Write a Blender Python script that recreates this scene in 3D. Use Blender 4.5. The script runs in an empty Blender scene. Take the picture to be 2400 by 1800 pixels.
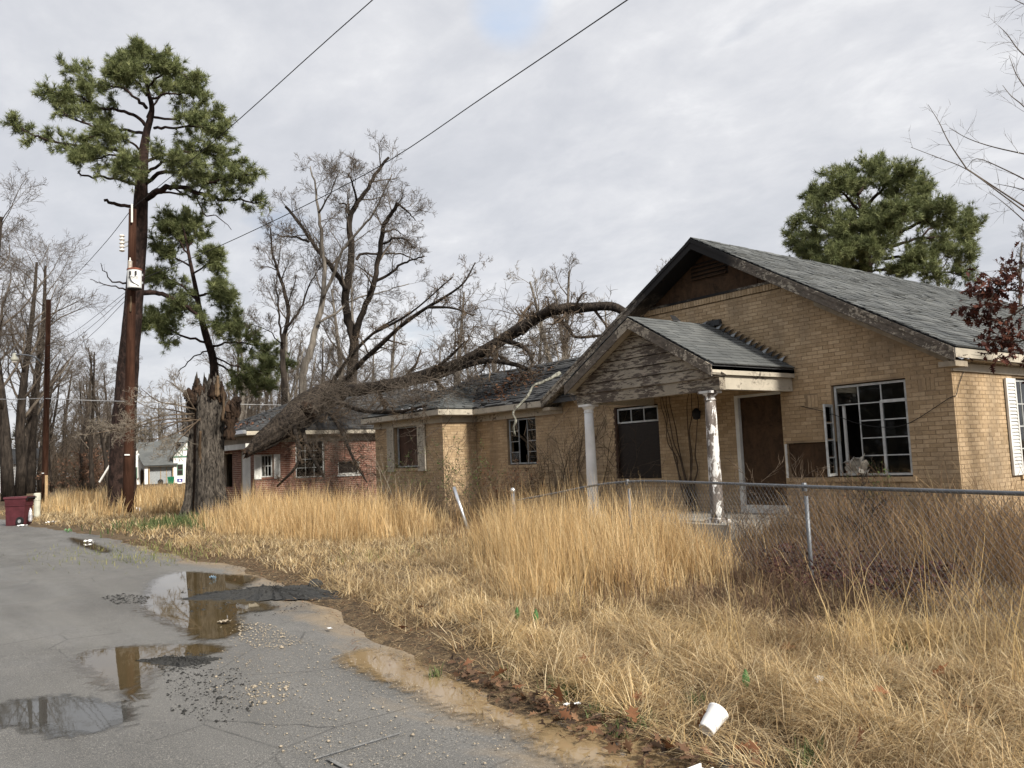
import bpy, bmesh, math, random
import numpy as np
from mathutils import Vector, Matrix
rng = np.random.default_rng(11)
random.seed(11)
scene = bpy.context.scene
R = math.radians
# world frame: x = away from the street towards the houses, y = along the street, z = up
# ---------------------------------------------------------------- camera
EYE = np.array([0., 0., 1.6]); FPX = 1941.5
_p, _r, _h = R(5.157), R(2.357), R(37.887)
_fw0 = np.array([0, math.cos(_p), math.sin(_p)]); _up0 = np.array([0, -math.sin(_p), math.cos(_p)]); _rt0 = np.array([1., 0, 0])
_r0 = math.cos(_r)*_rt0 - math.sin(_r)*_up0; _u0 = math.sin(_r)*_rt0 + math.cos(_r)*_up0
def _fr(v):
    return np.array([v[0]*math.cos(_h)+v[1]*math.sin(_h), -v[0]*math.sin(_h)+v[1]*math.cos(_h), v[2]])
FW, RT, UP = _fr(_fw0), _fr(_r0), _fr(_u0)
cam_data = bpy.data.cameras.new('camera'); cam = bpy.data.objects.new('camera', cam_data)
scene.collection.objects.link(cam); scene.camera = cam
cam_data.sensor_width = 36.0; cam_data.lens = FPX/2400*36; cam_data.clip_start = .05; cam_data.clip_end = 2000
_m = Matrix.Identity(4)
for _i in range(3):
    _m[_i][0], _m[_i][1], _m[_i][2], _m[_i][3] = RT[_i], UP[_i], -FW[_i], EYE[_i]
cam.matrix_world = _m
# ---------------------------------------------------------------- light
SUN_DIR = np.array([0.02, -0.80, 0.58]); SUN_DIR /= np.linalg.norm(SUN_DIR)     # towards the sun
sun_data = bpy.data.lights.new('sun', 'SUN'); sun_data.energy = 2.5; sun_data.angle = R(8); sun_data.color = (1, .93, .82)
sun = bpy.data.objects.new('sun', sun_data); scene.collection.objects.link(sun)
sun.rotation_euler = Vector(SUN_DIR).to_track_quat('Z', 'Y').to_euler(); sun.location = (0, -20, 30)
world = bpy.data.worlds.new('World'); scene.world = world; world.use_nodes = True
def build_sky():
    nt = world.node_tree; N = nt.nodes; L = nt.links; N.clear()
    out = N.new('ShaderNodeOutputWorld'); bg = N.new('ShaderNodeBackground'); L.new(bg.outputs[0], out.inputs[0])
    sky = N.new('ShaderNodeTexSky'); sky.sky_type = 'NISHITA'; sky.sun_disc = False
    sky.sun_elevation = math.asin(SUN_DIR[2]); sky.sun_rotation = math.atan2(SUN_DIR[0], SUN_DIR[1])
    sk = N.new('ShaderNodeVectorMath'); sk.operation = 'SCALE'; sk.inputs[3].default_value = .09; L.new(sky.outputs[0], sk.inputs[0])
    tc = N.new('ShaderNodeTexCoord'); sp = N.new('ShaderNodeSeparateXYZ'); L.new(tc.outputs['Generated'], sp.inputs[0])
    def math_(op, a, b):
        n = N.new('ShaderNodeMath'); n.operation = op
        for i, v in enumerate((a, b)):
            if isinstance(v, (int, float)): n.inputs[i].default_value = v
            else: L.new(v, n.inputs[i])
        return n.outputs[0]
    zc = math_('ADD', math_('MAXIMUM', sp.outputs[2], 0.0), .22)
    cb = N.new('ShaderNodeCombineXYZ'); L.new(math_('DIVIDE', sp.outputs[0], zc), cb.inputs[0]); L.new(math_('DIVIDE', sp.outputs[1], zc), cb.inputs[1])
    def noise(sc, det, rough, dist, vec=None, off=0):
        m = N.new('ShaderNodeMapping'); L.new(cb.outputs[0], m.inputs[0]); m.inputs['Location'].default_value = (off, off*.7, off); m.inputs['Rotation'].default_value = (0, 0, R(20)); m.inputs['Scale'].default_value = (1.15, .85, 1)
        n = N.new('ShaderNodeTexNoise'); n.inputs['Scale'].default_value = sc; n.inputs['Detail'].default_value = det; n.inputs['Roughness'].default_value = rough; n.inputs['Distortion'].default_value = dist
        L.new(m.outputs[0], n.inputs['Vector']); return n.outputs[0]
    big = noise(.9, 4, .5, .3, off=3.1); fine = noise(3.8, 6, .6, .25, off=1.3); third = noise(10, 5, .6, .3, off=7)
    v = math_('ADD', math_('ADD', math_('MULTIPLY', big, .55), math_('MULTIPLY', fine, .45)), math_('MULTIPLY', math_('SUBTRACT', third, .5), .16))
    cr = N.new('ShaderNodeValToRGB'); L.new(v, cr.inputs[0]); e = cr.color_ramp.elements
    e[0].position = .34; e[0].color = (.53, .545, .585, 1); e[1].position = .66; e[1].color = (.84, .84, .85, 1)
    x = cr.color_ramp.elements.new(.47); x.color = (.61, .62, .655, 1); x = cr.color_ramp.elements.new(.56); x.color = (.69, .695, .72, 1)
    gap = N.new('ShaderNodeMapRange'); gap.inputs[1].default_value = .66; gap.inputs[2].default_value = .80; gap.inputs[3].default_value = .93; gap.inputs[4].default_value = .35
    L.new(noise(2.3, 4, .5, .2, off=5.4), gap.inputs[0])
    mx = N.new('ShaderNodeMix'); mx.data_type = 'RGBA'; L.new(gap.outputs[0], mx.inputs[0]); L.new(sk.outputs[0], mx.inputs[6]); L.new(cr.outputs[0], mx.inputs[7])
    # small break in the overcast high in front
    dt = N.new('ShaderNodeVectorMath'); dt.operation = 'DOT_PRODUCT'; g_ = FW+(1195-1200)/FPX*RT-(15-900)/FPX*UP; g_ = g_/np.linalg.norm(g_); L.new(tc.outputs['Generated'], dt.inputs[0]); dt.inputs[1].default_value = tuple(g_)
    sm = N.new('ShaderNodeMapRange'); sm.interpolation_type = 'SMOOTHSTEP'; sm.inputs[1].default_value = .9986; sm.inputs[2].default_value = 1.; L.new(dt.outputs['Value'], sm.inputs[0])
    hole = math_('MULTIPLY', sm.outputs[0], math_('MULTIPLY', noise(6, 5, .6, .4, off=2.2), 1.3)); mx2 = N.new('ShaderNodeMix'); mx2.data_type = 'RGBA'; L.new(hole, mx2.inputs[0]); L.new(mx.outputs[2], mx2.inputs[6]); mx2.inputs[7].default_value = (.45, .56, .74, 1); mx = mx2
    L.new(mx.outputs[2], bg.inputs[0]); bg.inputs[1].default_value = .50
build_sky()
scene.view_settings.view_transform = 'Standard'; scene.view_settings.look = 'None'; scene.view_settings.gamma = 1.0
scene.view_settings.exposure = 1.26; scene.view_settings.use_curve_mapping = False
scene.cycles.max_bounces = 4; scene.cycles.diffuse_bounces = 2; scene.cycles.glossy_bounces = 2; scene.cycles.transmission_bounces = 2; scene.cycles.transparent_max_bounces = 8
scene.cycles.use_adaptive_sampling = True; scene.cycles.adaptive_threshold = .015
scene.cycles.use_denoising = True
# ---------------------------------------------------------------- photo geometry helpers (a sight line meets a real plane)
def ray(x, y): return FW + (x-1200)/FPX*RT - (y-900)/FPX*UP
def at(x, y, d): return EYE + d*ray(x, y)
def onX(x, y, X): v = ray(x, y); return EYE + v*(X/v[0])
def onY(x, y, Y): v = ray(x, y); return EYE + v*(Y/v[1])
def onZ(x, y, Z): v = ray(x, y); return EYE + v*((Z-EYE[2])/v[2])
def pj(P):
    P = np.asarray(P, float)-EYE; z = P@FW
    return np.stack([1200+FPX*(P@RT)/z, 900-FPX*(P@UP)/z], -1)
# ---------------------------------------------------------------- mesh helpers
COL = scene.collection
class MB:
    def __init__(s): s.v = []; s.f = []
    def add(s, v, f):
        n = len(s.v); s.v += [tuple(map(float, p)) for p in v]; s.f += [tuple(i+n for i in q) for q in f]; return s
    def box(s, x0, x1, y0, y1, z0, z1):
        return s.add([(x0,y0,z0),(x1,y0,z0),(x1,y1,z0),(x0,y1,z0),(x0,y0,z1),(x1,y0,z1),(x1,y1,z1),(x0,y1,z1)],
                     [(0,3,2,1),(4,5,6,7),(0,1,5,4),(1,2,6,5),(2,3,7,6),(3,0,4,7)])
    def prism(s, poly, vec):
        n = len(poly); p = [np.array(q, float) for q in poly]; w = np.array(vec, float)
        nn = sum((np.cross(p[i]-p[0], p[i+1]-p[0]) for i in range(1, n-1)), np.zeros(3))
        if nn@w > 0: p = p[::-1]
        return s.add(p+[q+w for q in p], [tuple(range(n)), tuple(range(2*n-1, n-1, -1))]+[(i, i+n, (i+1) % n+n, (i+1) % n) for i in range(n)])
    def bar(s, a, b, w, h, up=(0, 0, 1)):
        a, b, up = np.array(a, float), np.array(b, float), np.array(up, float)
        d = b-a; d /= np.linalg.norm(d); e = np.cross(d, up); e /= np.linalg.norm(e); u = np.cross(e, d)
        q = [a-e*w/2-u*h/2, a+e*w/2-u*h/2, a+e*w/2+u*h/2, a-e*w/2+u*h/2]
        return s.prism(q, b-a)
    def lathe(s, base, prof, n=16, axis=(0, 0, 1)):
        ax = Vector(axis).normalized(); q = Vector((0, 0, 1)).rotation_difference(ax)
        v = []; f = []
        for r, z in prof:
            for k in range(n):
                t = 2*math.pi*k/n; w = q @ Vector((r*math.cos(t), r*math.sin(t), z)); v.append((base[0]+w.x, base[1]+w.y, base[2]+w.z))
        m = len(prof)
        for j in range(m-1):
            for k in range(n): f.append((j*n+k, j*n+(k+1) % n, (j+1)*n+(k+1) % n, (j+1)*n+k))
        f.append(tuple(range(n-1, -1, -1))); f.append(tuple((m-1)*n+k for k in range(n)))
        return s.add(v, f)
    def sheet(s, grid):
        g = np.array(grid, float); a, b = g.shape[:2]
        return s.add(g.reshape(-1, 3), [(i*b+j, i*b+j+1, (i+1)*b+j+1, (i+1)*b+j) for i in range(a-1) for j in range(b-1)])
def np_mesh(name, V, F, col=None, flat=False):
    """F: list of int arrays (n,k)"""
    me = bpy.data.meshes.new(name); V = np.asarray(V, np.float32); me.vertices.add(len(V)); me.vertices.foreach_set('co', V.ravel())
    F = [np.asarray(f, np.int32) for f in F if len(f)]
    tot = np.concatenate([np.full(len(f), f.shape[1], np.int32) for f in F]); idx = np.concatenate([f.ravel() for f in F])
    st = np.zeros(len(tot), np.int32); st[1:] = np.cumsum(tot)[:-1]
    me.loops.add(len(idx)); me.loops.foreach_set('vertex_index', idx)
    me.polygons.add(len(tot)); me.polygons.foreach_set('loop_start', st); me.polygons.foreach_set('loop_total', tot)
    if col is not None:
        c = np.ones((len(V), 4), np.float32); c[:, :3] = col
        at_ = me.attributes.new('col', 'FLOAT_COLOR', 'POINT'); at_.data.foreach_set('color', c.ravel())
    me.update(calc_edges=True); me.validate()
    if flat: me.shade_flat()
    return me
def link(o, parent=None):
    COL.objects.link(o)
    if parent is not None:
        o.parent = parent; o.matrix_parent_inverse = WM[parent.name].inverted()
    WM[o.name] = Matrix.Translation(o.location)
    return o
WM = {}
def obj(name, mb, mat, parent=None, origin=None, smooth=False):
    if isinstance(mb, MB):
        me = bpy.data.meshes.new(name); me.from_pydata(mb.v, [], mb.f); me.update()
    else: me = mb
    if origin is not None: me.transform(Matrix.Translation(-Vector(origin)))
    if me.materials: me.materials.clear()
    me.materials.append(mat)
    if smooth: me.polygons.foreach_set('use_smooth', [True]*len(me.polygons))
    o = bpy.data.objects.new(name, me)
    if origin is not None: o.location = origin
    return link(o, parent)
def thing(name, label, cat, loc, group=None):
    o = bpy.data.objects.new(name, None); o.location = Vector([float(c) for c in loc]); o.empty_display_size = .2
    link(o); return tag(o, label, cat, group)
def tag(o, label, cat, group=None):
    o['label'] = label; o['category'] = cat
    if group: o['group'] = group
    return o
def kind(o, k, label=None):
    o['kind'] = k
    if label: o['label'] = label
    return o
def copy_thing(root, loc, rz=0, sc=1., label=None):
    r = root.copy(); COL.objects.link(r); r.location = loc; r.rotation_euler = (0, 0, rz); r.scale = (sc, sc, sc)
    if label: r['label'] = label
    for ch in root.children:
        c = ch.copy(); COL.objects.link(c); c.parent = r
    return r
def tubes(polys, n):
    """polys: list of (pts k,3 ; radii k) -> V, [quads, caps]"""
    by = {}
    for p, r in polys: by.setdefault(len(p), []).append((p, r))
    V = []; Q = []; T = []; off = 0
    for k, it in by.items():
        P = np.array([i[0] for i in it], float); Rr = np.array([i[1] for i in it], float); m = len(it)
        tg = np.empty_like(P); tg[:, 1:-1] = P[:, 2:]-P[:, :-2]; tg[:, 0] = P[:, 1]-P[:, 0]; tg[:, -1] = P[:, -1]-P[:, -2]
        tg /= np.linalg.norm(tg, axis=2, keepdims=True)+1e-9
        av = tg.mean(1); ax = np.eye(3)[np.argmin(np.abs(av), axis=1)][:, None, :].repeat(k, 1)
        u = np.cross(tg, ax); u /= np.linalg.norm(u, axis=2, keepdims=True)+1e-9; w = np.cross(tg, u)
        th = np.arange(n)*2*np.pi/n
        ring = P[:, :, None]+Rr[:, :, None, None]*(np.cos(th)[None, None, :, None]*u[:, :, None]+np.sin(th)[None, None, :, None]*w[:, :, None])
        V.append(ring.reshape(-1, 3))
        ii = (off+np.arange(m)[:, None, None]*k*n+np.arange(k-1)[None, :, None]*n+np.arange(n)[None, None, :]); jn = (np.arange(n)+1) % n-np.arange(n)
        Q.append(np.stack([ii, ii+jn, ii+jn+n, ii+n], -1).reshape(-1, 4))
        if n > 4: T.append(off+np.arange(m)[:, None]*k*n+(k-1)*n+np.arange(n)[None]); T.append(off+np.arange(m)[:, None]*k*n+np.arange(n)[::-1][None])
        off += m*k*n
    return np.concatenate(V), [np.concatenate(Q)]+T
def tube_mesh(name, groups):
    """groups: list of (polys, sides)"""
    V = []; F = []; off = 0
    for polys, n in groups:
        if not polys: continue
        v, f = tubes(polys, n); V.append(v); F += [q+off for q in f]; off += len(v)
    return np_mesh(name, np.concatenate(V), F)
def smooth_path(pts, m=6):
    """Catmull-Rom through k points -> denser path"""
    P = np.array(pts, float); k = len(P); Q = np.vstack([2*P[0]-P[1], P, 2*P[-1]-P[-2]]); o = []
    for i in range(k-1):
        a, b, c, d = Q[i:i+4]
        for t in np.linspace(0, 1, m, endpoint=False):
            o.append(.5*((2*b)+(c-a)*t+(2*a-5*b+4*c-d)*t*t+(3*b-a-3*c+d)*t**3))
    o.append(P[-1]); return np.array(o)
# ---------------------------------------------------------------- material helpers
class NT:
    def __init__(s, name, rough=.8, spec=.3):
        s.m = bpy.data.materials.new(name); s.m.use_nodes = True; s.t = s.m.node_tree; s.N = s.t.nodes; s.b = s.N['Principled BSDF']
        s.b.inputs['Roughness'].default_value = rough; s.b.inputs['Specular IOR Level'].default_value = spec; s._o = None
    def L(s, a, b): s.t.links.new(a, b)
    def put(s, sock, v):
        if isinstance(v, (int, float)): sock.default_value = v
        elif isinstance(v, tuple): sock.default_value = v if len(v) == 4 or sock.type == 'VECTOR' else (*v, 1)
        else: s.L(v, sock)
    def co(s, scale=(1, 1, 1), kind='Object'):
        if s._o is None: s._o = s.N.new('ShaderNodeTexCoord')
        m = s.N.new('ShaderNodeMapping'); m.inputs['Scale'].default_value = scale; s.L(s._o.outputs[kind], m.inputs[0]); return m.outputs[0]
    def pos(s, scale=(1, 1, 1)):
        g = s.N.new('ShaderNodeNewGeometry'); m = s.N.new('ShaderNodeMapping'); m.inputs['Scale'].default_value = scale; s.L(g.outputs['Position'], m.inputs[0]); return m.outputs[0]
    def noise(s, vec, sc, det=4, rough=.55, dist=0):
        n = s.N.new('ShaderNodeTexNoise'); s.L(vec, n.inputs['Vector']); n.inputs['Scale'].default_value = sc; n.inputs['Detail'].default_value = det; n.inputs['Roughness'].default_value = rough; n.inputs['Distortion'].default_value = dist; return n.outputs[0]
    def vor(s, vec, sc, out='Distance'):
        n = s.N.new('ShaderNodeTexVoronoi'); s.L(vec, n.inputs['Vector']); n.inputs['Scale'].default_value = sc; return n.outputs[out]
    def ramp(s, f, stops):
        n = s.N.new('ShaderNodeValToRGB'); s.L(f, n.inputs[0]); e = n.color_ramp.elements
        while len(e) < len(stops): e.new(.5)
        for i, (p, c) in enumerate(stops):
            e[i].position = p; e[i].color = (c, c, c, 1) if isinstance(c, (int, float)) else (*c, 1)
        return n.outputs[0]
    def mix(s, f, a, b, op='MIX'):
        n = s.N.new('ShaderNodeMix'); n.data_type = 'RGBA'; n.blend_type = op; s.put(n.inputs[0], f); s.put(n.inputs[6], a); s.put(n.inputs[7], b); return n.outputs[2]
    def math(s, op, a, b=0.):
        n = s.N.new('ShaderNodeMath'); n.operation = op; s.put(n.inputs[0], a); s.put(n.inputs[1], b); return n.outputs[0]
    def rnd(s):
        o = s.N.new('ShaderNodeObjectInfo'); g = s.N.new('ShaderNodeNewGeometry')
        return s.math('FRACT', s.math('ADD', o.outputs['Random'], g.outputs['Random Per Island']))
    def attr(s, name='col'):
        n = s.N.new('ShaderNodeAttribute'); n.attribute_name = name; return n
    def base(s, c): s.put(s.b.inputs['Base Color'], c); return s
    def rough(s, v): s.put(s.b.inputs['Roughness'], v); return s
    def bump(s, h, st=.4, dist=.02):
        n = s.N.new('ShaderNodeBump'); n.inputs['Strength'].default_value = st; n.inputs['Distance'].default_value = dist; s.L(h, n.inputs['Height']); s.L(n.outputs[0], s.b.inputs['Normal']); return s
MT = {}
def plain(name, c, rough=.7, var=.25, sc=6., metal=0., spec=.3, bump=0.):
    n = NT(name, rough, spec); v = n.noise(n.pos(), sc, 5, .6)
    n.base(n.mix(n.ramp(v, [(.3, 0.), (.7, 1.)]), tuple(x*(1-var) for x in c), tuple(min(1, x*(1+var)) for x in c))); n.b.inputs['Metallic'].default_value = metal
    if bump: n.bump(v, bump)
    MT[name] = n.m; return n.m
def bark(name, dark, light, sc=5., st=.9, stretch=.22):
    n = NT(name, .92, .15); c = n.pos((1, 1, stretch)); v = n.noise(c, sc, 6, .65, .6); w = n.noise(n.pos(), 1.3, 3)
    col = n.mix(n.ramp(v, [(.38, 0.), (.62, 1.)]), dark, light); n.base(n.mix(n.ramp(w, [(.42, 0.), (.66, .55)]), col, tuple(x*.6 for x in dark)))
    n.bump(v, st, .05); MT[name] = n.m
def attr_mat(name, rough=.75, trans=0., noise_amt=.0, spec=.2):
    n = NT(name, rough, spec); a = n.attr(); n.base(a.outputs['Color'])
    if trans:
        tl = n.N.new('ShaderNodeBsdfTranslucent'); ms = n.N.new('ShaderNodeMixShader'); ms.inputs[0].default_value = trans; n.L(a.outputs['Color'], tl.inputs[0]); n.L(n.b.outputs[0], ms.inputs[1]); n.L(tl.outputs[0], ms.inputs[2]); n.L(ms.outputs[0], n.N['Material Output'].inputs[0])
    MT[name] = n.m
def peel(name, paint, wood, lo, hi, sc=(1, 1, 1), char=False, fr=9.):
    n = NT(name, .75, .3); c = n.pos(sc); a = n.noise(c, fr, 9, .70, .35); b = n.noise(n.pos(), 1.1, 4, .6)
    f = n.math('ADD', n.math('MULTIPLY', a, .65), n.math('MULTIPLY', b, .45))
    wd = n.mix(n.ramp(n.noise(n.pos((sc[0]*1.5, sc[1]*1.5, sc[2]*1.5)), 14, 6, .7), [(.35, 0.), (.65, 1.)]), tuple(x*.45 for x in wood), wood)
    pt = n.mix(n.ramp(n.noise(n.pos(), 2.2, 5, .6), [(.35, 0.), (.7, 1.)]), tuple(x*.72 for x in paint), paint)
    m = n.ramp(f, [(lo, 0.), (hi, 1.)]); col = n.mix(m, pt, wd)
    if char:
        g = n.N.new('ShaderNodeNewGeometry'); d = n.N.new('ShaderNodeVectorMath'); d.operation = 'DISTANCE'; n.L(g.outputs['Position'], d.inputs[0]); d.inputs[1].default_value = (12.6, 10.7, 5.6)
        q = n.math('ADD', n.math('MULTIPLY', d.outputs['Value'], .4), n.math('MULTIPLY', n.noise(n.pos(), 2.5, 5, .65), .5))
        col = n.mix(n.ramp(q, [(.72, 1.), (.98, 0.)]), col, (.012, .011, .011))
    n.base(col); n.bump(m, -.5, .006); MT[name] = n.m
# ---- the materials
def build_materials():
    def brick(name, a, b, c):
        n = NT(name, .85, .25); r = n.rnd(); col = n.ramp(r, [(0., a), (.5, b), (1., c)])
        v = n.noise(n.pos(), 22, 5, .65); w = n.noise(n.pos((1, 1, .45)), 1.0, 5, .6)
        col = n.mix(.55, col, n.mix(n.ramp(v, [(.25, 0.), (.75, 1.)]), (.55, .55, .55), (1.2, 1.2, 1.2)), 'MULTIPLY')
        col = n.mix(n.ramp(w, [(.50, 0.), (.68, .75)]), col, n.mix(.65, col, (.09, .08, .065)))
        n.base(col); n.bump(v, .3, .004); MT[name] = n.m
    brick('brick_tan', (.39, .28, .165), (.46, .335, .205), (.53, .395, .25))
    brick('brick_red', (.16, .072, .052), (.22, .10, .072), (.30, .15, .11))
    plain('mortar_tan', (.30, .22, .14), .95, .3, 3); plain('mortar_pale', (.50, .42, .34), .95, .3, 3)
    def shing(name, a, b):
        n = NT(name, .9, .2); r = n.rnd(); v = n.noise(n.pos(), 60, 3, .7); w = n.noise(n.pos((1, 1, 1)), .9, 5, .65, .8)
        col = n.mix(r, a, b); col = n.mix(n.ramp(w, [(.35, 0.), (.7, .7)]), col, tuple(x*.55 for x in a)); col = n.mix(.5, col, n.mix(v, (.3, .3, .3), (1.6, 1.6, 1.6)), 'MULTIPLY')
        n.base(col); n.bump(v, .3, .004); MT[name] = n.m
    shing('shingle_grey', (.105, .112, .113), (.165, .172, .17)); shing('shingle_dark', (.05, .052, .055), (.095, .097, .10))
    peel('paint_cream', (.54, .49, .40), (.17, .145, .12), .60, .67, (1, 1, 1)); peel('paint_siding', (.38, .335, .265), (.13, .105, .085), .525, .56, (1, .30, 1.5), fr=16.)
    peel('paint_rake', (.46, .41, .33), (.16, .135, .11), .485, .515, (1, .6, .9), True, 20.)
    peel('paint_column', (.86, .86, .85), (.22, .19, .17), .545, .56, (1, 1, .35), fr=10.); peel('paint_column_good', (.86, .86, .85), (.22, .19, .17), .665, .68, (1, 1, .4))
    peel('paint_white', (.78, .78, .75), (.25, .22, .19), .66, .70)
    plain('soffit', (.34, .29, .22), .85); plain('steel_white', (.46, .475, .47), .5, .25, 12); plain('steel_grey', (.30, .32, .33), .55, .3, 12)
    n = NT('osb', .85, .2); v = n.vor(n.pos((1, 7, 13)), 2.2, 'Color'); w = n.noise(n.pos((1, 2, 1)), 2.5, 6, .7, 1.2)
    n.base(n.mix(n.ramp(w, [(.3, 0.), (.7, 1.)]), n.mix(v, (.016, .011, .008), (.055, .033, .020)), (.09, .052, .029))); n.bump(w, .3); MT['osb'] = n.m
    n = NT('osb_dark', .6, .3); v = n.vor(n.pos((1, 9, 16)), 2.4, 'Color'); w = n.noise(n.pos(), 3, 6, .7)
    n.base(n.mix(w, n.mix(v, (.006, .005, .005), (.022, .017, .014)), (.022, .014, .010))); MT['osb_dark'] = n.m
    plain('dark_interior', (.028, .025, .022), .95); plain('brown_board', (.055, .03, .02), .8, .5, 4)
    n = NT('window_glass', .03, .5); N = n.N; mixs = N.new('ShaderNodeMixShader'); tr = N.new('ShaderNodeBsdfTransparent'); gl = N.new('ShaderNodeBsdfGlossy'); gl.inputs['Roughness'].default_value = .04; gl.inputs[0].default_value = (.9, .9, .9, 1)
    fr = N.new('ShaderNodeFresnel'); fr.inputs[0].default_value = 1.5; df = N.new('ShaderNodeBsdfDiffuse'); df.inputs[0].default_value = (.10, .10, .09, 1); m2 = N.new('ShaderNodeMixShader'); m2.inputs[0].default_value = .04; tr.inputs[0].default_value = (.6, .62, .62, 1)
    n.L(tr.outputs[0], m2.inputs[1]); n.L(df.outputs[0], m2.inputs[2]); n.L(fr.outputs[0], mixs.inputs[0]); n.L(m2.outputs[0], mixs.inputs[1]); n.L(gl.outputs[0], mixs.inputs[2]); n.L(mixs.outputs[0], N['Material Output'].inputs[0]); MT['window_glass'] = n.m
    bark('bark_dark', (.016, .013, .011), (.062, .050, .041)); bark('bark_pine', (.013, .009, .008), (.058, .036, .030), 7, 1., .5); bark('bark_grey', (.10, .088, .075), (.24, .215, .185), 6)
    bark('bark_twig', (.075, .06, .048), (.16, .135, .11), 4, .2); bark('twig_pale', (.17, .145, .115), (.30, .26, .21), 4, .2); bark('twig_brown', (.075, .056, .041), (.17, .13, .095), 4, .2)
    bark('fallen_bark', (.011, .009, .008), (.085, .068, .054), 13, 1., .7); bark('lichen_bark', (.07, .062, .05), (.38, .385, .33), 14, .6, 1.); bark('rotten_wood', (.012, .009, .008), (.075, .048, .032), 10, 1., .25); bark('stump_bark', (.013, .011, .010), (.135, .118, .10), 17, 1., .3)
    bark('pole_wood', (.036, .016, .010), (.075, .036, .023), 8, .4, .06); bark('split_wood', (.05, .034, .022), (.20, .14, .09), 9, .9, .1)
    for k, t_ in (('needles', .2), ('grass_blades', .35), ('leaf_scatter', .15), ('green_leaf', .25)): attr_mat(k, trans=t_)
    # asphalt: wet patches, sand washed on along the verge
    n = NT('asphalt', .5, .5); c = n.pos(); g = n.noise(c, 55, 3, .7); s = n.noise(c, 150, 2, .6); w = n.math('ADD', n.math('MULTIPLY', n.noise(n.pos((1, .4, 1)), .8, 6, .62, .8), .6), n.math('MULTIPLY', n.noise(n.pos((1.6, .10, 1)), 1.2, 5, .6), .4)); e = n.attr('edge').outputs['Fac']
    col = n.mix(n.ramp(w, [(.3, 0.), (.7, 1.)]), (.075, .074, .071), (.165, .162, .154)); col = n.mix(n.ramp(s, [(.56, 0.), (.66, .9)]), col, (.34, .32, .285))
    st_ = n.vor(n.mix(.02, c, n.noise(c, 40, 2), 'ADD'), 38); col = n.mix(n.math('MULTIPLY', n.ramp(st_, [(.16, .75), (.30, 0.)]), n.ramp(n.noise(c, 3.1, 4, .6), [(.42, .1), (.62, 1.)])), col, (.30, .285, .26)); col = n.mix(n.math('MULTIPLY', n.ramp(n.vor(c, 27), [(.12, .8), (.26, 0.)]), n.ramp(n.noise(c, 2.3, 4, .6), [(.45, 0.), (.6, 1.)])), col, (.035, .034, .033))
    col = n.mix(.6, col, n.mix(g, (.25, .25, .25), (1.75, 1.75, 1.75)), 'MULTIPLY')
    cr = n.N.new('ShaderNodeTexVoronoi'); cr.feature = 'DISTANCE_TO_EDGE'; cr.inputs['Scale'].default_value = 1.1; n.L(n.mix(.06, c, n.noise(c, 3, 4), 'ADD'), cr.inputs['Vector'])
    ck = n.math('MULTIPLY', n.ramp(cr.outputs['Distance'], [(.0, 1.), (.012, 0.)]), n.ramp(n.noise(c, .6, 3), [(.45, 0.), (.6, 1.)])); col = n.mix(n.math('MULTIPLY', ck, .7), col, (.02, .02, .02))
    sd = n.math('ADD', n.math('MULTIPLY', e, 1.0), n.math('MULTIPLY', n.math('SUBTRACT', n.noise(n.pos((1, .5, 1)), 1.3, 7, .65, .5), .5), 1.5))
    sf = n.ramp(sd, [(.55, 0.), (1.05, .8)]); col = n.mix(sf, col, n.mix(n.noise(c, 20, 5, .7), (.20, .145, .085), (.42, .32, .20)))
    n.base(col); n.rough(n.ramp(n.noise(n.pos((1, .5, 1)), .9, 5, .6, 1.), [(.30, .42), (.55, .72)])); n.bump(n.math('ADD', g, s), .45, .008); n.b.inputs['Specular IOR Level'].default_value = .35; MT['asphalt'] = n.m
    n = NT('tar_crumb', .65, .4); n.base(n.mix(n.noise(n.pos(), 40, 3), (.012, .012, .012), (.05, .05, .048))); n.bump(n.noise(n.pos(), 45, 4, .7), .9, .02); MT['tar_crumb'] = n.m
    # soil with straw litter and mud
    n = NT('soil', .9, .2); c = n.pos(); a = n.noise(c, 1.1, 6, .6, .5); b = n.noise(c, 16, 6, .7); d = n.noise(c, 60, 3, .7)
    col = n.mix(n.ramp(a, [(.35, 0.), (.65, 1.)]), (.085, .056, .032), (.20, .14, .075)); col = n.mix(n.ramp(b, [(.35, 0.), (.68, .8)]), col, (.085, .06, .036)); col = n.mix(n.ramp(d, [(.48, 0.), (.66, .8)]), col, (.36, .27, .16)); col = n.mix(n.ramp(n.noise(c, 7, 6, .75, 1.2), [(.46, 0.), (.58, .8)]), col, (.05, .036, .024))
    n.base(col); n.bump(n.math('ADD', b, d), .6, .04); MT['soil'] = n.m
    def water(name, c1, c2):
        n = NT(name, .02, .5); n.b.inputs['IOR'].default_value = 1.33; a = n.noise(n.pos(), 1.6, 5, .6, .6); n.base(n.mix(a, c1, c2)); n.bump(n.noise(n.pos(), 9, 2), .012, .01)
        f = n.math('ADD', n.attr('rim').outputs['Fac'], n.math('MULTIPLY', n.math('SUBTRACT', n.noise(n.pos(), 9, 6, .68), .5), 1.5)); n.L(n.ramp(f, [(.22, 0.), (.72, 1.)]), n.b.inputs['Alpha']); MT[name] = n.m
    water('muddy_water', (.055, .042, .022), (.11, .08, .04)); water('sandy_water', (.20, .14, .075), (.34, .25, .14)); water('clear_water', (.05, .05, .047), (.08, .078, .07))
    plain('galvanized', (.15, .16, .175), .5, .2, 10, .4, .5); plain('galvanized_bright', (.66, .68, .70), .3, .15, 10, .85, .5)
    plain('maroon_plastic', (.085, .022, .028), .55, .25, 5); plain('black_rubber', (.018, .018, .019), .6); plain('green_plastic', (.006, .13, .06), .5, .2); plain('foam_white', (.86, .86, .85), .6, .04)
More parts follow.
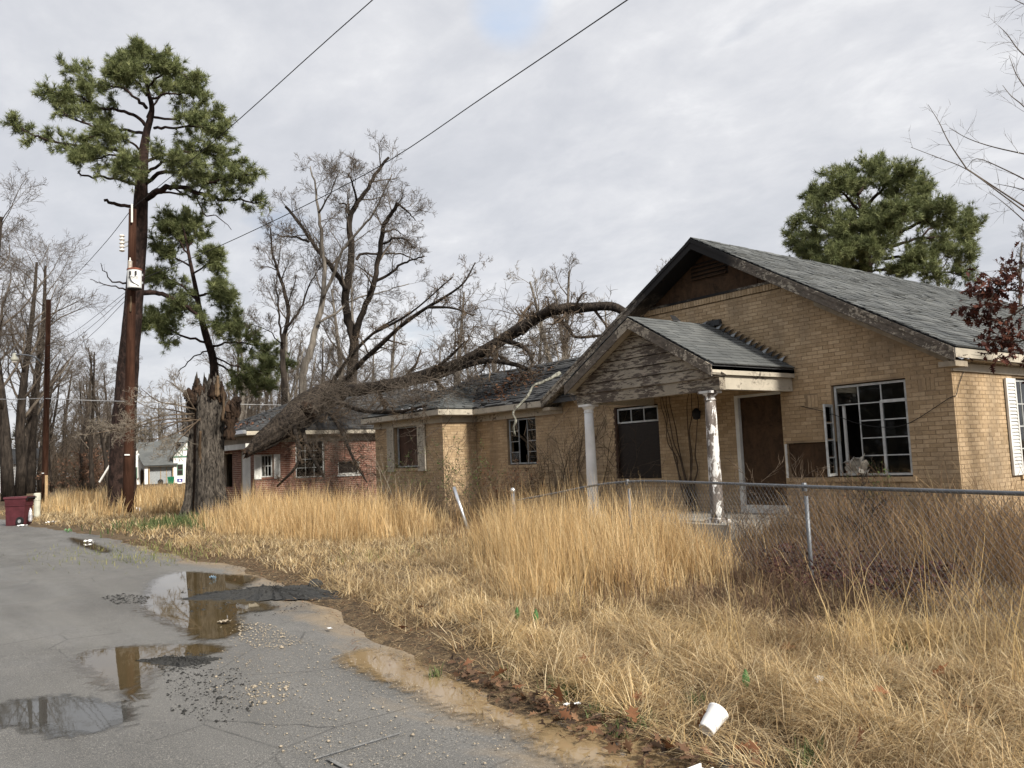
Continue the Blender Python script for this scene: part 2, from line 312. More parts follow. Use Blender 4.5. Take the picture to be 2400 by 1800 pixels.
    plain('stucco_white', (.80, .80, .78), .85, .06, 2); plain('green_paint', (.10, .20, .14), .7); plain('concrete', (.30, .285, .255), .9, .3, 3, bump=.3); plain('transformer_paint', (.70, .71, .70), .5, .1); plain('rust', (.22, .075, .045), .8, .4)
    plain('sign_blue', (.02, .03, .25), .5); plain('porcelain', (.72, .68, .62), .3, .15); plain('black_wire', (.02, .02, .02), .6); plain('pale_wire', (.45, .45, .45), .6); plain('cloth', (.50, .47, .41), .9, .15); plain('cream_plastic', (.50, .50, .42), .5, .15)
    plain('new_wood', (.42, .29, .16), .8); plain('paint_line', (.19, .19, .185), .7, .5, 30); plain('ink', (.10, .10, .10), .7); plain('stone_pale', (.34, .29, .22), .9, .4, 60); plain('litter_green', (.12, .22, .10), .5); plain('litter_blue', (.22, .32, .42), .4); plain('silver_wrap', (.6, .61, .64), .35, .3, 15, .5); plain('red_brown_oak', (.10, .028, .018), .7)
build_materials()
# ================================================================ ground, road, water
_ES = [-12, 0, 3.2, 5.8, 8.3, 10.3, 14, 16, 25, 33, 60, 300]; _ET = [2.9, 2.9, 3.1, 3.5, 4.1, 4.4, 5.0, 4.8, 5.0, 4.4, 4.4, 4.4]
def road_edge(s): return np.interp(s, _ES, _ET)+.06*np.sin(s*2.3)+.04*np.sin(s*5.1+1)
def sstep(a, b, x): x = np.clip((x-a)/(b-a), 0, 1); return x*x*(3-2*x)
_ph = rng.uniform(0, 6.28, (10, 2)); _kk = rng.uniform(.6, 3.2, (10, 2))*rng.choice([-1, 1], (10, 2))
def lump(x, y):
    return sum(np.sin(x*_kk[i, 0]+y*_kk[i, 1]+_ph[i, 0])/(1+.5*np.hypot(*_kk[i])) for i in range(10))/10
def gh(x, y):
    x = np.asarray(x, float); y = np.asarray(y, float); d = x-road_edge(y)
    h = -.07+.075*sstep(-.3, .05, d)+.05*sstep(.2, 1.2, d)+.07*sstep(1, 5, d)+.12*sstep(5, 8.5, d)
    far = sstep(34, 60, y)
    return h*(1-.4*far)+lump(x, y)*.16*sstep(.3, 1.6, d)*(1-.8*far)
def build_ground():
    def axis(lo, hi, fine0, fine1, st):
        a = [fine0]; g = st
        while a[-1] < fine1: a.append(a[-1]+st)
        up = a[-1]; q = st
        while up < hi: q *= 1.35; up += q; a.append(min(up, hi))
        dn = fine0; q = st
        while dn > lo: q *= 1.35; dn -= q; a.insert(0, max(dn, lo))
        return np.array(a)
    xs = axis(-400, 600, 1.5, 16, .16); ys = axis(-250, 700, 0, 40, .2)
    X, Y = np.meshgrid(xs, ys, indexing='ij'); V = np.stack([X, Y, gh(X, Y)], -1).reshape(-1, 3); b = len(ys)
    i = np.arange(len(xs)-1)[:, None]*b+np.arange(b-1)[None]; F = np.stack([i, i+b, i+b+1, i+1], -1).reshape(-1, 4)
    kind(obj('ground', np_mesh('ground', V, [F]), MT['soil'], smooth=True), 'structure')
    # road sheet
    ys = np.concatenate([np.arange(-14, 45, .25), np.arange(45, 300, 6)]); u = np.linspace(0, 1, 60)
    E_ = road_edge(ys); X = -4.5+(E_[:, None]+4.5)*u[None]; Y = np.repeat(ys[:, None], 60, 1); Z = .0012*np.sin(X*1.3+Y*.7)-.012*sstep(.8, 1., u)[None]
    V = np.stack([X, Y, Z], -1).reshape(-1, 3); i = np.arange(len(ys)-1)[:, None]*60+np.arange(59)[None]; F = np.stack([i, i+1, i+61, i+60], -1).reshape(-1, 4)
    me = np_mesh('road', V, [F]); d = (E_[:, None]-X); near = 1-sstep(12, 30, ys)[:, None]*.6
    a = me.attributes.new('edge', 'FLOAT', 'POINT'); a.data.foreach_set('value', (np.clip(1-d/1.15, 0, 1)*near).astype(np.float32).ravel())
    kind(obj('road', me, MT['asphalt'], smooth=True), 'structure')
build_ground()
def blob(name, pts, z, mat, wob=.06, n=10, label=None, seed=0, cell=.035):
    """irregular pool: a fine sheet whose water thins out towards an uneven shore"""
    P = np.array(pts, float); k = len(P); Q = np.vstack([P[-1], P, P[0], P[1]]); o = []
    for i in range(k):
        a, b, c, d = Q[i:i+4]
        for t in np.linspace(0, 1, n, endpoint=False): o.append(.5*((2*b)+(c-a)*t+(2*a-5*b+4*c-d)*t*t+(3*b-a-3*c+d)*t**3))
    o = np.array(o); lo, hi = o.min(0)-.2, o.max(0)+.2; xs = np.arange(lo[0], hi[0], cell); ys = np.arange(lo[1], hi[1], cell); X, Y = np.meshgrid(xs, ys, indexing='ij'); q = np.column_stack([X.ravel(), Y.ravel()])
    d = edge_dist(q, o)*np.where(inside(q, o), 1, -1); f = np.clip(.5+d/.34, 0, 1).astype(np.float32); V = np.column_stack([q, np.full(len(q), z)]); b = len(ys)
    i = (np.arange(len(xs)-1)[:, None]*b+np.arange(b-1)[None]).ravel(); F = np.stack([i, i+b, i+b+1, i+1], -1); F = F[f[F].max(1) > 0]
    us = np.unique(F); mp = np.zeros(len(V), int); mp[us] = np.arange(len(us)); me = np_mesh(name, V[us], [mp[F]]); at_ = me.attributes.new('rim', 'FLOAT', 'POINT'); at_.data.foreach_set('value', f[us])
    ob = obj(name, me, mat); kind(ob, 'structure', label); return ob
def inside(q, P):
    r = np.zeros(len(q), bool); n = len(P)
    for i in range(n):
        a, b = P[i], P[(i+1) % n]; c = ((a[1] > q[:, 1]) != (b[1] > q[:, 1])); r ^= c & (q[:, 0] < (b[0]-a[0])*(q[:, 1]-a[1])/(b[1]-a[1]+1e-12)+a[0])
    return r
def edge_dist(q, P):
    d = np.full(len(q), 1e9)
    for i in range(len(P)):
        a, b = P[i], P[(i+1) % len(P)]; v = b-a; t = np.clip(((q-a)@v)/(v@v+1e-12), 0, 1); d = np.minimum(d, np.linalg.norm(q-a-t[:, None]*v, axis=1))
    return d
def px_pool(name, pix, z, mat, **k):
    return blob(name, [onZ(x, y, z)[:2] for x, y in pix][::-1] if False else [onZ(x, y, z)[:2] for x, y in pix], z, MT[mat], **k)
px_pool('puddle', [(180, 1548), (215, 1525), (300, 1516), (390, 1512), (480, 1510), (520, 1520), (460, 1540), (390, 1556), (345, 1590), (312, 1640), (290, 1618), (240, 1602), (205, 1572)], .004, 'muddy_water', wob=.012, seed=1)
px_pool('puddle', [(-60, 1660), (60, 1642), (150, 1632), (240, 1645), (300, 1662), (285, 1690), (230, 1712), (140, 1722), (60, 1700), (-60, 1705)], .004, 'clear_water', wob=.02, seed=2)
px_pool('puddle', [(335, 1420), (345, 1388), (370, 1355), (430, 1340), (520, 1346), (600, 1352), (560, 1380), (600, 1405), (640, 1425), (560, 1440), (560, 1480), (480, 1500), (420, 1470), (350, 1440)], .004, 'muddy_water', wob=.02, seed=3)
px_pool('puddle', [(800, 1545), (870, 1520), (960, 1545), (1040, 1580), (1150, 1620), (1270, 1670), (1370, 1715), (1300, 1740), (1180, 1700), (1060, 1665), (960, 1615), (870, 1580)], .004, 'sandy_water', wob=.03, seed=5)
px_pool('puddle', [(1260, 1720), (1380, 1700), (1520, 1740), (1600, 1770), (1560, 1798), (1420, 1798), (1300, 1770)], .006, 'sandy_water', wob=.03, seed=6)
px_pool('puddle', [(165, 1260), (200, 1267), (235, 1280), (255, 1290), (245, 1294), (215, 1286), (185, 1275)], .006, 'muddy_water', wob=.05, seed=8)
# sealed black patches, loose tar crumbs, faded line
def mound(name, cx, cy, rx, ry, h, rot, mat, label, seed):
    rr = np.random.default_rng(seed); n, k = 110, 24; m = MB(); g = []
    for j in range(k+1):
        row = []
        for i in range(n+1):
            a = 2*math.pi*i/n; w = 1+.16*math.sin(3*a+seed)+.10*math.sin(7*a+2*seed)+.07*math.sin(13*a+seed)+.06*math.sin(29*a)+.04*math.sin(47*a+seed); r = j/k
            x = rx*w*r*math.cos(a); y = ry*w*r*math.sin(a); z = h*(1-r**2)*(1+.25*math.sin(9*x+seed)*math.cos(8*y))+(rr.normal(0, .011)*(1.4-r) if 0 < j < k and i < n else 0)
            row.append((cx+x*math.cos(rot)-y*math.sin(rot), cy+x*math.sin(rot)+y*math.cos(rot), max(z, 0)+.004))
        row[-1] = row[0]; g.append(row)
    m.sheet(g); return kind(obj(name, m, MT[mat], smooth=False), 'structure', label)
c = onZ(640, 1388, .03); mound('asphalt_patch', c[0], c[1], 1.0, .5, .07, -.9, 'tar_crumb', 'black crumbling asphalt heap at the end of the road puddle', 3)
c = onZ(420, 1545, .02); mound('asphalt_patch', c[0], c[1], .34, .15, .016, -.9, 'tar_crumb', 'small black asphalt patch beside the near puddle', 5)
m = MB()
for a, b, w in (((735, 1778), (940, 1716), .008), ((768, 1776), (835, 1812), .014)):
    p, q = onZ(*a, .012), onZ(*b, .012); d = (q-p)[:2]; d /= np.linalg.norm(d); e = np.array([-d[1], d[0]])*w
    m.add([(p[0]-e[0], p[1]-e[1], .011), (q[0]-e[0], q[1]-e[1], .011), (q[0]+e[0], q[1]+e[1], .011), (p[0]+e[0], p[1]+e[1], .011)], [(0, 1, 2, 3)])
kind(obj('road_marking', m, MT['paint_line']), 'structure', 'faded white chalky line on the near asphalt')
def scatter_bits(name, pix, n, size, mat, label, flat=.6, zf=None, seed=0):
    """uncountable gravel or crumbs as one object"""
    rr = np.random.default_rng(seed); P = np.array([onZ(x, y, .02)[:2] for x, y in pix]); lo, hi = P.min(0), P.max(0); pts = []
    while len(pts) < n:
        q = rr.uniform(lo, hi, (n*3, 2)); pts += [p for p, k in zip(q, inside(q, P)) if k]
    pts = np.array(pts[:n]); s = size*rr.lognormal(0, .45, n)*rr.uniform(.4, 1.2, n); base = np.array([(1, 0, 0), (-1, 0, 0), (0, 1, 0), (0, -1, 0), (0, 0, 1), (0, 0, -.4)], float)
    V = base[None]*s[:, None, None]*rr.uniform(.6, 1.3, (n, 6, 3)); V[:, :, 2] *= flat; a = rr.uniform(0, 6.3, n); ca, sa = np.cos(a), np.sin(a)
    X = V[:, :, 0]*ca[:, None]-V[:, :, 1]*sa[:, None]; Y = V[:, :, 0]*sa[:, None]+V[:, :, 1]*ca[:, None]; V[:, :, 0] = X+pts[:, 0, None]; V[:, :, 1] = Y+pts[:, 1, None]
    V[:, :, 2] += np.maximum(gh(pts[:, 0], pts[:, 1]), .004)[:, None]
    f = np.array([(0, 2, 4), (2, 1, 4), (1, 3, 4), (3, 0, 4), (2, 0, 5), (1, 2, 5), (3, 1, 5), (0, 3, 5)])
    return kind(obj(name, np_mesh(name, V.reshape(-1, 3), [(f[None]+np.arange(n)[:, None, None]*6).reshape(-1, 3)]), MT[mat]), 'stuff', label)
scatter_bits('gravel', [(560, 1440), (700, 1480), (900, 1560), (1150, 1680), (1350, 1790), (700, 1790), (480, 1600)], 1500, .0055, 'stone_pale', 'pale gravel strewn over the crumbled road edge', seed=2)
scatter_bits('gravel', [(560, 1450), (640, 1460), (720, 1500), (640, 1520), (560, 1500)], 420, .008, 'stone_pale', 'pale stones gathered by the muddy pool', seed=3)
scatter_bits('tar_crumbs', [(380, 1570), (560, 1560), (620, 1640), (520, 1700), (400, 1660)], 600, .007, 'tar_crumb', 'black tar crumbs from the broken road surface', seed=4)
scatter_bits('tar_crumbs', [(420, 1380), (720, 1350), (790, 1400), (640, 1440), (430, 1440)], 600, .010, 'tar_crumb', 'black tar crumbs around the asphalt heap', seed=5)
scatter_bits('tar_crumbs', [(235, 1396), (290, 1388), (350, 1396), (340, 1412), (270, 1412)], 420, .009, 'tar_crumb', 'thin scatter of black crumbs left of the far puddle', seed=7)
scatter_bits('tar_crumbs', [(340, 1545), (420, 1525), (500, 1530), (480, 1560), (390, 1572)], 420, .008, 'tar_crumb', 'black crumbs around the small asphalt patch', seed=8)
scatter_bits('gravel', [(570, 1600), (680, 1590), (690, 1640), (590, 1650)], 120, .010, 'stone_pale', 'little heap of pale stones in a broken road hollow', seed=6)
# ================================================================ buildings
def cells(u0, u1, z0, z1, holes):
    us = sorted({u0, u1, *[min(max(h[i], u0), u1) for h in holes for i in (0, 1)]}); zs = sorted({z0, z1, *[min(max(h[i], z0), z1) for h in holes for i in (2, 3)]})
    for a, b in zip(us, us[1:]):
        run = None
        for c, d in zip(zs, zs[1:]):
            hit = any(h[0] <= (a+b)/2 <= h[1] and h[2] <= (c+d)/2 <= h[3] for h in holes)
            if hit:
                if run: yield (a, b, *run)
                run = None
            else: run = (run[0], d) if run else (c, d)
        if run: yield (a, b, *run)
CH, BP = .0677, .2127
def lay(u0, u1, z0, z1, holes=(), lim=None):
    out = []; k = 0; z = z0
    while z+CH*.8 < z1:
        za, zb = z, z+CH-.0105; u = u0-(0 if k % 2 == 0 else BP/2)
        while u < u1:
            a, b = max(u, u0), min(u+BP-.0095, u1)
            if lim: l, r = lim(zb); a, b = max(a, l), min(b, r)
            seg = [(a, b)]
            for h in holes:
                if zb > h[2]+.02 and za < h[3]-.02:
                    ns = []
                    for p, q in seg:
                        if q <= h[0] or p >= h[1]: ns.append((p, q)); continue
                        if p < h[0]: ns.append((p, h[0]-.004))
                        if q > h[1]: ns.append((h[1]+.004, q))
                    seg = ns
            out += [(p, q, za, zb) for p, q in seg if q-p > .035]
            u += BP
        z += CH; k += 1
    return out
_BM = {}
def brick_obj(parent, axis, pos, u0, u1, z0, z1, mat, name='brick', dep=.04):
    key = (axis, round(u1-u0, 2), round(z1-z0, 3), mat.name); L, Hh = u1-u0, z1-z0
    if key not in _BM:
        m = MB(); (m.box(-dep/2, dep/2, -L/2, L/2, -Hh/2, Hh/2) if axis == 'x' else m.box(-L/2, L/2, -dep/2, dep/2, -Hh/2, Hh/2))
        me = bpy.data.meshes.new('brick'); me.from_pydata(m.v, [], m.f); me.materials.append(mat); _BM[key] = me
    o = bpy.data.objects.new(name, _BM[key]); p = pos-.006+dep/2+random.uniform(-.0008, .0008); u, z = (u0+u1)/2, (z0+z1)/2
    o.location = (p, u, z) if axis == 'x' else (u, p, z); return link(o, parent)
def brick_mass(name, parent, lists, mat):
    """lists: [(axis,pos,[bricks])] joined to one stuff part"""
    V = []; n = 0
    for axis, pos, bl in lists:
        B = np.array(bl)
        if not len(B): continue
        j = rng.uniform(-.0008, .0008, len(B)); d0, d1 = pos-.006+j, pos+.03+j; a, b, c, d = B.T
        q = [(d0, a, c), (d1, a, c), (d1, b, c), (d0, b, c), (d0, a, d), (d1, a, d), (d1, b, d), (d0, b, d)] if axis == 'x' else [(a, d0, c), (b, d0, c), (b, d1, c), (a, d1, c), (a, d0, d), (b, d0, d), (b, d1, d), (a, d1, d)]
        V.append(np.stack([np.stack(p, -1) for p in q], 1)); n += len(B)
    V = np.concatenate(V).reshape(-1, 3); f = np.array([(0, 3, 2, 1), (4, 5, 6, 7), (0, 1, 5, 4), (1, 2, 6, 5), (2, 3, 7, 6), (3, 0, 4, 7)])
    return kind(obj(name, np_mesh(name, V, [(f[None]+np.arange(n)[:, None, None]*8).reshape(-1, 4)], flat=True), mat, parent), 'stuff')
def tabs(P0, U, Wv, length, rise, rng_u=None, ex=.14, tw=.305, seed=0, drop=.0):
    """shingle tabs on a roof plane: returns corner origin list (u,w,width)"""
    rr = np.random.default_rng(seed); o = []; k = 0; w = 0.
    while w < rise-.03:
        ua, ub = rng_u(w) if rng_u else (0, length); u = ua-rr.uniform(0, tw)
        while u < ub:
            a, b = max(u, ua), min(u+tw-.006, ub)
            if b-a > .04 and rr.random() > drop: o.append((a, b, w, min(w+ex+.07, rise)))
            u += tw
        w += ex; k += 1
    return o
def tab_mass(name, parent, planes, mat, curl=.0):
    V = []; n = 0
    for P0, U, Wv, tl in planes:
        P0, U, Wv = (np.array(q, float) for q in (P0, U, Wv)); N_ = np.cross(U, Wv); N_ /= np.linalg.norm(N_)
        if N_[2] < 0: N_ = -N_
        T = np.array(tl); a, b, w0, w1 = T.T; lift = .010+np.abs(rng.normal(0, .006+curl, len(T)))
        def pt(u, w, h): return P0+u[:, None]*U+w[:, None]*Wv+h[:, None]*N_
        z = np.full(len(T), .002)
        V.append(np.stack([pt(a, w0, z), pt(b, w0, z), pt(b, w1, z*.2), pt(a, w1, z*.2), pt(a, w0, lift+.005), pt(b, w0, lift*.9+.005), pt(b, w1, z+.006), pt(a, w1, z+.006)], 1)); n += len(T)
    V = np.concatenate(V).reshape(-1, 3); f = np.array([(4, 5, 6, 7), (0, 1, 5, 4), (1, 2, 6, 5), (3, 0, 4, 7)])
    return kind(obj(name, np_mesh(name, V, [(f[None]+np.arange(n)[:, None, None]*8).reshape(-1, 4)], flat=True), mat, parent), 'stuff')
_TM = {}
def tab_obj(parent, P0, U, Wv, a, b, w0, w1, mat, name='shingle'):
    U, Wv = Vector(U), Vector(Wv); N_ = U.cross(Wv)
    if N_.z < 0: N_ = -N_
    key = (round(b-a, 2), round(w1-w0, 2), random.randint(0, 3))
    if key not in _TM:
        l = .016+.008*random.random(); l2 = .016+.01*random.random(); q, r = b-a, w1-w0
        me = bpy.data.meshes.new('shingle'); me.from_pydata([(0, 0, .002), (q, 0, .002), (q, r, 0), (0, r, 0), (0, 0, l), (q, 0, l2), (q, r, .008), (0, r, .008)], [], [(4, 5, 6, 7), (0, 1, 5, 4), (1, 2, 6, 5), (3, 0, 4, 7)]); me.materials.append(mat); _TM[key] = me
    o = bpy.data.objects.new(name, _TM[key]); p = Vector(P0)+U*a+Wv*w0
    o.matrix_basis = Matrix(((U.x, Wv.x, N_.x, p.x), (U.y, Wv.y, N_.y, p.y), (U.z, Wv.z, N_.z, p.z), (0, 0, 0, 1))); return link(o, parent)
def steel_window(parent, axis, pos, u0, u1, z0, z1, cols, rows, mat, skip=(), label=None, glass=True, bw=.018, hmuntin_from=None):
    """frame part with muntin and pane sub-parts; pos = plane of the glass"""
    def bx(m, a, b, c, d, t0=-.02, t1=.02): return m.box(pos+t0, pos+t1, a, b, c, d) if axis == 'x' else m.box(a, b, pos+t0, pos+t1, c, d)
    m = MB(); e = .036
    bx(m, u0, u0+e, z0, z1); bx(m, u1-e, u1, z0, z1); bx(m, u0+e, u1-e, z0, z0+e, -.022, .022); bx(m, u0+e, u1-e, z1-e, z1, -.022, .022)
    w = obj('window', m, mat, parent)
    if label: w['label'] = label
    us = np.linspace(u0+e, u1-e, cols+1); zs = np.linspace(z0+e, z1-e, rows+1)
    for a in us[1:-1]: obj('muntin', bx(MB(), a-bw/2, a+bw/2, z0+e, z1-e, -.013, .013), mat, w)
    for c in zs[1:-1]:
        if all((i, list(zs).index(c)) in skip and (i, list(zs).index(c)-1) in skip for i in range(cols)): continue
        for i in range(cols):
            j = list(zs).index(c)
            if (i, j) in skip and (i, j-1) in skip: continue
            obj('muntin', bx(MB(), us[i], us[i+1], c-bw/2, c+bw/2, -.011, .011), mat, w)
    if glass:
        for i in range(cols):
            for j in range(rows):
                if (i, j) in skip: continue
                obj('pane', bx(MB(), us[i]+.004, us[i+1]-.004, zs[j]+.004, zs[j+1]-.004, -.003, .003), MT['window_glass'], w)
    return w
def shutter(parent, axis, pos, u0, u1, z0, z1, mat, n=24, tilt=.012):
    def bx(m, a, b, c, d, t0, t1): return m.box(pos-t1, pos-t0, a, b, c, d) if axis == 'x' else m.box(a, b, pos-t1, pos-t0, c, d)
    m = MB(); e = .045; bx(m, u0, u0+e, z0, z1, .01, .045); bx(m, u1-e, u1, z0, z1, .01, .045); bx(m, u0+e, u1-e, z0, z0+.12, .011, .044); bx(m, u0+e, u1-e, z1-.08, z1, .011, .044); bx(m, u0+e, u1-e, z0+.1, z1-.06, .012, .016)
    s = obj('shutter', m, mat, parent); zz = np.linspace(z0+.12, z1-.08, n+1)
    for c, d in zip(zz, zz[1:]):
        q = d-c; lo, hi = pos-.040, pos-.018
        pr = [(lo, c+.1*q), (lo, c+.42*q), (hi, d+.02*q), (hi, d-.3*q)]
        poly = [(x, u0+e, z) if axis == 'x' else (u0+e, x, z) for x, z in pr]; obj('slat', MB().prism(poly, (0, u1-u0-2*e, 0) if axis == 'x' else (u1-u0-2*e, 0, 0)), mat, s)
    return s
# ---------------------------------------------------------------- the tan brick house
FX, SY, GZ = 13.06, 5.84, .12        # front wall plane, near side wall plane, ground there
RS, RY, E0, EZ = .58, 10.34, 5.57, 2.98     # main roof: slope, ridge line y, eave y, eave height
def zr(y): return EZ+RS*(min(y, 2*RY-y)-E0)
def build_tan_house():
    H = thing('brick_house', 'abandoned tan brick house with boarded door, white porch columns and burnt gable peak', 'house', (FX, 12, GZ))
    BT, MO = MT['brick_tan'], MT['mortar_tan']
    front_holes = [(6.56, 7.86, 1.06, 2.63), (7.86, 8.80, 1.06, 1.67), (8.87, 9.83, .5, 2.61), (11.84, 13.13, 1.07, 2.63), (15.90, 17.07, 1.44, 2.63)]
    side_holes = [(15.26, 17.0, .99, 2.62)]; wing_holes = [(19.68, 20.96, 1.46, 2.66)]
    m = MB()
    for a, b, c, d in cells(SY, 14.84, -.2, 2.9, front_holes): m.box(FX, FX+.2, a, b, c, d)
    m.prism([(FX, SY, 2.9), (FX, 14.84, 2.9), (FX, 14.84, zr(14.84)-.12), (FX, 12.12, 4.49), (FX, 8.56, 4.49), (FX, SY, zr(SY)-.12)], (.2, 0, 0))
    obj('wall', m, MO, H)
    m = MB()
    for a, b, c, d in cells(14.84, 18.45, -.2, 2.95, front_holes): m.box(FX, FX+.2, a, b, c, d)
    obj('wall', m, MO, H)
    m = MB()
    for a, b, c, d in cells(FX+.2, 26, -.2, 2.86, side_holes): m.box(a, b, SY, SY+.2, c, d)
    obj('wall', m, MO, H)
    m = MB()
    for a, b, c, d in cells(18.45, 22.15, -.2, 2.9, wing_holes): m.box(11.97, 12.17, a, b, c, d)
    m.box(12.17, FX-.002, 18.45, 18.65, -.2, 2.9); m.box(12.17, 20, 21.95, 22.15, -.2, 2.9); obj('wall', m, MO, H)
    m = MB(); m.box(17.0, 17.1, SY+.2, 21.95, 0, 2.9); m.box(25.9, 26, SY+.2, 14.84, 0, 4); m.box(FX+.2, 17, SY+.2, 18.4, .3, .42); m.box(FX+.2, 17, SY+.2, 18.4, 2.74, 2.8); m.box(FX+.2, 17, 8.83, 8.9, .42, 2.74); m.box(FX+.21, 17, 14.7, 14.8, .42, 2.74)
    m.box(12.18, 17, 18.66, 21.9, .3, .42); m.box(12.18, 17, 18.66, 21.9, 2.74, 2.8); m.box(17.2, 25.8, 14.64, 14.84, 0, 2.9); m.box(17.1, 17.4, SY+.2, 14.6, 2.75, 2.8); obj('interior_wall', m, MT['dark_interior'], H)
    # bricks
    sold = [(6.10, 6.36, 2.40, 2.61), (8.12, 8.36, 2.28, 2.50)]
    def lim(z):
        h = (zr(RY)-.16-z)/RS; return (RY-h, RY+h) if z > 2.7 else (0, 99)
    zb = GZ-.1
    gable = lay(SY-.006, 14.84, zb, 4.49, front_holes+sold, lim); recess = lay(14.85, 18.44, zb, 2.63, front_holes); side = lay(FX+.044, 20.0, zb, 2.66, side_holes); ret = lay(12.014, FX-.012, zb, 2.63); wing = lay(18.444, 22.14, zb, 2.63, wing_holes)
    def px_(b): return -np.hypot(FX, (b[0]+b[1])/2)
    cand = [('x', FX, b) for b in gable if b[2] > 1.15 and b[1] < 9.0 and not (b[1] > 8.0 and 2.3 < b[2] < 3.2)]+[('y', SY, b) for b in side if b[2] > 1.2 and b[0] < 15.1]
    cand.sort(key=lambda c: math.hypot(c[1] if c[0] == 'x' else (c[2][0]+c[2][1])/2, (c[2][0]+c[2][1])/2 if c[0] == 'x' else c[1])*(1 if c[2][1]-c[2][0] > .15 else 1.2))
    own = cand[:240]; keys = {(c[0], c[2]) for c in own}
    for ax, pos, b in own: brick_obj(H, ax, pos, *b, BT)
    y = 7.98
    for y0, y1, z0, z1 in sold:
        y = y0+.004
        while y+.057 < y1: brick_obj(H, 'x', FX, y, y+.057, z0+.004, z1-.004, BT); y += .067
    brick_mass('brick_courses', H, [('x', FX, [b for b in gable if ('x', b) not in keys]), ('x', FX, recess), ('y', SY, [b for b in side if ('y', b) not in keys]), ('y', 18.45, ret), ('x', 11.97, wing)], BT)
    # rowlock ledge of upright bricks under the gable boarding, and window sill bricks
    y = 8.60; k = 0
    while y < 12.06:
        o = brick_obj(H, 'x', FX-.03, y, y+.058, 4.50, 4.61, BT, dep=.1); y += .068
    for a, b, z, ax, pos in ((6.5, 8.84, 1.06, 'x', FX), (11.8, 13.17, 1.07, 'x', FX), (15.86, 17.1, 1.44, 'x', FX), (19.64, 21.0, 1.46, 'x', 11.97), (15.2, 17.05, .99, 'y', SY)):
        m = MB(); n = int((b-a)/.215)
        for i in range(n):
            p, q = a+(b-a)*i/n, a+(b-a)*(i+1)/n-.008
            (m.box(pos-.045, pos+.12, p, q, z-.075, z-.004) if ax == 'x' else m.box(p, q, pos-.045, pos+.12, z-.075, z-.004))
        obj('window_sill', m, BT, H)
    # ---- gable boarding
    def tri(y0, y1, z0, off=.10):
        h = lambda y: zr(y)-off
        pts = [(y0, z0), (y1, z0), (y1, h(y1))]+([(RY, h(RY))] if y0 < RY < y1 else [])+[(y0, h(y0))]
        return [(p, z) for p, z in pts]
    for i, (a, b) in enumerate(((8.5, 9.22), (9.24, 11.38), (11.40, 12.18))):
        pl = [p for p in tri(a, b, 4.62)]; pl = [(y, max(z, 4.62)) for y, z in pl]
        obj('plywood_panel', MB().prism([(FX+.03, y, z) for y, z in pl], (.03, 0, 0)), MT['osb'], H)
    obj('ledge_board', MB().box(FX-.05, FX+.03, 8.72, 11.96, 4.612, 4.66), MT['paint_rake'], H)
    for a in (9.23, 11.39): obj('batten', MB().box(FX+.018, FX+.03, a-.02, a+.02, 4.66, zr(a)-.12), MT['osb'], H)
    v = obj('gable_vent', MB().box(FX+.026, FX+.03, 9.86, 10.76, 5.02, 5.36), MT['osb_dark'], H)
    for k in range(4): obj('slat', MB().prism([(FX+.028, 9.88, 5.04+k*.082), (FX-.03, 9.88, 5.02+k*.082), (FX-.03, 9.88, 5.035+k*.082), (FX+.028, 9.88, 5.085+k*.082)], (0, .86, 0)), MT['osb'], v)
    # ---- main roof
    roof = obj('roof', MB().prism([(12.62, E0, EZ), (12.62, RY, zr(RY)), (12.62, RY, zr(RY)-.13), (12.62, E0, EZ-.11)], (13.5, 0, 0)).prism([(12.62, 2*RY-E0, EZ), (12.62, RY+.001, zr(RY)), (12.62, RY+.001, zr(RY)-.13), (12.62, 2*RY-E0, EZ-.11)], (13.5, 0, 0)), MT['shingle_dark'], H)
    L_ = math.hypot(1, RS); Wv = (0, 1/L_, RS/L_); rise = (RY-E0)*L_
    tl = tabs(0, 0, 0, 13.5, rise, seed=4, drop=.012)
    tab_mass('shingles', roof, [((12.60, E0-.02, EZ+.004), (1, 0, 0), Wv, tl)], MT['shingle_grey'], .004)
    m = MB()
    for k in range(44): x = 12.62+k*.3; m.prism([(x, RY-.16, zr(RY)-.07+.004*(k % 3)), (x, RY, zr(RY)+.035+.004*(k % 3)), (x, RY+.16, zr(RY)-.07+.004*(k % 3)), (x, RY, zr(RY)+.02)], (.31, 0, 0))
    obj('ridge_cap', m, MT['shingle_grey'], roof)
    def rake(x, y0, z0, y1, z1, h, th, mat, nm='rake_board', drop=0.):
        d = np.array([0, y1-y0, z1-z0]); d /= np.linalg.norm(d)
        return obj(nm, MB().prism([(x, y0, z0-drop), (x, y1, z1-drop), (x, y1, z1-drop-h), (x, y0, z0-drop-h)], (th, 0, 0)), mat, H)
    PR = MT['paint_rake']
    for sg in (1, -1):
        ye = RY+sg*(RY-E0)
        rake(12.585, ye, EZ, RY, zr(RY), .07, .035, PR, drop=.01); rake(12.60, ye, EZ, RY, zr(RY), .13, .022, PR, drop=.08)
        obj('soffit', MB().prism([(12.622, ye-sg*.02, EZ-.20), (12.622, RY, zr(RY)-.20), (12.622, RY, zr(RY)-.215), (12.622, ye-sg*.02, EZ-.215)], (FX-12.63, 0, 0)), PR, H)
        f0 = RY+sg*(RY-SY); f1 = RY+sg*2.3
        obj('frieze_board', MB().prism([(FX-.045, f0, zr(f0)-.215), (FX-.045, f1, zr(f1)-.215), (FX-.045, f1, zr(f1)-.36), (FX-.045, f0, zr(f0)-.36)], (.03, 0, 0)), MT['soffit'], H)
        obj('eave_return', MB().box(12.64, FX-.02, min(ye, f0)+.01, max(ye, f0)-.01, EZ-.28, EZ-.2), MT['soffit'], H)
    PC = MT['paint_cream']
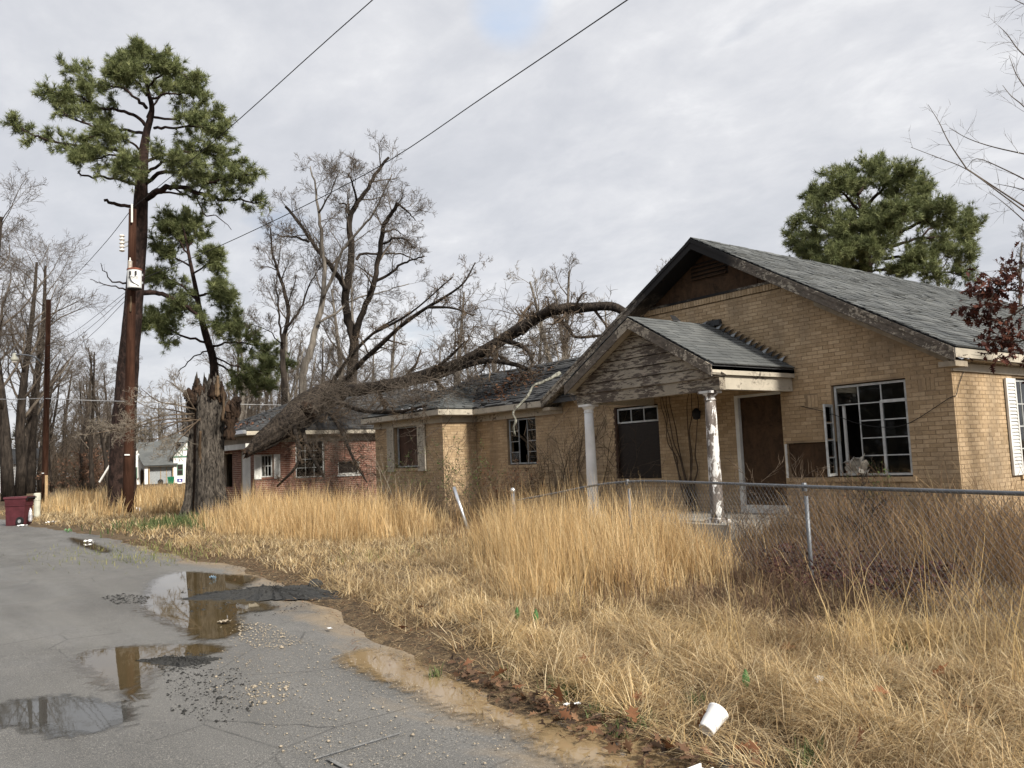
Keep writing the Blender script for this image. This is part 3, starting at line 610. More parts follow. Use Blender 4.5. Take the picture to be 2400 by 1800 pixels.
    obj('fascia_board', MB().box(12.64, 26.1, E0-.005, E0+.025, EZ-.15, EZ-.012), PC, H); obj('soffit', MB().box(FX+.0, 26.1, E0+.03, SY-.005, EZ-.17, EZ-.155), MT['soffit'], H)
    obj('frieze_board', MB().box(FX-.02, 26, SY-.04, SY-.012, 2.665, 2.79), PC, H)
    m = MB()
    for k in range(30): m.box(FX+.25+k*.13, FX+.28+k*.13, SY-.11, SY-.015, 2.79, 2.825)
    obj('dentil_strip', m, MT['soffit'], H)
    # ---- recess and hip wing roofs
    sl = .50; xe = 12.76; xr = 15.4; zt = EZ+sl*(xr-xe)
    rr_ = obj('roof', MB().prism([(xe, 13, EZ), (xr, 13, zt), (xr, 13, zt-.12), (xe, 13, EZ-.11)], (0, 9., 0)).prism([(xr+.001, 13, zt), (xr+4, 13, EZ-.4), (xr+4, 13, EZ-.5), (xr+.001, 13, zt-.12)], (0, 9., 0)), MT['shingle_dark'], H)
    l2 = math.hypot(1, sl); planes = [((xe-.02, 13.2, EZ+.004), (0, 1, 0), (1/l2, 0, sl/l2), tabs(0, 0, 0, 8.6, (xr-xe)*l2, seed=6, drop=.05))]
    hs = .40; hx, hy0, hy1 = 11.67, 18.15, 22.42; hw = (hy1-hy0)/2; hz = EZ+hs*hw; yc = (hy0+hy1)/2
    m = MB(); A, B_, C_, D_ = (hx, hy0, EZ), (hx, hy1, EZ), (hx+hw, yc, hz), (17, yc, hz); dn = lambda p: (p[0], p[1], p[2]-.11)
    P_ = [A, B_, C_, D_, (17, hy0, EZ), (17, hy1, EZ)]; m.add(P_+[dn(p) for p in P_], [(0, 2, 1), (0, 4, 3, 2), (1, 2, 3, 5), (0, 1, 7, 6), (4, 0, 6, 10), (1, 5, 11, 7), (6, 7, 11, 10)])
    hr = obj('roof', m, MT['shingle_dark'], H); l3 = math.hypot(1, hs)
    planes2 = [((hx-.02, hy0, EZ+.004), (0, 1, 0), (1/l3, 0, hs/l3), tabs(0, 0, 0, 2*hw, hw*l3, lambda w: (w/l3, 2*hw-w/l3), seed=7, drop=.06)), ((hx, hy0-.02, EZ+.004), (1, 0, 0), (0, 1/l3, hs/l3), tabs(0, 0, 0, 4, hw*l3, lambda w: (w/l3, 4.2), seed=8, drop=.03))]
    tab_mass('shingles', rr_, planes, MT['shingle_dark'], .01); tab_mass('shingles', hr, planes2, MT['shingle_grey'], .012)
    obj('fascia_board', MB().box(hx-.025, hx, hy0-.02, hy1, EZ-.16, EZ-.02), PC, H); obj('fascia_board', MB().box(hx, xe+.2, hy0-.025, hy0, EZ-.16, EZ-.02), PC, H); obj('fascia_board', MB().box(xe-.025, xe, 15.13, hy0-.03, EZ-.16, EZ-.02), PC, H)
    obj('soffit', MB().box(hx+.001, 12.0, hy0+.001, hy1, EZ-.18, EZ-.165).box(12.0, FX+.1, hy0+.001, 18.47, EZ-.18, EZ-.165).box(xe+.001, FX+.1, 15.1, hy0, EZ-.181, EZ-.166), MT['soffit'], H)
    for a, b, c, d in ((FX-.03, FX-.012, 14.86, 18.42), (11.94, 11.958, 18.42, 22.17)): obj('frieze_board', MB().box(a, b, c, d, 2.632, 2.80), PC, H)
    obj('frieze_board', MB().box(11.96, FX-.035, 18.42, 18.438, 2.632, 2.80), PC, H)
    for sd in range(2):
        g = [[(hx-.04+.12*i+.02*math.sin(3*j+sd), 18.9+.9*sd+.11*j, EZ+.03+.05*i+.03*math.sin(2.3*i+1.7*j+sd)) for j in range(6)] for i in range(3)]
        obj('torn_flashing', MB().sheet(g), MT['silver_wrap'], H)
    # ---- porch
    PX, PW, PE = 11.06, 1.8, 3.0; pz = lambda y: PE+RS*(PW-abs(y-RY)); P0x = 10.76
    obj('porch_slab', MB().box(10.72, FX-.012, 8.35, 12.35, -.1, .42).box(10.3, 10.71, 9.3, 11.4, -.1, .24), MT['concrete'], H)
    for yy, mt in ((8.86, 'paint_column'), (11.82, 'paint_column_good')):
        c = obj('column', MB().lathe((PX, yy, .50), [(.112, 0), (.110, .1), (.104, .7), (.094, 1.5), (.088, 1.93)], 20), MT[mt], H, smooth=True)
        if mt == 'paint_column': c['label'] = 'white column with badly peeling paint'
        obj('capital', MB().lathe((PX, yy, 2.43), [(.088, 0), (.100, .005), (.100, .022), (.09, .03), (.09, .06), (.108, .075), (.125, .10), (.128, .115)], 20), MT[mt], c, smooth=False)
        obj('abacus', MB().box(PX-.14, PX+.14, yy-.14, yy+.14, 2.548, 2.59), MT[mt], c); obj('column_base', MB().box(PX-.15, PX+.15, yy-.15, yy+.15, .422, .47).lathe((PX, yy, .47), [(.14, 0), (.145, .012), (.14, .03), (.118, .035)], 20), MT[mt], c)
    PS = MT['paint_siding']
    obj('porch_beam', MB().box(PX-.06, PX+.09, 8.60, 12.08, 2.592, 2.80), PS, H)
    for ya in (8.64, 11.96): obj('porch_beam', MB().box(PX+.092, FX-.013, ya-.06+.02, ya+.10+.02, 2.60, 2.86), PC, H)
    obj('porch_ceiling', MB().box(PX+.08, FX-.012, 8.55, 12.1, 2.862, 2.88), MT['soffit'], H)
    z = 2.802; k = 0
    while z < 3.86:
        z1 = min(z+.174, 3.93); h0, h1 = (pz(RY)-.12-z)/RS, max((pz(RY)-.12-z1)/RS, .02); xo = PX-.062
        obj('siding_board', MB().prism([(xo-.034, RY-h0, z), (xo-.034, RY+h0, z), (xo-.006, RY+h1, z1), (xo-.006, RY-h1, z1)], (.02, 0, 0)), PS, H); z += .182; k += 1
    pr = obj('porch_roof', MB().prism([(P0x, RY-PW, PE), (P0x, RY, pz(RY)), (P0x, RY, pz(RY)-.1), (P0x, RY-PW, PE-.09)], (FX-P0x-.012, 0, 0)).prism([(P0x, RY+PW, PE), (P0x, RY+.001, pz(RY)), (P0x, RY+.001, pz(RY)-.1), (P0x, RY+PW, PE-.09)], (FX-P0x-.012, 0, 0)), MT['shingle_dark'], H)
    tl = tabs(0, 0, 0, FX-P0x-.02, PW*L_, seed=9)
    for a, b, c, d in tl: tab_obj(pr, (P0x-.02, RY-PW-.03, PE+.002), (1, 0, 0), Wv, a, b, c, d, MT['shingle_grey'])
    tab_mass('shingles', pr, [((P0x-.02, RY+PW+.03, PE+.002), (1, 0, 0), (0, -1/L_, RS/L_), tabs(0, 0, 0, FX-P0x-.02, PW*L_, seed=10))], MT['shingle_grey'])
    for k in range(8): obj('ridge_shingle', MB().prism([(P0x-.02+k*.285, RY-.15, pz(RY)-.065+.006), (P0x-.02+k*.285, RY, pz(RY)+.028), (P0x-.02+k*.285, RY+.15, pz(RY)-.065), (P0x-.02+k*.285, RY, pz(RY)+.014)], (.30, 0, .004)), MT['shingle_grey'], pr)
    for sg in (1, -1):
        ye = RY+sg*PW; obj('rake_board', MB().prism([(P0x-.03, ye, PE-.012), (P0x-.03, RY, pz(RY)-.012), (P0x-.03, RY, pz(RY)-.20), (P0x-.03, ye, PE-.20)], (.028, 0, 0)), MT['paint_rake'], H)
        obj('soffit', MB().prism([(P0x, ye, PE-.14), (P0x, RY, pz(RY)-.14), (P0x, RY, pz(RY)-.155), (P0x, ye, PE-.155)], (PX-.09-P0x, 0, 0)), PC, H)
        obj('fascia_board', MB().box(P0x, FX-.013, min(ye, ye-sg*.025), max(ye, ye-sg*.025), PE-.165, PE-.03), PC, H); y2 = RY+sg*1.66
        obj('soffit', MB().box(PX-.09, FX-.013, min(ye-sg*.03, y2), max(ye-sg*.03, y2), PE-.16, PE-.145), PC, H)
    # step flashing along the porch roof and wall
    for k in range(16):
        f = (k+.35)/16; y = RY-f*PW*1.0+.10; z = pz(y)+.012; g = []
        for i in range(4):
            a = i/3*1.35; g.append([(FX-.016-.10*math.sin(a)*1.0, y-.075+.15*j+.02*i, z+.105*math.cos(a)+(.04 if j == 0 else .0)-.004*i) for j in range(2)])
        obj('step_flashing', MB().sheet(g).sheet([[(p[0], p[1], p[2]-.008) for p in r] for r in g]), MT['shingle_dark'] if k % 3 else MT['steel_grey'], H)
    obj('step_flashing', MB().box(FX-.1, FX-.02, 10.05, 10.3, 4.02, 4.13), MT['shingle_dark'], H); obj('loose_shingle', MB().prism([(11.9, RY-.05, 4.06), (12.05, RY-.1, 4.05), (12.08, RY+.05, 4.17), (11.95, RY+.05, 4.18)], (.01, 0, .015)), MT['black_rubber'], H)
    # ---- openings
    SW = MT['steel_white']; wp = FX+.07
    w = steel_window(H, 'x', wp, 6.58, 7.84, 1.085, 2.61, 3, 5, SW, skip={(2, 0), (2, 1), (2, 2), (2, 3)}, label='steel casement window with its left leaf swung open')
    obj('jamb_board', MB().box(FX+.1, FX+.14, 7.70, 7.74, 1.1, 2.3), MT['paint_white'], w)
    obj('casement_rail', MB().box(wp-.028, wp+.028, 6.60, 7.03, 2.265, 2.315), SW, w); obj('casement_rail', MB().box(wp-.03, wp+.03, 6.995, 7.035, 1.1, 2.265), SW, w)
    # open leaf: hinged at the left jamb, swung out to the wall
    leaf = bpy.data.objects.new('casement_leaf', None); hv = Vector((FX-.015, 7.86, 0)); dv = Vector((-.97, -.22, 0)).normalized()
    def lf(mm, a, b, c, d, th=.016):
        p, q = hv+dv*a, hv+dv*b; return mm.bar((p.x, p.y, (c+d)/2), (q.x, q.y, (c+d)/2), th, d-c)
    m = MB(); lf(m, 0, .035, 1.09, 2.30, .03); lf(m, .375, .41, 1.09, 2.30, .03); lf(m, .035, .375, 1.09, 1.135, .028); lf(m, .035, .375, 2.255, 2.30, .028); leaf = obj('casement_leaf', m, SW, w)
    for j in range(1, 4): obj('muntin', lf(MB(), .035, .375, 1.11+j*.29-.01, 1.11+j*.29+.01, .02), SW, leaf)
    leaf_p = [obj('pane', lf(MB(), .04, .37, 1.14+j*.288, 1.115+(j+1)*.285, .004), MT['window_glass'], leaf) for j in range(4)]
    g = [[(FX-.02+.16*math.sin(2.1*i+.8*j)*.5+.02*i, 7.32+.46*i/6+.04*math.sin(4*j), 1.10+.055*j*(1-.3*i/6)+.05*math.sin(1.9*i+2.2*j)*(j > 0)) for j in range(7)] for i in range(7)]
    tag(obj('curtain', MB().sheet(g), MT['cloth'], origin=(FX, 7.5, 1.1)), 'crumpled pale cloth hanging out of the open casement', 'cloth')
    obj('board_panel', MB().box(FX+.05, FX+.065, 7.87, 8.80, 1.07, 1.66), MT['osb'], H); obj('board_panel', MB().box(FX+.06, FX+.08, 8.90, 9.80, .56, 2.58), MT['osb'], H)['label'] = 'brown plywood sheet nailed over the doorway'
    obj('door_frame', MB().box(FX-.02, FX+.12, 9.80, 9.88, .42, 2.62).box(FX-.02, FX+.05, 8.86, 9.80, 2.575, 2.62).box(FX-.05, FX+.05, 8.80, 9.86, .42, .56), MT['paint_white'], H)
    obj('side_trim', MB().box(FX-.018, FX+.04, 8.805, 8.845, 1.0, 1.66), MT['paint_white'], H)
    w = steel_window(H, 'x', FX+.07, 11.88, 13.1, 2.27, 2.6, 3, 1, SW, label='three-pane transom above the boarded window')
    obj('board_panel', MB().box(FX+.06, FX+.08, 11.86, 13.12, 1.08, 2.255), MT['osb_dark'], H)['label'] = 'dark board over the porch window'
    obj('window_jamb', MB().box(FX-.005, FX+.1, 13.09, 13.15, 1.08, 2.62), MT['brown_board'], H)
    w = steel_window(H, 'x', FX+.07, 15.93, 17.05, 1.46, 2.61, 3, 4, MT['steel_grey'], skip={(1, 0), (1, 1), (1, 2), (1, 3), (2, 1)}, label='broken steel window with missing panes')
    w = steel_window(H, 'x', 12.04, 19.72, 20.92, 1.49, 2.63, 1, 1, MT['steel_grey'], skip={(0, 0)}); obj('board_panel', MB().box(12.08, 12.10, 19.72, 20.92, 1.5, 2.62), MT['brown_board'], H)
    shutter(H, 'x', 11.955, 19.28, 19.66, 1.37, 2.64, MT['paint_cream'], 22); shutter(H, 'x', 11.955, 20.98, 21.36, 1.37, 2.64, MT['paint_cream'], 22); shutter(H, 'y', SY-.013, 14.86, 15.24, .99, 2.60, MT['paint_white'], 24)
    steel_window(H, 'y', SY+.07, 15.28, 16.98, 1.0, 2.6, 4, 4, SW)
    # dangling wire on the wall
    p = smooth_path([(FX-.03, 8.45, 2.32), (FX-.05, 7.9, 2.16), (FX-.03, 7.4, 1.95), (FX-.03, 6.9, 1.86), (FX-.03, 6.5, 1.92), (FX-.03, SY+.05, 2.25), (FX-.02, SY-.04, 2.27), (FX+.15, SY-.03, 2.45), (FX+.35, SY-.03, 2.66)], 4)
    tag(obj('cable', tube_mesh('cable', [([(p, np.full(len(p), .006))], 5)]), MT['black_wire'], origin=(FX, 7, 2)), 'thin loose cable sagging across the tan brick wall and window', 'cable')
    obj('porch_lamp', MB().lathe((FX-.13, 10.72, 2.22), [(.02, 0), (.07, .02), (.085, .14), (.06, .2), (.02, .23)], 12).box(FX-.13, FX-.012, 10.70, 10.74, 2.36, 2.40), MT['black_rubber'], H)
build_tan_house()
# ---------------------------------------------------------------- the red brick house behind
def build_red_house():
    YS = 27.6; X0 = float(onY(597, 1060, YS)[0]); X1 = 20.; Y1 = 32.2; BR, MP = MT['brick_red'], MT['mortar_pale']
    H = thing('brick_house', 'low red brick house with fallen tree across its roof', 'house', (X0+4, YS+4, .2))
    def hx(x, y0, x1, y1): a, b = onY(x, y0, YS), onY(x1, y1, YS); return (float(a[0]), float(b[0]), float(b[2]), float(a[2]))
    holes = [hx(692, 1033, 762, 1118), hx(792, 1081, 843, 1110), hx(612, 1066, 640, 1118)]
    m = MB()
    for a, b, c, d in cells(X0, X1, -.2, 2.75, holes): m.box(a, b, YS, YS+.2, c, d)
    obj('wall', m, MP, H); fh = [(28.0, 28.9, .4, 2.3), (29.8, 31, 1., 2.2)]; m = MB()
    for a, b, c, d in cells(YS+.2, Y1, -.2, 2.75, fh): m.box(X0, X0+.2, a, b, c, d)
    m.box(X1-.2, X1, YS+.2, Y1, -.2, 2.75); m.box(X0+.2, X1-.2, Y1-.2, Y1, -.2, 2.75); obj('wall', m, MP, H)
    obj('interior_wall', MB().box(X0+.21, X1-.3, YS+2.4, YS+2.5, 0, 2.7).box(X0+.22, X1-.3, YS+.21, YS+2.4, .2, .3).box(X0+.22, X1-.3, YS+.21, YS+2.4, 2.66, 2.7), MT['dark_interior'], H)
    side = lay(X0, 16.5, .0, 2.5, holes); fr = lay(YS+.012, Y1, .0, 2.5, fh)
    vis = [b for b in side if float(pj((b[0], YS, b[2]))[0]) > 772 and b[2] > 1.75]; vis.sort(key=lambda b: -b[2]); own = vis[:220]; ks = set(own)
    for b in own: brick_obj(H, 'y', YS, *b, BR)
    brick_mass('brick_courses', H, [('y', YS, [b for b in side if b not in ks]), ('x', X0, fr)], BR)
    # hip roof with its ridge running back from the street
    ez = 2.9; ex0, ex1, ey0, ey1 = X0-.4, X1+.4, YS-.4, Y1+.4; ry = (ey0+ey1)/2; k_ = onY(768, 911, ry); rx, rz = float(k_[0]), float(k_[2])
    V = [(ex0, ey0, ez), (ex1, ey0, ez), (ex1, ey1, ez), (ex0, ey1, ez), (rx, ry, rz), (ex1-1, ry, rz)]
    m = MB(); m.add(V+[(x, y, z-.12) for x, y, z in V[:4]], [(0, 1, 5, 4), (0, 4, 3), (1, 2, 5), (2, 3, 4, 5), (0, 6, 7, 1), (0, 3, 9, 6), (1, 7, 8, 2), (2, 8, 9, 3), (6, 9, 8, 7)])
    rf = obj('roof', m, MT['shingle_dark'], H); L_ = math.hypot(ry-ey0, rz-ez); sl = lambda w: w/L_
    Wv = (0, (ry-ey0)/L_, (rz-ez)/L_); t1 = tabs(0, 0, 0, 9, L_, lambda w: ((rx-ex0)*w/L_, ex1-ex0), seed=21, drop=.03)
    L2 = math.hypot(rx-ex0, rz-ez); t2 = tabs(0, 0, 0, 9, L2, lambda w: ((ry-ey0)*w/L2, (ey1-ey0)-(ry-ey0)*w/L2), seed=22, drop=.02)
    tab_mass('shingles', rf, [((ex0, ey0-.02, ez+.004), (1, 0, 0), Wv, t1), ((ex0-.02, ey0, ez+.004), (0, 1, 0), ((rx-ex0)/L2, 0, (rz-ez)/L2), t2)], MT['shingle_dark'], .006)
    PC = MT['paint_cream']
    obj('fascia_board', MB().box(ex0-.02, ex1, ey0-.025, ey0, ez-.15, ez-.02), PC, H); obj('fascia_board', MB().box(ex0-.025, ex0, ey0, ey1, ez-.15, ez-.02), MT['paint_white'], H)
    obj('soffit', MB().box(ex0, ex1, ey0, YS+.1, ez-.17, ez-.155).box(ex0, X0+.1, YS+.1, ey1, ez-.171, ez-.156), MT['soffit'], H); obj('frieze_board', MB().box(X0-.02, X1, YS-.035, YS-.012, 2.505, 2.74), PC, H)
    p = [(X0-.5, 29.4, 2.95), (X0-.5, 34, 3.0)]; obj('gutter', MB().box(ex0-.14, ex0-.03, ey0, 32.6, ez-.1, ez+.02), MT['galvanized_bright'], H)
    obj('porch_beam', MB().box(X0-.35, X0-.2, 27.5, 31.8, 2.30, 2.48), MT['paint_white'], H); obj('door', MB().box(X0+.02, X0+.07, 28.05, 28.85, .4, 2.28), MT['paint_white'], H)
    obj('post', MB().box(X0-.34, X0-.22, 31.5, 31.65, .2, 2.28), MT['paint_white'], H)
    a, b, c, d = holes[0]; steel_window(H, 'y', YS+.07, a+.02, b-.02, c+.02, d-.02, 3, 4, MT['steel_white'], skip={(0, 3), (1, 0), (2, 2)})
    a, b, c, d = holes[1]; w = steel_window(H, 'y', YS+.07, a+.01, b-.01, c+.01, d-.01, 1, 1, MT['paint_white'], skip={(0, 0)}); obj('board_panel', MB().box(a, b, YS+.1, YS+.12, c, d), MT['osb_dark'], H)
    a, b, c, d = holes[2]; w = steel_window(H, 'y', YS+.07, a+.01, b-.01, c+.01, d-.01, 3, 2, MT['steel_white'], skip={(2, 0)})
    obj('curtain_panel', MB().box(a+.06, a+.2, YS+.12, YS+.13, c+.05, d-.05), MT['cloth'], w)
    shutter(H, 'y', YS-.013, b+.02, b+.24, c-.05, d, MT['paint_white'], 16); shutter(H, 'y', YS-.013, a-.26, a-.02, c-.05, d, MT['paint_white'], 16)
    for i, q in enumerate(holes):
        obj('window_sill', MB().box(q[0]-.05, q[1]+.05, YS-.05, YS+.1, q[2]-.07, q[2]-.003), MT['paint_white'] if i == 1 else MT['brick_red'], H)
    return X0
RX0 = build_red_house()
# ---------------------------------------------------------------- the white cottage far down the street
def build_cottage():
    d = 110.; k = .00615*1.0; z0 = 1335
    H = thing('cottage', 'white stucco cottage with grey roof and green half-timbered gable, far down the street', 'house', (0, 0, 0))
    X = lambda zx: (zx-740)*k; Z = lambda zy: (z0-zy)*k
    WS, GP = MT['stucco_white'], MT['green_paint']
    obj('wall', MB().prism([(X(105), 2.2, Z(1340)), (X(105), 2.2, Z(880)), (X(165), 2.2, Z(630)), (X(250), 2.2, Z(600)), (X(330), 2.2, Z(860)), (X(390), 2.2, Z(940)), (X(390), 2.2, Z(1340))], (0, .2, 0)), WS, H)
    obj('wall', MB().box(X(965), X(1700), .0, .2, Z(1340), Z(770)).prism([(X(930), .0, Z(770)), (X(1220), .0, Z(450)), (X(1460), .0, Z(450)), (X(1740), .0, Z(770))], (0, .2, 0)).box(X(965), X(965)+.2, .2, 5, Z(1340), Z(945)).box(X(1700)-.2, X(1700), .2, 7, Z(1340), Z(780)), WS, H)
    obj('wall', MB().box(X(390), X(965), 2.4, 2.5, Z(1340), Z(940)), MT['stucco_white'], H)
    obj('porch_post', MB().box(X(390), X(455), .1, .6, Z(1340), Z(945)), WS, H); obj('porch_post', MB().box(X(945), X(962), .1, .3, Z(1340), Z(965)), MT['new_wood'], H); obj('porch_post', MB().box(X(470), X(490), .1, .3, Z(1340), Z(965)), MT['new_wood'], H)
    for q in (710, 825): obj('screen_post', MB().box(X(q)-.03, X(q)+.03, .5, .56, Z(1340), Z(970)), MT['new_wood'], H)
    obj('porch_screen', MB().box(X(490), X(945), .6, .64, Z(1340), Z(970)), MT['steel_grey'], H)
    obj('porch_beam', MB().box(X(395), X(965), .05, .35, Z(975), Z(945)), WS, H)
    # swept porch roof: a curved sheet from eave up to the ridge
    g = []
    for i in range(9):
        f = i/8; zy = 940-530*f; y = -.4+4.6*f+.9*math.sin(math.pi*f)*.6; lx = 380-175*(1-(1-f)**2)
        g.append([(X(lx), y, Z(zy)), (X(740), y, Z(zy)), (X(1045) if f < .35 else X(1045-100*(f-.35)), y, Z(zy))])
    obj('roof', MB().sheet(g).sheet([[(p[0], p[1]+.05, p[2]-.1) for p in r] for r in g]), MT['shingle_grey'], H)
    obj('roof', MB().prism([(X(900), -.3, Z(780)), (X(1215), -.3, Z(425)), (X(1240), -.3, Z(445)), (X(930), -.3, Z(790))], (0, 6, 0)).prism([(X(1215), -.3, Z(425)), (X(1460), -.3, Z(425)), (X(1460), -.3, Z(445)), (X(1215), -.3, Z(445))], (0, 1, 0)).prism([(X(1770), -.3, Z(780)), (X(1460), -.3, Z(425)), (X(1450), -.3, Z(445)), (X(1740), -.3, Z(790))], (0, 6, 0)), MT['shingle_grey'], H)
    obj('roof', MB().prism([(X(560), 5, Z(420)), (X(1060), 6, Z(215)), (X(1400), 6, Z(380)), (X(1400), 5, Z(430))], (0, 1.5, 0)), MT['shingle_grey'], H)
    obj('trim_board', MB().box(X(960), X(1720), -.06, -.0, Z(790), Z(755)), GP, H)
    for a, b in (((1030, 760), (1030, 640)), ((1145, 760), (1145, 520)), ((1258, 760), (1258, 470)), ((1370, 760), (1370, 470)), ((1480, 760), (1480, 470)), ((1060, 625), (1600, 625)), ((1040, 640), (1145, 760)), ((1150, 520), (1250, 620)), ((1262, 610), (1370, 500))):
        obj('timber', MB().bar((X(a[0]), -.03, Z(a[1])), (X(b[0]), -.03, Z(b[1])), .06, .09, (0, 1, 0.01)), GP, H)
    for a, b, c, e in ((1035, 1160, 1180, 935), (168, 238, 1215, 960)):
        yy = -.04 if a > 500 else 2.16
        f = obj('window', MB().box(X(a), X(b), yy, yy+.03, Z(c), Z(e)), GP, H); mid = (c+e)/2
        for zz in ((c-14, mid+8), (mid-8, e+14)): obj('pane', MB().box(X(a+14), X(b-14), yy-.02, yy-.004, Z(zz[0]), Z(zz[1])), MT['osb_dark'], f)
    obj('door', MB().box(X(1335), X(1500), -.06, -.01, Z(1340), Z(925)), MT['rust'], H); obj('arch_door', MB().prism([(X(300), 2.12, Z(1335)), (X(300), 2.12, Z(1060)), (X(330), 2.12, Z(985)), (X(365), 2.12, Z(1060)), (X(365), 2.12, Z(1335))], (0, .06, 0)), MT['brown_board'], H)
    c = at(380.3, 1125, d); H.location = (c[0], c[1], .25); fx = math.atan2(c[1], c[0]); H.rotation_euler = (0, 0, fx-math.pi/2)
    def place(o, zx, y, zy=1365):
        r = fx-math.pi/2; lx = X(zx); o.location = (c[0]+lx*math.cos(r)-y*math.sin(r), c[1]+lx*math.sin(r)+y*math.cos(r), .1); o.rotation_euler = (0, 0, r)
    b = thing('trash_bin', 'green wheeled bin beside the white cottage porch', 'bin', (0, 0, 0)); s = .00615
    obj('bin_body', MB().add([(-.33, -.3, 0), (.33, -.3, 0), (.33, .3, 0), (-.33, .3, 0), (-.4, -.38, .88), (.4, -.38, .88), (.4, .38, .88), (-.4, .38, .88)], [(0, 3, 2, 1), (4, 5, 6, 7), (0, 1, 5, 4), (1, 2, 6, 5), (2, 3, 7, 6), (3, 0, 4, 7)]), MT['green_plastic'], b)
    obj('lid', MB().prism([(-.44, -.42, .88), (-.44, .42, .88), (-.44, .42, 1.0), (-.44, -.3, .98)], (.88, 0, 0)), MT['green_plastic'], b)
    for sx in (-.3, .3): obj('wheel', MB().lathe((sx, .36, .13), [(.13, -.03), (.13, .03)], 12, (1, 0, 0)), MT['black_rubber'], b)
    place(b, 910, -1.6)
    sgn = thing('yard_sign', 'small blue and white yard sign on the lawn before the cottage', 'sign', (0, 0, 0))
    obj('sign_panel', MB().box(-.33, .33, -.01, .01, .27, .68), MT['sign_blue'], sgn); obj('sign_panel', MB().box(-.33, .33, -.012, .012, .0, .26), MT['foam_white'], sgn); obj('emblem', MB().prism([(-.14, -.02, .42), (-.05, -.02, .60), (.06, -.02, .56), (.16, -.02, .40), (.02, -.02, .36)], (0, .008, 0)), MT['foam_white'], sgn)
    place(sgn, 1083, -3.)
    wv = thing('cart_wheel', 'dark round wheel leaning on the cottage porch screen', 'wheel', (0, 0, 0)); obj('rim', MB().lathe((0, 0, .36), [(.36, -.04), (.36, .04), (.3, .045), (.3, -.045)], 18, (0, 1, 0)), MT['black_rubber'], wv)
    for q in range(4): obj('spoke', MB().bar((-.3*math.cos(q*.785), 0, .36-.3*math.sin(q*.785)), (.3*math.cos(q*.785), 0, .36+.3*math.sin(q*.785)), .03, .03, (0, 1, 0)), MT['black_rubber'], wv)
    place(wv, 705, -.3)
build_cottage()
def far_house():
    c = at(38, 1150, 95); H = thing('cottage', 'pale clapboard house half hidden behind the leftmost trunks', 'house', (c[0]-1, c[1], .1))
    x, y = c[0]-1, c[1]
    for k in range(9): obj('clapboard', MB().box(x-3, x+3.6, y-.03-.004*(k % 2), y, .5+k*.32, .80+k*.32), MT['stucco_white'], H)
    obj('wall', MB().box(x-3, x+3.6, y, y+6, .1, 3.4), MT['stucco_white'], H); obj('roof', MB().prism([(x-3.4, y-.4, 3.3), (x-3.4, y+3, 5.2), (x-3.4, y+6.4, 3.3)], (7.4, 0, 0)), MT['shingle_dark'], H)
    for q in (-1.2, 1.6):
        w = obj('window', MB().box(x+q-.45, x+q+.45, y-.06, y-.035, 1.3, 2.6), MT['stucco_white'], H); obj('pane', MB().box(x+q-.38, x+q+.38, y-.075, y-.062, 1.36, 2.54), MT['osb_dark'], w)
far_house()
# ================================================================ trees
def unit(v): return v/(np.linalg.norm(v)+1e-9)
def perp(d):
    a = np.array([random.gauss(0, 1) for _ in range(3)]); return unit(a-d*(a@d))
def grow(out, p, d, L, r, lvl, maxl, S):
    n = S['npts'][lvl]; pts = [p]; rad = [r]; q = p; st = L/(n-1); w = S['wig'][min(lvl, len(S['wig'])-1)]; up = S['up'][min(lvl, len(S['up'])-1)]; tip = S.get('tip', .25)
    for i in range(1, n):
        d = d+np.array([random.gauss(0, w), random.gauss(0, w), random.gauss(0, w)+up]); d = d/math.sqrt(d@d); q = q+d*st; pts.append(q); rad.append(r*(1-(1-tip)*i/(n-1)))
    out[lvl].append((np.array(pts), np.array(rad)))
    if lvl < maxl: spawn(out, pts, rad, L, lvl, maxl, S)
def spawn(out, pts, rad, L, lvl, maxl, S, dens=1., f0=None):
    n = len(pts); lo, hi = S['nch'][lvl]; k = int(round(random.uniform(lo, hi)*dens)); f0 = S['f0'][min(lvl, len(S['f0'])-1)] if f0 is None else f0
    for c in range(k):
        f = f0+(1-f0)*((c+random.random())/k); x = f*(n-1); i = min(int(x), n-2); t = x-i
        p = pts[i]*(1-t)+pts[i+1]*t; d0 = unit(pts[i+1]-pts[i]); a = R(random.uniform(*S['ang'])); e = perp(d0)
        if S.get('flat'): e[2] *= S['flat']; e = unit(e)
        d = unit(d0*math.cos(a)+e*math.sin(a)); l = L*random.uniform(*S['ratio'])*(1-.45*f); rr = max((rad[i]*(1-t)+rad[i+1]*t)*random.uniform(.3, .5), S['rmin'])
        grow(out, p, d, l, rr, lvl+1, maxl, S)
BARE = dict(npts=[8, 6, 5, 4, 3], wig=[.10, .16, .2, .24], up=[.03, .05, .06, .05], nch=[(7, 9), (6, 8), (5, 7), (4, 5)], f0=[.3, .25, .2, .15], ang=(25, 60), ratio=(.45, .75), rmin=.006, tip=.3)
def crown_mesh(name, out, lv0=1, sides=(7, 5, 4, 3, 3)):
    g = {}
    for l in out:
        if l >= lv0:
            for pr in out[l]:
                g.setdefault(sides[min(l, len(sides)-1)] if pr[1][0] > .02 else 3, []).append(pr)
    return tube_mesh(name, [(v, k) for k, v in g.items()])
def new_out(): return {i: [] for i in range(7)}
def trace(limb, d0, drift=0., m=5, r=None, wob=.0):
    """photo trace of a limb -> real 3-D path at its own distance, with thickness"""
    P = np.array([q[:2] for q in limb], float); k = len(P); ds = np.array([d0+drift*i/(k-1) for i in range(k)])
    pts = np.array([at(P[i, 0], P[i, 1], ds[i]) for i in range(k)]); pts = smooth_path(pts, m); n = len(pts)
    if wob: pts[1:-1] += rng.normal(0, wob, (n-2, 3))
    return pts
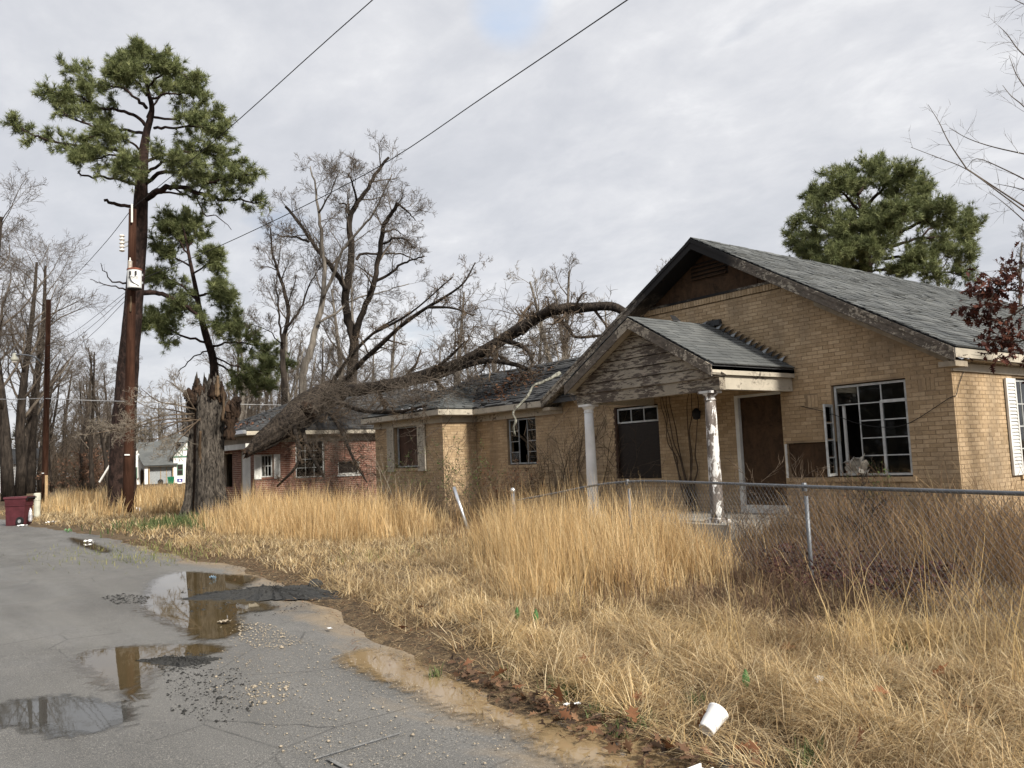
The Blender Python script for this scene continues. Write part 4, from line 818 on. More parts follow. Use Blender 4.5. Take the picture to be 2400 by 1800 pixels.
def z8(pts): return [(550+x*.3617, 300+y*.3617) for x, y in pts]
def z1(pts): return [(x*.3616, y*.3616) for x, y in pts]
def z2(pts): return [(x*.422, 600+y*.422) for x, y in pts]
def knobby(polys, n, amp, name, seed=0, f=1., ridge=0.):
    """tubes with a lumpy bark surface"""
    V, F = tubes(polys, n); rr = np.random.default_rng(seed); c = np.concatenate([np.repeat(p, n, 0) for p, r in sorted_by_len(polys)]); d = V-c; L = np.linalg.norm(d, axis=1, keepdims=True)+1e-9
    ph = rr.uniform(0, 6.28, 6); kx = rr.normal(0, 4*f, (6, 3)); h = sum(np.sin(V@kx[i]+ph[i]) for i in range(6))/3
    V = V+d*amp*h[:, None]
    if ridge:
        j = np.arange(len(V)); th = (j % n)*2*np.pi/n; q = (j//n)*.35; V = V+d*(ridge*(np.sin(7*th+1.3*np.sin(q))+.7*np.sin(13*th-q)+.5*np.sin(23*th+2*q)))[:, None]
    return np_mesh(name, V, F)
def sorted_by_len(polys):
    by = {}
    for p, r in polys: by.setdefault(len(p), []).append((p, r))
    return [x for k in by for x in by[k]]
def bare_traced(name, label, limbs, d0, S, cat='tree', group=None, trunk_mat='bark_dark', twig_mat='bark_twig', maxl=4, base_z=None, dens=1.):
    """limbs: (points, r0px, r1px, drift, twig length m, density); the first is the trunk"""
    out = new_out(); tr = []
    for i, (pts, r0, r1, dr, tl, dn) in enumerate(limbs):
        P = trace(pts, d0, dr, 4, wob=.02); n = len(P); rad = np.linspace(r0, r1, n)*d0/FPX
        if i == 0 and base_z is not None:
            P = np.vstack([[P[0][0], P[0][1], base_z], P]); rad = np.concatenate([[rad[0]*1.25], rad]); n += 1
        tr.append((P, rad)); spawn(out, list(P), list(rad), tl, 0, maxl, S, dens*dn, .35 if i == 0 else .15)
    root = thing(name, label, cat, (tr[0][0][0][0], tr[0][0][0][1], tr[0][0][0][2]), group)
    obj('trunk', knobby([tr[0]], 12, .06, 'trunk', 1), MT[trunk_mat], root, smooth=True)
    if len(tr) > 1: obj('limbs', knobby(tr[1:], 8, .06, 'limbs', 2), MT[trunk_mat], root, smooth=True)
    obj('crown', crown_mesh('crown', out), MT[twig_mat], root); return root
# ---- bare forked trees behind the red house
TW = dict(BARE, nch=[(8, 10), (6, 7), (5, 6), (2, 3)], up=[.02, .06, .07, .06], rmin=.0075, ratio=(.5, .85), npts=[8, 6, 5, 4, 3])
bare_traced('bare_tree', 'tall dark forked bare tree in the middle behind the red brick house', [
    (z8([(757, 1640), (770, 1480), (770, 1370), (735, 1250), (715, 1080), (760, 860), (740, 620), (780, 500), (850, 410), (910, 300), (1000, 190)]), 13, 3, .5, 2.6, 1.2),
    (z8([(775, 1370), (830, 1190), (895, 1030), (930, 850), (960, 650), (1010, 560), (1060, 490)]), 8, 4, -1.5, 2.6, 1.2),
    (z8([(715, 1050), (690, 980), (620, 890), (550, 810), (480, 700), (400, 590), (330, 510)]), 7, 3, 1.5, 2.6, 1.2),
    (z8([(480, 740), (400, 710), (310, 705), (250, 680)]), 3, 1, .5, 1.6, .7), (z8([(790, 850), (830, 815), (950, 815), (1070, 815), (1150, 845)]), 3.4, 1.4, 1, 1.6, .7),
    (z8([(900, 1000), (1000, 950), (1080, 880), (1150, 855), (1230, 830)]), 4, 1.6, -1, 1.6, .6), (z8([(965, 750), (1040, 715), (1110, 725), (1160, 780)]), 3, 1.2, -1, 1.8, .8), (z8([(970, 680), (1030, 655), (1090, 690)]), 2.6, 1, 1, 1.6, .7),
    (z8([(1055, 490), (1120, 540), (1170, 600)]), 3, 1, 1, 2.0, .9), (z8([(790, 470), (760, 350), (735, 300)]), 3, 1.6, -1, 1.8, .8), (z8([(740, 560), (720, 500), (680, 490)]), 3, 1.4, 1, 1.5, .7)], 36, TW, base_z=.1, dens=.8)
bare_traced('bare_tree', 'slim bare tree leaning right, second of the bare trees behind the red house', [
    (z8([(440, 1600), (490, 1440), (530, 1280), (570, 1100), (580, 900), (560, 700), (545, 550), (520, 380), (490, 250)]), 9, 1.4, 1, 2.6, 1.3),
    (z8([(570, 1100), (640, 950), (700, 800), (800, 670), (900, 550), (960, 430), (1020, 300)]), 4.4, 1.2, -2, 2.6, 1.1), (z8([(545, 1260), (640, 1210), (740, 1130), (870, 1080), (1000, 1050), (1130, 1010)]), 3, 1, 2, 2.2, 1.), (z8([(545, 550), (620, 420), (680, 280)]), 2.4, .8, -1, 2.2, 1.)], 34.5, TW, trunk_mat='bark_grey', twig_mat='bark_twig', base_z=.1, dens=.85)
bare_traced('bare_tree', 'leftmost bare tree with thin upright limbs behind the red house roof', [
    (z8([(320, 1600), (310, 1400), (345, 1200), (290, 960), (240, 800), (230, 640)]), 7, 1.4, 1, 2.6, 1.3), (z8([(310, 1400), (290, 1260), (280, 1100), (270, 950), (300, 760)]), 3, 1, -1, 2.4, 1.2), (z8([(340, 1290), (420, 1180), (490, 1010), (550, 900)]), 3.2, 1, 1, 2.2, 1.), (z8([(345, 1150), (400, 950)]), 2, .8, 0, .6, .3), (z8([(320, 1420), (220, 1310), (100, 1270)]), 1.6, .6, 1, 1.6, 1.)], 35.5, TW, trunk_mat='bark_dark', twig_mat='bark_twig', base_z=.1, dens=.85)
# ---- pines
def needle_mesh(name, tips, dirs, K=22, ln=.24, w=.011, cols=((.075, .095, .040), (.165, .19, .080), (.30, .32, .15)), seed=0, spread=.75):
    rr = np.random.default_rng(seed); T = np.array(tips); D = np.array(dirs); n = len(T)
    v = rr.normal(0, 1, (n, K, 3)); v /= np.linalg.norm(v, axis=2, keepdims=True); d = D[:, None]*(1-spread*.35)+v*spread; d[:, :, 2] += .10; d /= np.linalg.norm(d, axis=2, keepdims=True)
    l = ln*rr.uniform(.7, 1.2, (n, K, 1)); b = T[:, None]-D[:, None]*rr.uniform(0, .16, (n, K, 1)); tip = b+d*l; sd = np.cross(d, rr.normal(0, 1, (n, K, 3))); sd /= np.linalg.norm(sd, axis=2, keepdims=True)+1e-9
    V = np.stack([b-sd*w, b+sd*w, tip], 2).reshape(-1, 3); i = np.arange(n*K)[:, None]*3
    c = np.array(cols); f = np.clip(rr.beta(2, 2.2, n)[:, None]+rr.normal(0, .12, (n, K)), 0, 1)*2; j = np.minimum(f.astype(int), 1); t = (f-j)[..., None]
    col = (c[j]*(1-t)+c[j+1]*t).reshape(-1, 3); return np_mesh(name, V, [np.hstack([i, i+1, i+2])], np.repeat(col, 3, 0))
PINE = dict(npts=[8, 6, 4, 3], wig=[.1, .16, .2, .2], up=[.02, .05, .09, .1], nch=[(14, 16), (5, 7), (2, 3)], f0=[.25, .2, .2], ang=(30, 75), ratio=(.35, .8), rmin=.008, tip=.35, flat=.85)
def pine(name, label, trunk, limbs, d0, group=None, base_z=None, sub=1.5, K=20, ln=.24, w=.012, tuft_gap=.16, seed=0, cols=None, dens=1.):
    """limbs: (points, r0px, r1px, drift, foliage density)"""
    out = new_out(); P = trace([q[:2] for q in trunk], d0, 0, 5); n = len(P); rad = np.interp(np.linspace(0, 1, n), np.linspace(0, 1, len(trunk)), [q[2] for q in trunk])*d0/FPX
    if base_z is not None: P = np.vstack([[P[0][0], P[0][1], base_z], P]); rad = np.concatenate([[rad[0]*1.1], rad])
    root = thing(name, label, 'tree', (P[0][0], P[0][1], P[0][2]), group); lm = []
    for pts, r0, r1, dr, dn in limbs:
        Q = trace(pts, d0, dr, 5, wob=.03); rr = np.linspace(r0, r1, len(Q))*d0/FPX; lm.append((Q, rr))
        if dn > 0: spawn(out, list(Q), list(rr), sub, 0, 2, PINE, dn*dens, .3)
        elif dn < 0: spawn(out, list(Q), list(rr), sub*.5, 3, 4, dict(BARE, nch=[(0, 0)]*3+[(3, 5), (2, 3)], npts=[8, 6, 5, 4, 4]), 1., .4)
    obj('trunk', knobby([(P, rad)], 16, .05, 'trunk', seed, 1.5), MT['bark_pine'], root, smooth=True); obj('limbs', knobby(lm, 7, .07, 'limbs', seed+1), MT['bark_pine'], root, smooth=True)
    obj('crown', crown_mesh('crown', out), MT['bark_pine'], root)
    tips, dirs = [], []
    for l in (1, 2):
        for p, r in out[l]:
            seg = np.linalg.norm(p[-1]-p[0]); k = max(2, int(seg/tuft_gap)); 
            for f in (np.linspace(.35 if l == 2 else .55, 1, k)):
                x = f*(len(p)-1); i = min(int(x), len(p)-2); t = x-i; tips.append(p[i]*(1-t)+p[i+1]*t+np.array([random.gauss(0, .07), random.gauss(0, .07), random.gauss(0, .07)])); dirs.append(unit(p[i+1]-p[i]))
    obj('foliage', needle_mesh('foliage', tips, dirs, K, ln, w, seed=seed, **({'cols': cols} if cols else {})), MT['needles'], root); return root, len(tips)
big = [(z1([(905, 1050), (780, 985), (640, 960), (480, 940), (330, 915), (200, 870), (130, 830), (100, 800)]), 5, 1.2, 2, 1.15), (z1([(960, 820), (860, 745), (760, 715), (640, 700), (560, 650), (450, 600), (330, 610)]), 4.5, 1, -2.5, 1.3), (z1([(950, 700), (880, 640), (780, 560), (640, 560), (500, 490), (450, 430)]), 4, 1, 2, 1.2),
    (z1([(950, 870), (830, 850), (700, 825), (580, 810), (470, 770), (380, 700), (300, 640)]), 4, 1, 2.5, 1.2), (z1([(945, 1290), (1040, 1235), (1150, 1215), (1300, 1250), (1420, 1290), (1560, 1300), (1700, 1320)]), 8, 1.2, -2, .9), (z1([(935, 1200), (1050, 1120), (1200, 1130), (1350, 1180), (1500, 1150), (1640, 1130)]), 5, 1.2, -3, 1.6),
    (z1([(930, 1050), (1080, 1000), (1250, 980), (1400, 1010), (1550, 1060)]), 4, 1, 2.5, 1.6), (z1([(1000, 830), (1120, 830), (1250, 820), (1380, 850), (1440, 880)]), 3.4, 1, -2.5, 1.1), (z1([(980, 640), (1100, 610), (1230, 600), (1290, 560)]), 3, 1, 2, .9), (z1([(960, 560), (1060, 480), (1160, 470), (1260, 530)]), 3, 1, -2, .9),
    (z1([(940, 470), (850, 430), (780, 400)]), 2.4, .8, 2, .9), (z1([(935, 450), (990, 400), (1040, 420)]), 2.2, .8, -1.5, .9), (z1([(1000, 760), (1150, 770), (1300, 720), (1380, 740), (1440, 800)]), 3.2, 1, 3, 1.1), (z1([(930, 440), (900, 380), (880, 340)]), 2, .8, .5, .9), (z1([(880, 1200), (780, 1165), (680, 1150), (560, 1140), (510, 1130), (515, 1100)]), 3.6, 1.4, -.5, -1), (z1([(880, 1345), (760, 1325), (675, 1300)]), 4.2, 3.2, -1, 0),
    (z1([(900, 1030), (750, 1000), (600, 1040), (480, 1050)]), 3, .9, -2.5, 1.), (z1([(910, 980), (820, 900), (700, 880), (580, 890)]), 3, .9, -2, .9), (z1([(940, 1130), (1050, 1060), (1150, 1050), (1300, 1080)]), 4, 1, -3.5, 1.3), (z1([(950, 620), (860, 500), (760, 460)]), 3, 1, -2.5, 1.1), (z1([(900, 1120), (830, 1060), (780, 1090)]), 3, 1, -3, 1.), (z1([(930, 1260), (1100, 1250), (1260, 1280), (1320, 1390), (1400, 1400), (1500, 1490)]), 3, .7, 1, -1),
    (z1([(955, 760), (1010, 660), (1100, 560), (1180, 560)]), 3, 1, 3, 1.), (z2([(760, 205), (870, 205), (960, 240), (1060, 300), (1130, 350)]), 7, 3, 1.2, .35), (z2([(700, 150), (610, 130), (560, 40)]), 2.4, .7, 1.5, -1), (z2([(700, 190), (600, 160), (500, 130)]), 2, .6, -1, -1)]
ptrunk = [(284, 1195, 33), (287, 1100, 29), (290, 1000, 26.5), (300, 860, 23.5), (311, 740, 21), (322, 600, 19.5), (329, 500, 17), (333, 400, 13), (342, 318, 9), (356, 258, 6), (347, 215, 4.5), (340, 180, 3.2), (330, 150, 1.4)]
_, nt_ = pine('pine_tree', 'tall pine with bent dark trunk beside the near utility pole', ptrunk, big, 37.5, base_z=.05, seed=3, sub=1.6, K=22, ln=.26, w=.012, dens=1.12, tuft_gap=.17); print('tufts', nt_)
p2l = [(z2([(1140, 480), (1000, 440), (880, 370), (790, 390)]), 3, 1, -2, 1.2), (z2([(1180, 500), (1300, 480), (1420, 500), (1520, 560)]), 3, 1, 1, 1.), (z2([(1100, 250), (950, 130), (820, 120)]), 3, 1, 1.5, 1.1), (z2([(1110, 220), (1200, 200), (1260, 260)]), 3, 1, -1.5, 1.3), (z2([(1060, 60), (960, 0), (880, -60)]), 2.5, 1, 1, 1.), (z2([(1070, 100), (1160, 40), (1190, -20)]), 2.5, 1, -1.5, 1.1), (z2([(1130, 400), (1230, 380), (1330, 400)]), 2.6, 1, -2, 1.2), (z2([(1120, 330), (1000, 290), (880, 330)]), 2.4, 1, 2, 1.2),
    (z2([(1050, 0), (990, -90), (920, -180)]), 2.4, .8, 0, 1.2), (z2([(1045, -40), (1080, -120), (1060, -200)]), 2.2, .8, 1, .9), (z2([(1160, 520), (1080, 560), (1000, 640), (980, 680)]), 2, .6, 0, -1), (z2([(1180, 590), (1280, 640), (1380, 720), (1480, 700)]), 2.4, .8, 1, .8), (z2([(1190, 560), (1330, 620), (1450, 640), (1560, 600)]), 2.2, .8, -1, .8)]
pine('pine_tree', 'smaller pine with loose green tufts behind the broken trunk', [(505, 1150, 11), (503, 1000, 10), (502, 880, 9.5), (498, 836, 9), (481, 781, 7.5), (468, 727, 6.5), (456, 663, 5), (445, 610, 4), (436, 560, 2.6), (425, 520, 1.2)], p2l, 41, base_z=.05, seed=7, sub=1.75, K=22, ln=.28, w=.013, dens=1.35, tuft_gap=.19)
def zr8(pts): return [(1800+x*.3013, 200+y*.3013) for x, y in pts]
rpl = [(zr8([(770, 1450), (650, 1410), (480, 1390)]), 3, 1, -3, 1.4), (zr8([(800, 1450), (1000, 1400), (1150, 1390)]), 3, 1, -3, 1.4), (zr8([(770, 1400), (800, 1300), (860, 1260)]), 3, 1, -4, 1.4), (zr8([(760, 1380), (660, 1300), (560, 1290)]), 3, 1, -4, 1.3), (zr8([(770, 1400), (750, 1200), (720, 1000), (690, 800), (640, 660)]), 7, 1.4, 2, 1.2), (zr8([(760, 1420), (640, 1240), (500, 1150), (380, 1080), (250, 1010)]), 6, 1, -2, 1.2), (zr8([(640, 1240), (430, 1250), (300, 1230), (200, 1200)]), 4, 1, 2, 1.), (zr8([(790, 1400), (930, 1200), (1000, 1050), (1100, 950), (1250, 850)]), 6, 1, 2, 1.3), (zr8([(930, 1200), (1150, 1080), (1300, 1000), (1400, 930)]), 5, 1, -2.5, 1.2), (zr8([(940, 1260), (1200, 1190), (1450, 1180), (1600, 1150)]), 4, 1, 2, 1.1), (zr8([(900, 1350), (1100, 1330), (1350, 1280), (1600, 1300)]), 4, 1, -2, 1.2),
    (zr8([(720, 1000), (850, 850), (960, 740), (1050, 700)]), 5, 1, -2.5, 1.3), (zr8([(700, 850), (800, 700), (820, 620)]), 4, 1, 2, 1.2), (zr8([(715, 980), (590, 850), (510, 740)]), 4, 1, -2.5, 1.2), (zr8([(600, 1190), (470, 1030), (430, 900), (320, 880)]), 4, 1, 2.5, 1.2), (zr8([(770, 1240), (760, 1100), (880, 1000)]), 4, 1, -3.5, 1.3), (zr8([(700, 1300), (620, 1150), (640, 1080)]), 4, 1, -3.5, 1.2), (zr8([(760, 1440), (600, 1350), (420, 1330), (330, 1310)]), 4, 1, 0, 1.1), (zr8([(850, 1440), (1100, 1440), (1300, 1450), (1560, 1470)]), 3, 1, 1, 1.1), (zr8([(950, 1150), (1000, 900), (1120, 780), (1190, 790)]), 4, 1, 3, 1.2), (zr8([(800, 1300), (950, 1100), (1050, 1000)]), 4, 1, -4, 1.2), (zr8([(1200, 1190), (1300, 1080), (1500, 1080), (1600, 1080)]), 3, 1, 3, 1.)]
pine('pine_tree', 'round-headed pine rising behind the tan house roof', [(2036, 900, 17), (2034, 760, 15), (2032, 640, 13), (2030, 600, 11), (2026, 560, 8)], rpl, 38, base_z=.1, seed=9, sub=1.75, K=20, ln=.26, w=.012, dens=1.35, tuft_gap=.19)
# ---- the broken trunk
def build_stump():
    c = onZ(482, 1214, .1); x, y = c[0], c[1]; d = float((c-EYE)@FW); H = thing('broken_trunk', 'broken hollow tree trunk with splintered top by the roadside', 'tree', (x, y, .05))
    n, k = 72, 34; Ht = 4.5; V = []; rr = np.random.default_rng(4); right = np.array([RT[0], RT[1]]); right /= np.linalg.norm(right); toward = -np.array([FW[0], FW[1]]); toward /= np.linalg.norm(toward)
    splin = rr.uniform(-.5, .25, n); splin = .5*splin+.5*np.roll(splin, 1)
    g = []
    for j in range(k+1):
        f = j/k; row = []
        for i in range(n+1):
            a = 2*math.pi*i/n; fl = 1+.38*math.exp(-f*9)*(1+.45*math.sin(5*a+1)); r = (.60-.10*f+.10*math.exp(-((f-.82)/.12)**2))*fl
            # split opening down the left-front side
            da = (a-math.radians(125)+math.pi) % (2*math.pi)-math.pi; r *= 1-(.52*math.exp(-(da/.30)**2) if .04 < f < .9 else .25*math.exp(-(da/.3)**2)); r *= 1+.045*math.sin(7*a+4*f)+.025*math.sin(17*a+2*f)+.014*math.sin(29*a-3*f)+.03*math.sin(15*f+3*a)
            z = f*Ht
            if j >= k-3:
                q = splin[i % n]+.45*math.sin(3*a+.6)*.6; z = Ht*.88+(j-k+3)/3*(.55+q*1.1) if j > k-3 else Ht*.88+.1*q
                r *= 1-.10*(j-k+3)
            u, v = math.cos(a)*r, math.sin(a)*r; lean = .05*f
            row.append((x+right[0]*(u+lean)+toward[0]*v, y+right[1]*(u+lean)+toward[1]*v, z+.02))
        row[-1] = row[0]; g.append(row)
    obj('bark', MB().sheet(g), MT['stump_bark'], H, smooth=False)
    inner = [[(x+right[0]*math.cos(a)*r+toward[0]*math.sin(a)*r, y+right[1]*math.cos(a)*r+toward[1]*math.sin(a)*r, z) for a in np.linspace(0, 2*math.pi, 20)] for r, z in ((.44, .05), (.40, 1.5), (.38, 3.), (.36, 3.9), (.20, 4.05), (.02, 4.1))]
    obj('rotten_core', MB().sheet(inner), MT['rotten_wood'], H)
    def P(px, py, off=0.): return at(px, py, d-off)
    def sliver(pts, r0, r1, off, mat, nm='splinter', n_=9):
        q = smooth_path([P(a, b, off) for a, b in pts], 5); m_ = len(q); rad = np.linspace(r0, r1, m_)*(1+.15*rr.normal(0, 1, m_)); V, F = tubes([(q, np.abs(rad)+.003)], n_); c_ = np.repeat(q, n_, 0); e = V-c_
        tw = np.array([FW[0], FW[1], 0]); V = V-np.outer(e@tw, tw)*.55; V += e*(.35*np.sin(np.arange(len(V))*2.9+V[:, 2]*7))[:, None]; obj(nm, np_mesh(nm, V, F), MT[mat], H)
    sliver([(462, 935), (463, 900), (464, 886)], .17, .03, -.1, 'rotten_wood'); sliver([(452, 950), (444, 920), (438, 912)], .14, .05, .2, 'rotten_wood'); sliver([(478, 940), (476, 915), (478, 900)], .1, .02, 0, 'rotten_wood')
    sliver([(508, 930), (509, 895), (510, 880)], .09, .02, .1, 'split_wood'); sliver([(520, 930), (520, 905), (519, 893)], .08, .02, .0, 'rotten_wood'); sliver([(497, 930), (497, 905), (497, 895)], .07, .02, .3, 'rotten_wood')
    sliver([(536, 1030), (540, 985), (546, 950), (556, 940), (560, 945)], .2, .1, .05, 'rotten_wood'); sliver([(521, 985), (524, 955), (523, 915)], .05, .02, .5, 'split_wood')
    sliver([(468, 1150), (471, 1110), (468, 1060), (470, 1010)], .06, .03, .36, 'split_wood', 'exposed_wood')
    for k_ in range(26):
        a_ = rr.uniform(0, 6.28); r_ = rr.uniform(.30, .52); b_ = np.array([x+right[0]*math.cos(a_)*r_+toward[0]*math.sin(a_)*r_, y+right[1]*math.cos(a_)*r_+toward[1]*math.sin(a_)*r_, 3.75+rr.uniform(-.2, .3)]); h_ = rr.uniform(.25, .75)
        q = np.array([b_, b_+np.array([rr.normal(0, .03), rr.normal(0, .03), h_*.6]), b_+np.array([rr.normal(0, .07), rr.normal(0, .07), h_])]); V, F = tubes([(q, np.array([.09, .06, .008]))], 6); V += (V-np.repeat(q, 6, 0))*rr.uniform(-.5, .5, (len(V), 1)); obj('splinter', np_mesh('splinter', V, F), MT['rotten_wood' if k_ % 4 else 'stump_bark'], H)
    out = new_out(); S = dict(BARE, nch=[(8, 9), (5, 6), (4, 5), (2, 3)], up=[-.02, .0, .01], rmin=.008, npts=[8, 6, 5, 4, 3])
    lm = []
    for pts, dr in (([(470, 985), (430, 985), (380, 1005), (330, 1010), (270, 1030)], -1.), ([(460, 960), (420, 950), (370, 940), (330, 910)], -2), ([(470, 980), (420, 1030), (400, 1060)], -1), ([(460, 985), (400, 990), (340, 1000), (290, 985)], -2.5), ([(455, 970), (380, 975), (300, 1000), (200, 1020)], -3.), ([(455, 975), (400, 960), (350, 955), (300, 930)], 1.), ([(460, 990), (400, 1020), (340, 1030), (280, 1015)], -2.), ([(460, 965), (430, 920), (390, 890)], -1), ([(455, 980), (370, 985), (290, 1010), (235, 1000)], -4)):
        q = trace(pts, d-.4, dr, 4); rad = np.linspace(.028, .008, len(q)); lm.append((q, rad)); spawn(out, list(q), list(rad), 1.3, 0, 3, dict(S, rmin=.006), 1.5, .2)
    for bx, by, br in ((452, 938, .2), (440, 925, .13), (470, 920, .16), (545, 960, .2), (553, 945, .13), (500, 925, .17), (520, 930, .12)):
        c0 = P(bx, by, .0); g = [[tuple(c0+br*(1+.28*math.sin(5*p+bx)+.2*math.sin(3*t*p+by))*np.array([math.sin(t)*math.cos(p), math.sin(t)*math.sin(p), 1.25*math.cos(t)])) for p in np.linspace(0, 2*math.pi, 13)] for t in np.linspace(.02, 3.12, 9)]
        for r_ in g: r_[-1] = r_[0]
        obj('burr', MB().sheet(g), MT['rotten_wood'], H)
    obj('twigs', crown_mesh('twigs', out), MT['twig_pale'], H); obj('twigs', tube_mesh('twigs', [(lm, 5)]), MT['twig_brown'], H)
build_stump()
# ---- the fallen tree lying over both roofs
def build_fallen():
    path = [onX(580, 1060, 9.7), onX(655, 1005, 10.9), onX(715, 955, 12.0), onX(775, 922, 13.2), onX(810, 915, 13.8)]; P = smooth_path(path, 14); n = len(P); rad = np.interp(np.linspace(0, 1, n), [0, .12, .4, .75, .93, 1], [.14, .33, .46, .47, .40, .22])
    H = thing('fallen_tree', 'massive fallen tree lying from the broken trunk across both house roofs', 'tree', P[0])
    obj('trunk', knobby([(P, rad)], 56, .09, 'trunk', 5, 1.4, .045), MT['fallen_bark'], H, smooth=True)
    rr = np.random.default_rng(8); m = MB()
    ax = unit(P[1]-P[0]); u = perp(ax); w = np.cross(ax, u); g = []
    for rad_, s_ in ((.16, .04), (.14, -.10), (.10, -.04), (.05, -.10), (.01, -.02)): g.append([tuple(P[0]+ax*(s_+rr.normal(0, .05))+(u*math.cos(a)+w*math.sin(a))*rad_) for a in np.linspace(0, 2*math.pi, 22)]); g[-1][-1] = g[-1][0]
    obj('torn_end', m.sheet(g), MT['rotten_wood'], H)
    def limb(pts, r0, r1, m_=5): q = smooth_path(pts, m_); return (q, np.linspace(r0, r1, len(q)))
    X = onX
    L1 = limb([X(800, 918, 13.6), X(900, 905, 13.3), X(1000, 880, 13.2), X(1085, 850, 13.4), X(1140, 820, 13.6), X(1210, 775, 13.8), X(1290, 730, 14.), X(1360, 722, 14.3), X(1430, 718, 14.6), X(1470, 735, 14.9)], .22, .11)
    L2 = limb([X(1090, 855, 13.2), X(1150, 846, 13.2), X(1210, 855, 13.3), X(1245, 870, 13.6)], .09, .04); L3 = limb([X(1290, 735, 14.), X(1330, 765, 14.), X(1350, 790, 14.2), X(1420, 785, 14.6)], .06, .03); L4 = limb([X(1220, 775, 13.7), X(1260, 745, 13.6), X(1300, 717, 13.6)], .13, .09); L5 = limb([X(1190, 800, 13.5), X(1230, 815, 13.4), X(1250, 850, 13.5)], .08, .03)
    D1 = limb([X(772, 905, 13.0), X(822, 835, 13.2), X(875, 781, 13.5), X(930, 745, 13.8)], .085, .03); D2 = limb([X(800, 900, 13.2), X(850, 846, 13.3), X(886, 814, 13.3), X(941, 763, 13.5), X(1002, 720, 13.6), X(1035, 701, 13.7), X(1085, 665, 13.9), X(1114, 615, 14.1)], .10, .02); D3 = limb([X(1002, 720, 13.6), X(1060, 722, 13.2), X(1110, 740, 12.9)], .05, .015); D4 = limb([X(875, 781, 13.4), X(960, 735, 13.), X(1060, 650, 12.8)], .05, .015)
    D5 = limb([X(1000, 880, 13.1), X(1050, 840, 12.9), X(1090, 800, 12.7)], .07, .02); D6 = limb([X(770, 930, 12.9), X(840, 960, 12.2), X(930, 965, 11.6), X(1000, 950, 11.6)], .09, .03); D7 = limb([X(705, 990, 11.6), X(722, 1050, 11.5), X(760, 1120, 11.4)], .09, .04); D8 = limb([X(690, 1000, 11.2), X(700, 1080, 10.6), X(650, 1140, 10.2)], .08, .03); D9 = limb([X(760, 950, 12.6), X(800, 1010, 12.), X(830, 1080, 11.6), X(860, 1130, 11.2)], .07, .02)
    lims = [L1, L2, L3, L4, L5, D1, D2, D3, D4, D5, D6, D7, D8, D9]
    obj('limbs', knobby(lims, 9, .09, 'limbs', 6), MT['fallen_bark'], H, smooth=True)
    obj('branch_stub', knobby([limb([X(730, 970, 11.6), X(722, 958, 11.3), X(712, 950, 11.1)], .2, .15)], 10, .05, 'stub'), MT['rotten_wood'], H)
    ll = limb([X(1312, 874, 13.2), X(1292, 886, 12.9), X(1268, 897, 12.6), X(1250, 905, 12.4), X(1238, 926, 12.2), X(1222, 944, 12.05), X(1203, 967, 11.9), X(1209, 985, 11.9), X(1204, 1003, 11.9), X(1207, 1022, 12.)], .042, .022); obj('limb', knobby([ll], 9, .3, 'limb', 9, 4.), MT['lichen_bark'], H, smooth=True)['label'] = 'pale lichened limb hanging over the eave'
    out = new_out(); S = dict(BARE, nch=[(10, 12), (7, 9), (5, 6), (3, 4)], up=[.02, .02, .01, .0], rmin=.007, ang=(25, 75), wig=[.14, .2, .25, .25], npts=[8, 6, 5, 4, 3])
    for (q, r), tl, dn in zip(lims, (3., 1.8, 1.6, 1.2, 1., 1.8, 2.2, 1.4, 1.6, 1.4, 2.0, 1.6, 1.3, 1.6), (1.3, .6, .8, .5, .6, .8, 1.2, .8, .9, .9, 1.2, .7, .6, .8)):
        spawn(out, list(q), list(r), tl*.8, 0, 3, S, dn, .1 if tl < 3 else .05)
    obj('twigs', crown_mesh('twigs', out), MT['twig_brown'], H)
    # flattened mat of broken crown draped over the eaves
    out = new_out(); pts_px = []
    for k in range(230):
        px = random.uniform(730, 1070); py = 930+random.gauss(0, 24)+(px-700)*-.02; pts_px.append((px, py))
    for px, py in pts_px:
        p = onX(px, py, random.uniform(11.6, 13.6)); d = unit(np.array([random.gauss(0, 1), random.gauss(-.3, 1), random.gauss(.0, .35)])); grow(out, p, d, random.uniform(.9, 2.), .009, 1, 3, dict(S, nch=[(3, 4), (4, 5), (3, 4), (2, 3)], npts=[5, 5, 4, 3, 3], up=[0, -.01, -.01, 0], rmin=.005))
    for k in range(60):
        px = random.uniform(1080, 1330); py = 800+random.gauss(0, 40); p = onX(px, py, random.uniform(13.2, 15)); grow(out, p, unit(np.array([random.gauss(0, 1), random.gauss(0, 1), random.gauss(.2, .5)])), random.uniform(.8, 1.8), .012, 1, 3, dict(S, nch=[(4, 5), (4, 5), (4, 5), (2, 3)], npts=[6, 6, 5, 4, 3], up=[0, 0, .01, 0]))
    for k in range(90):
        px = random.uniform(670, 890); py = random.uniform(1010, 1130); p = onX(px, py, random.uniform(11.4, 12.4)); grow(out, p, unit(np.array([random.gauss(0, 1), random.gauss(0, 1), random.gauss(-.2, .7)])), random.uniform(.7, 1.4), .008, 1, 3, dict(S, nch=[(3, 4), (4, 5), (3, 4), (2, 3)], npts=[5, 5, 4, 3, 3], up=[0, 0, 0, 0], rmin=.005))
    obj('broken_branches', crown_mesh('broken_branches', out), MT['bark_twig'], H)
build_fallen()
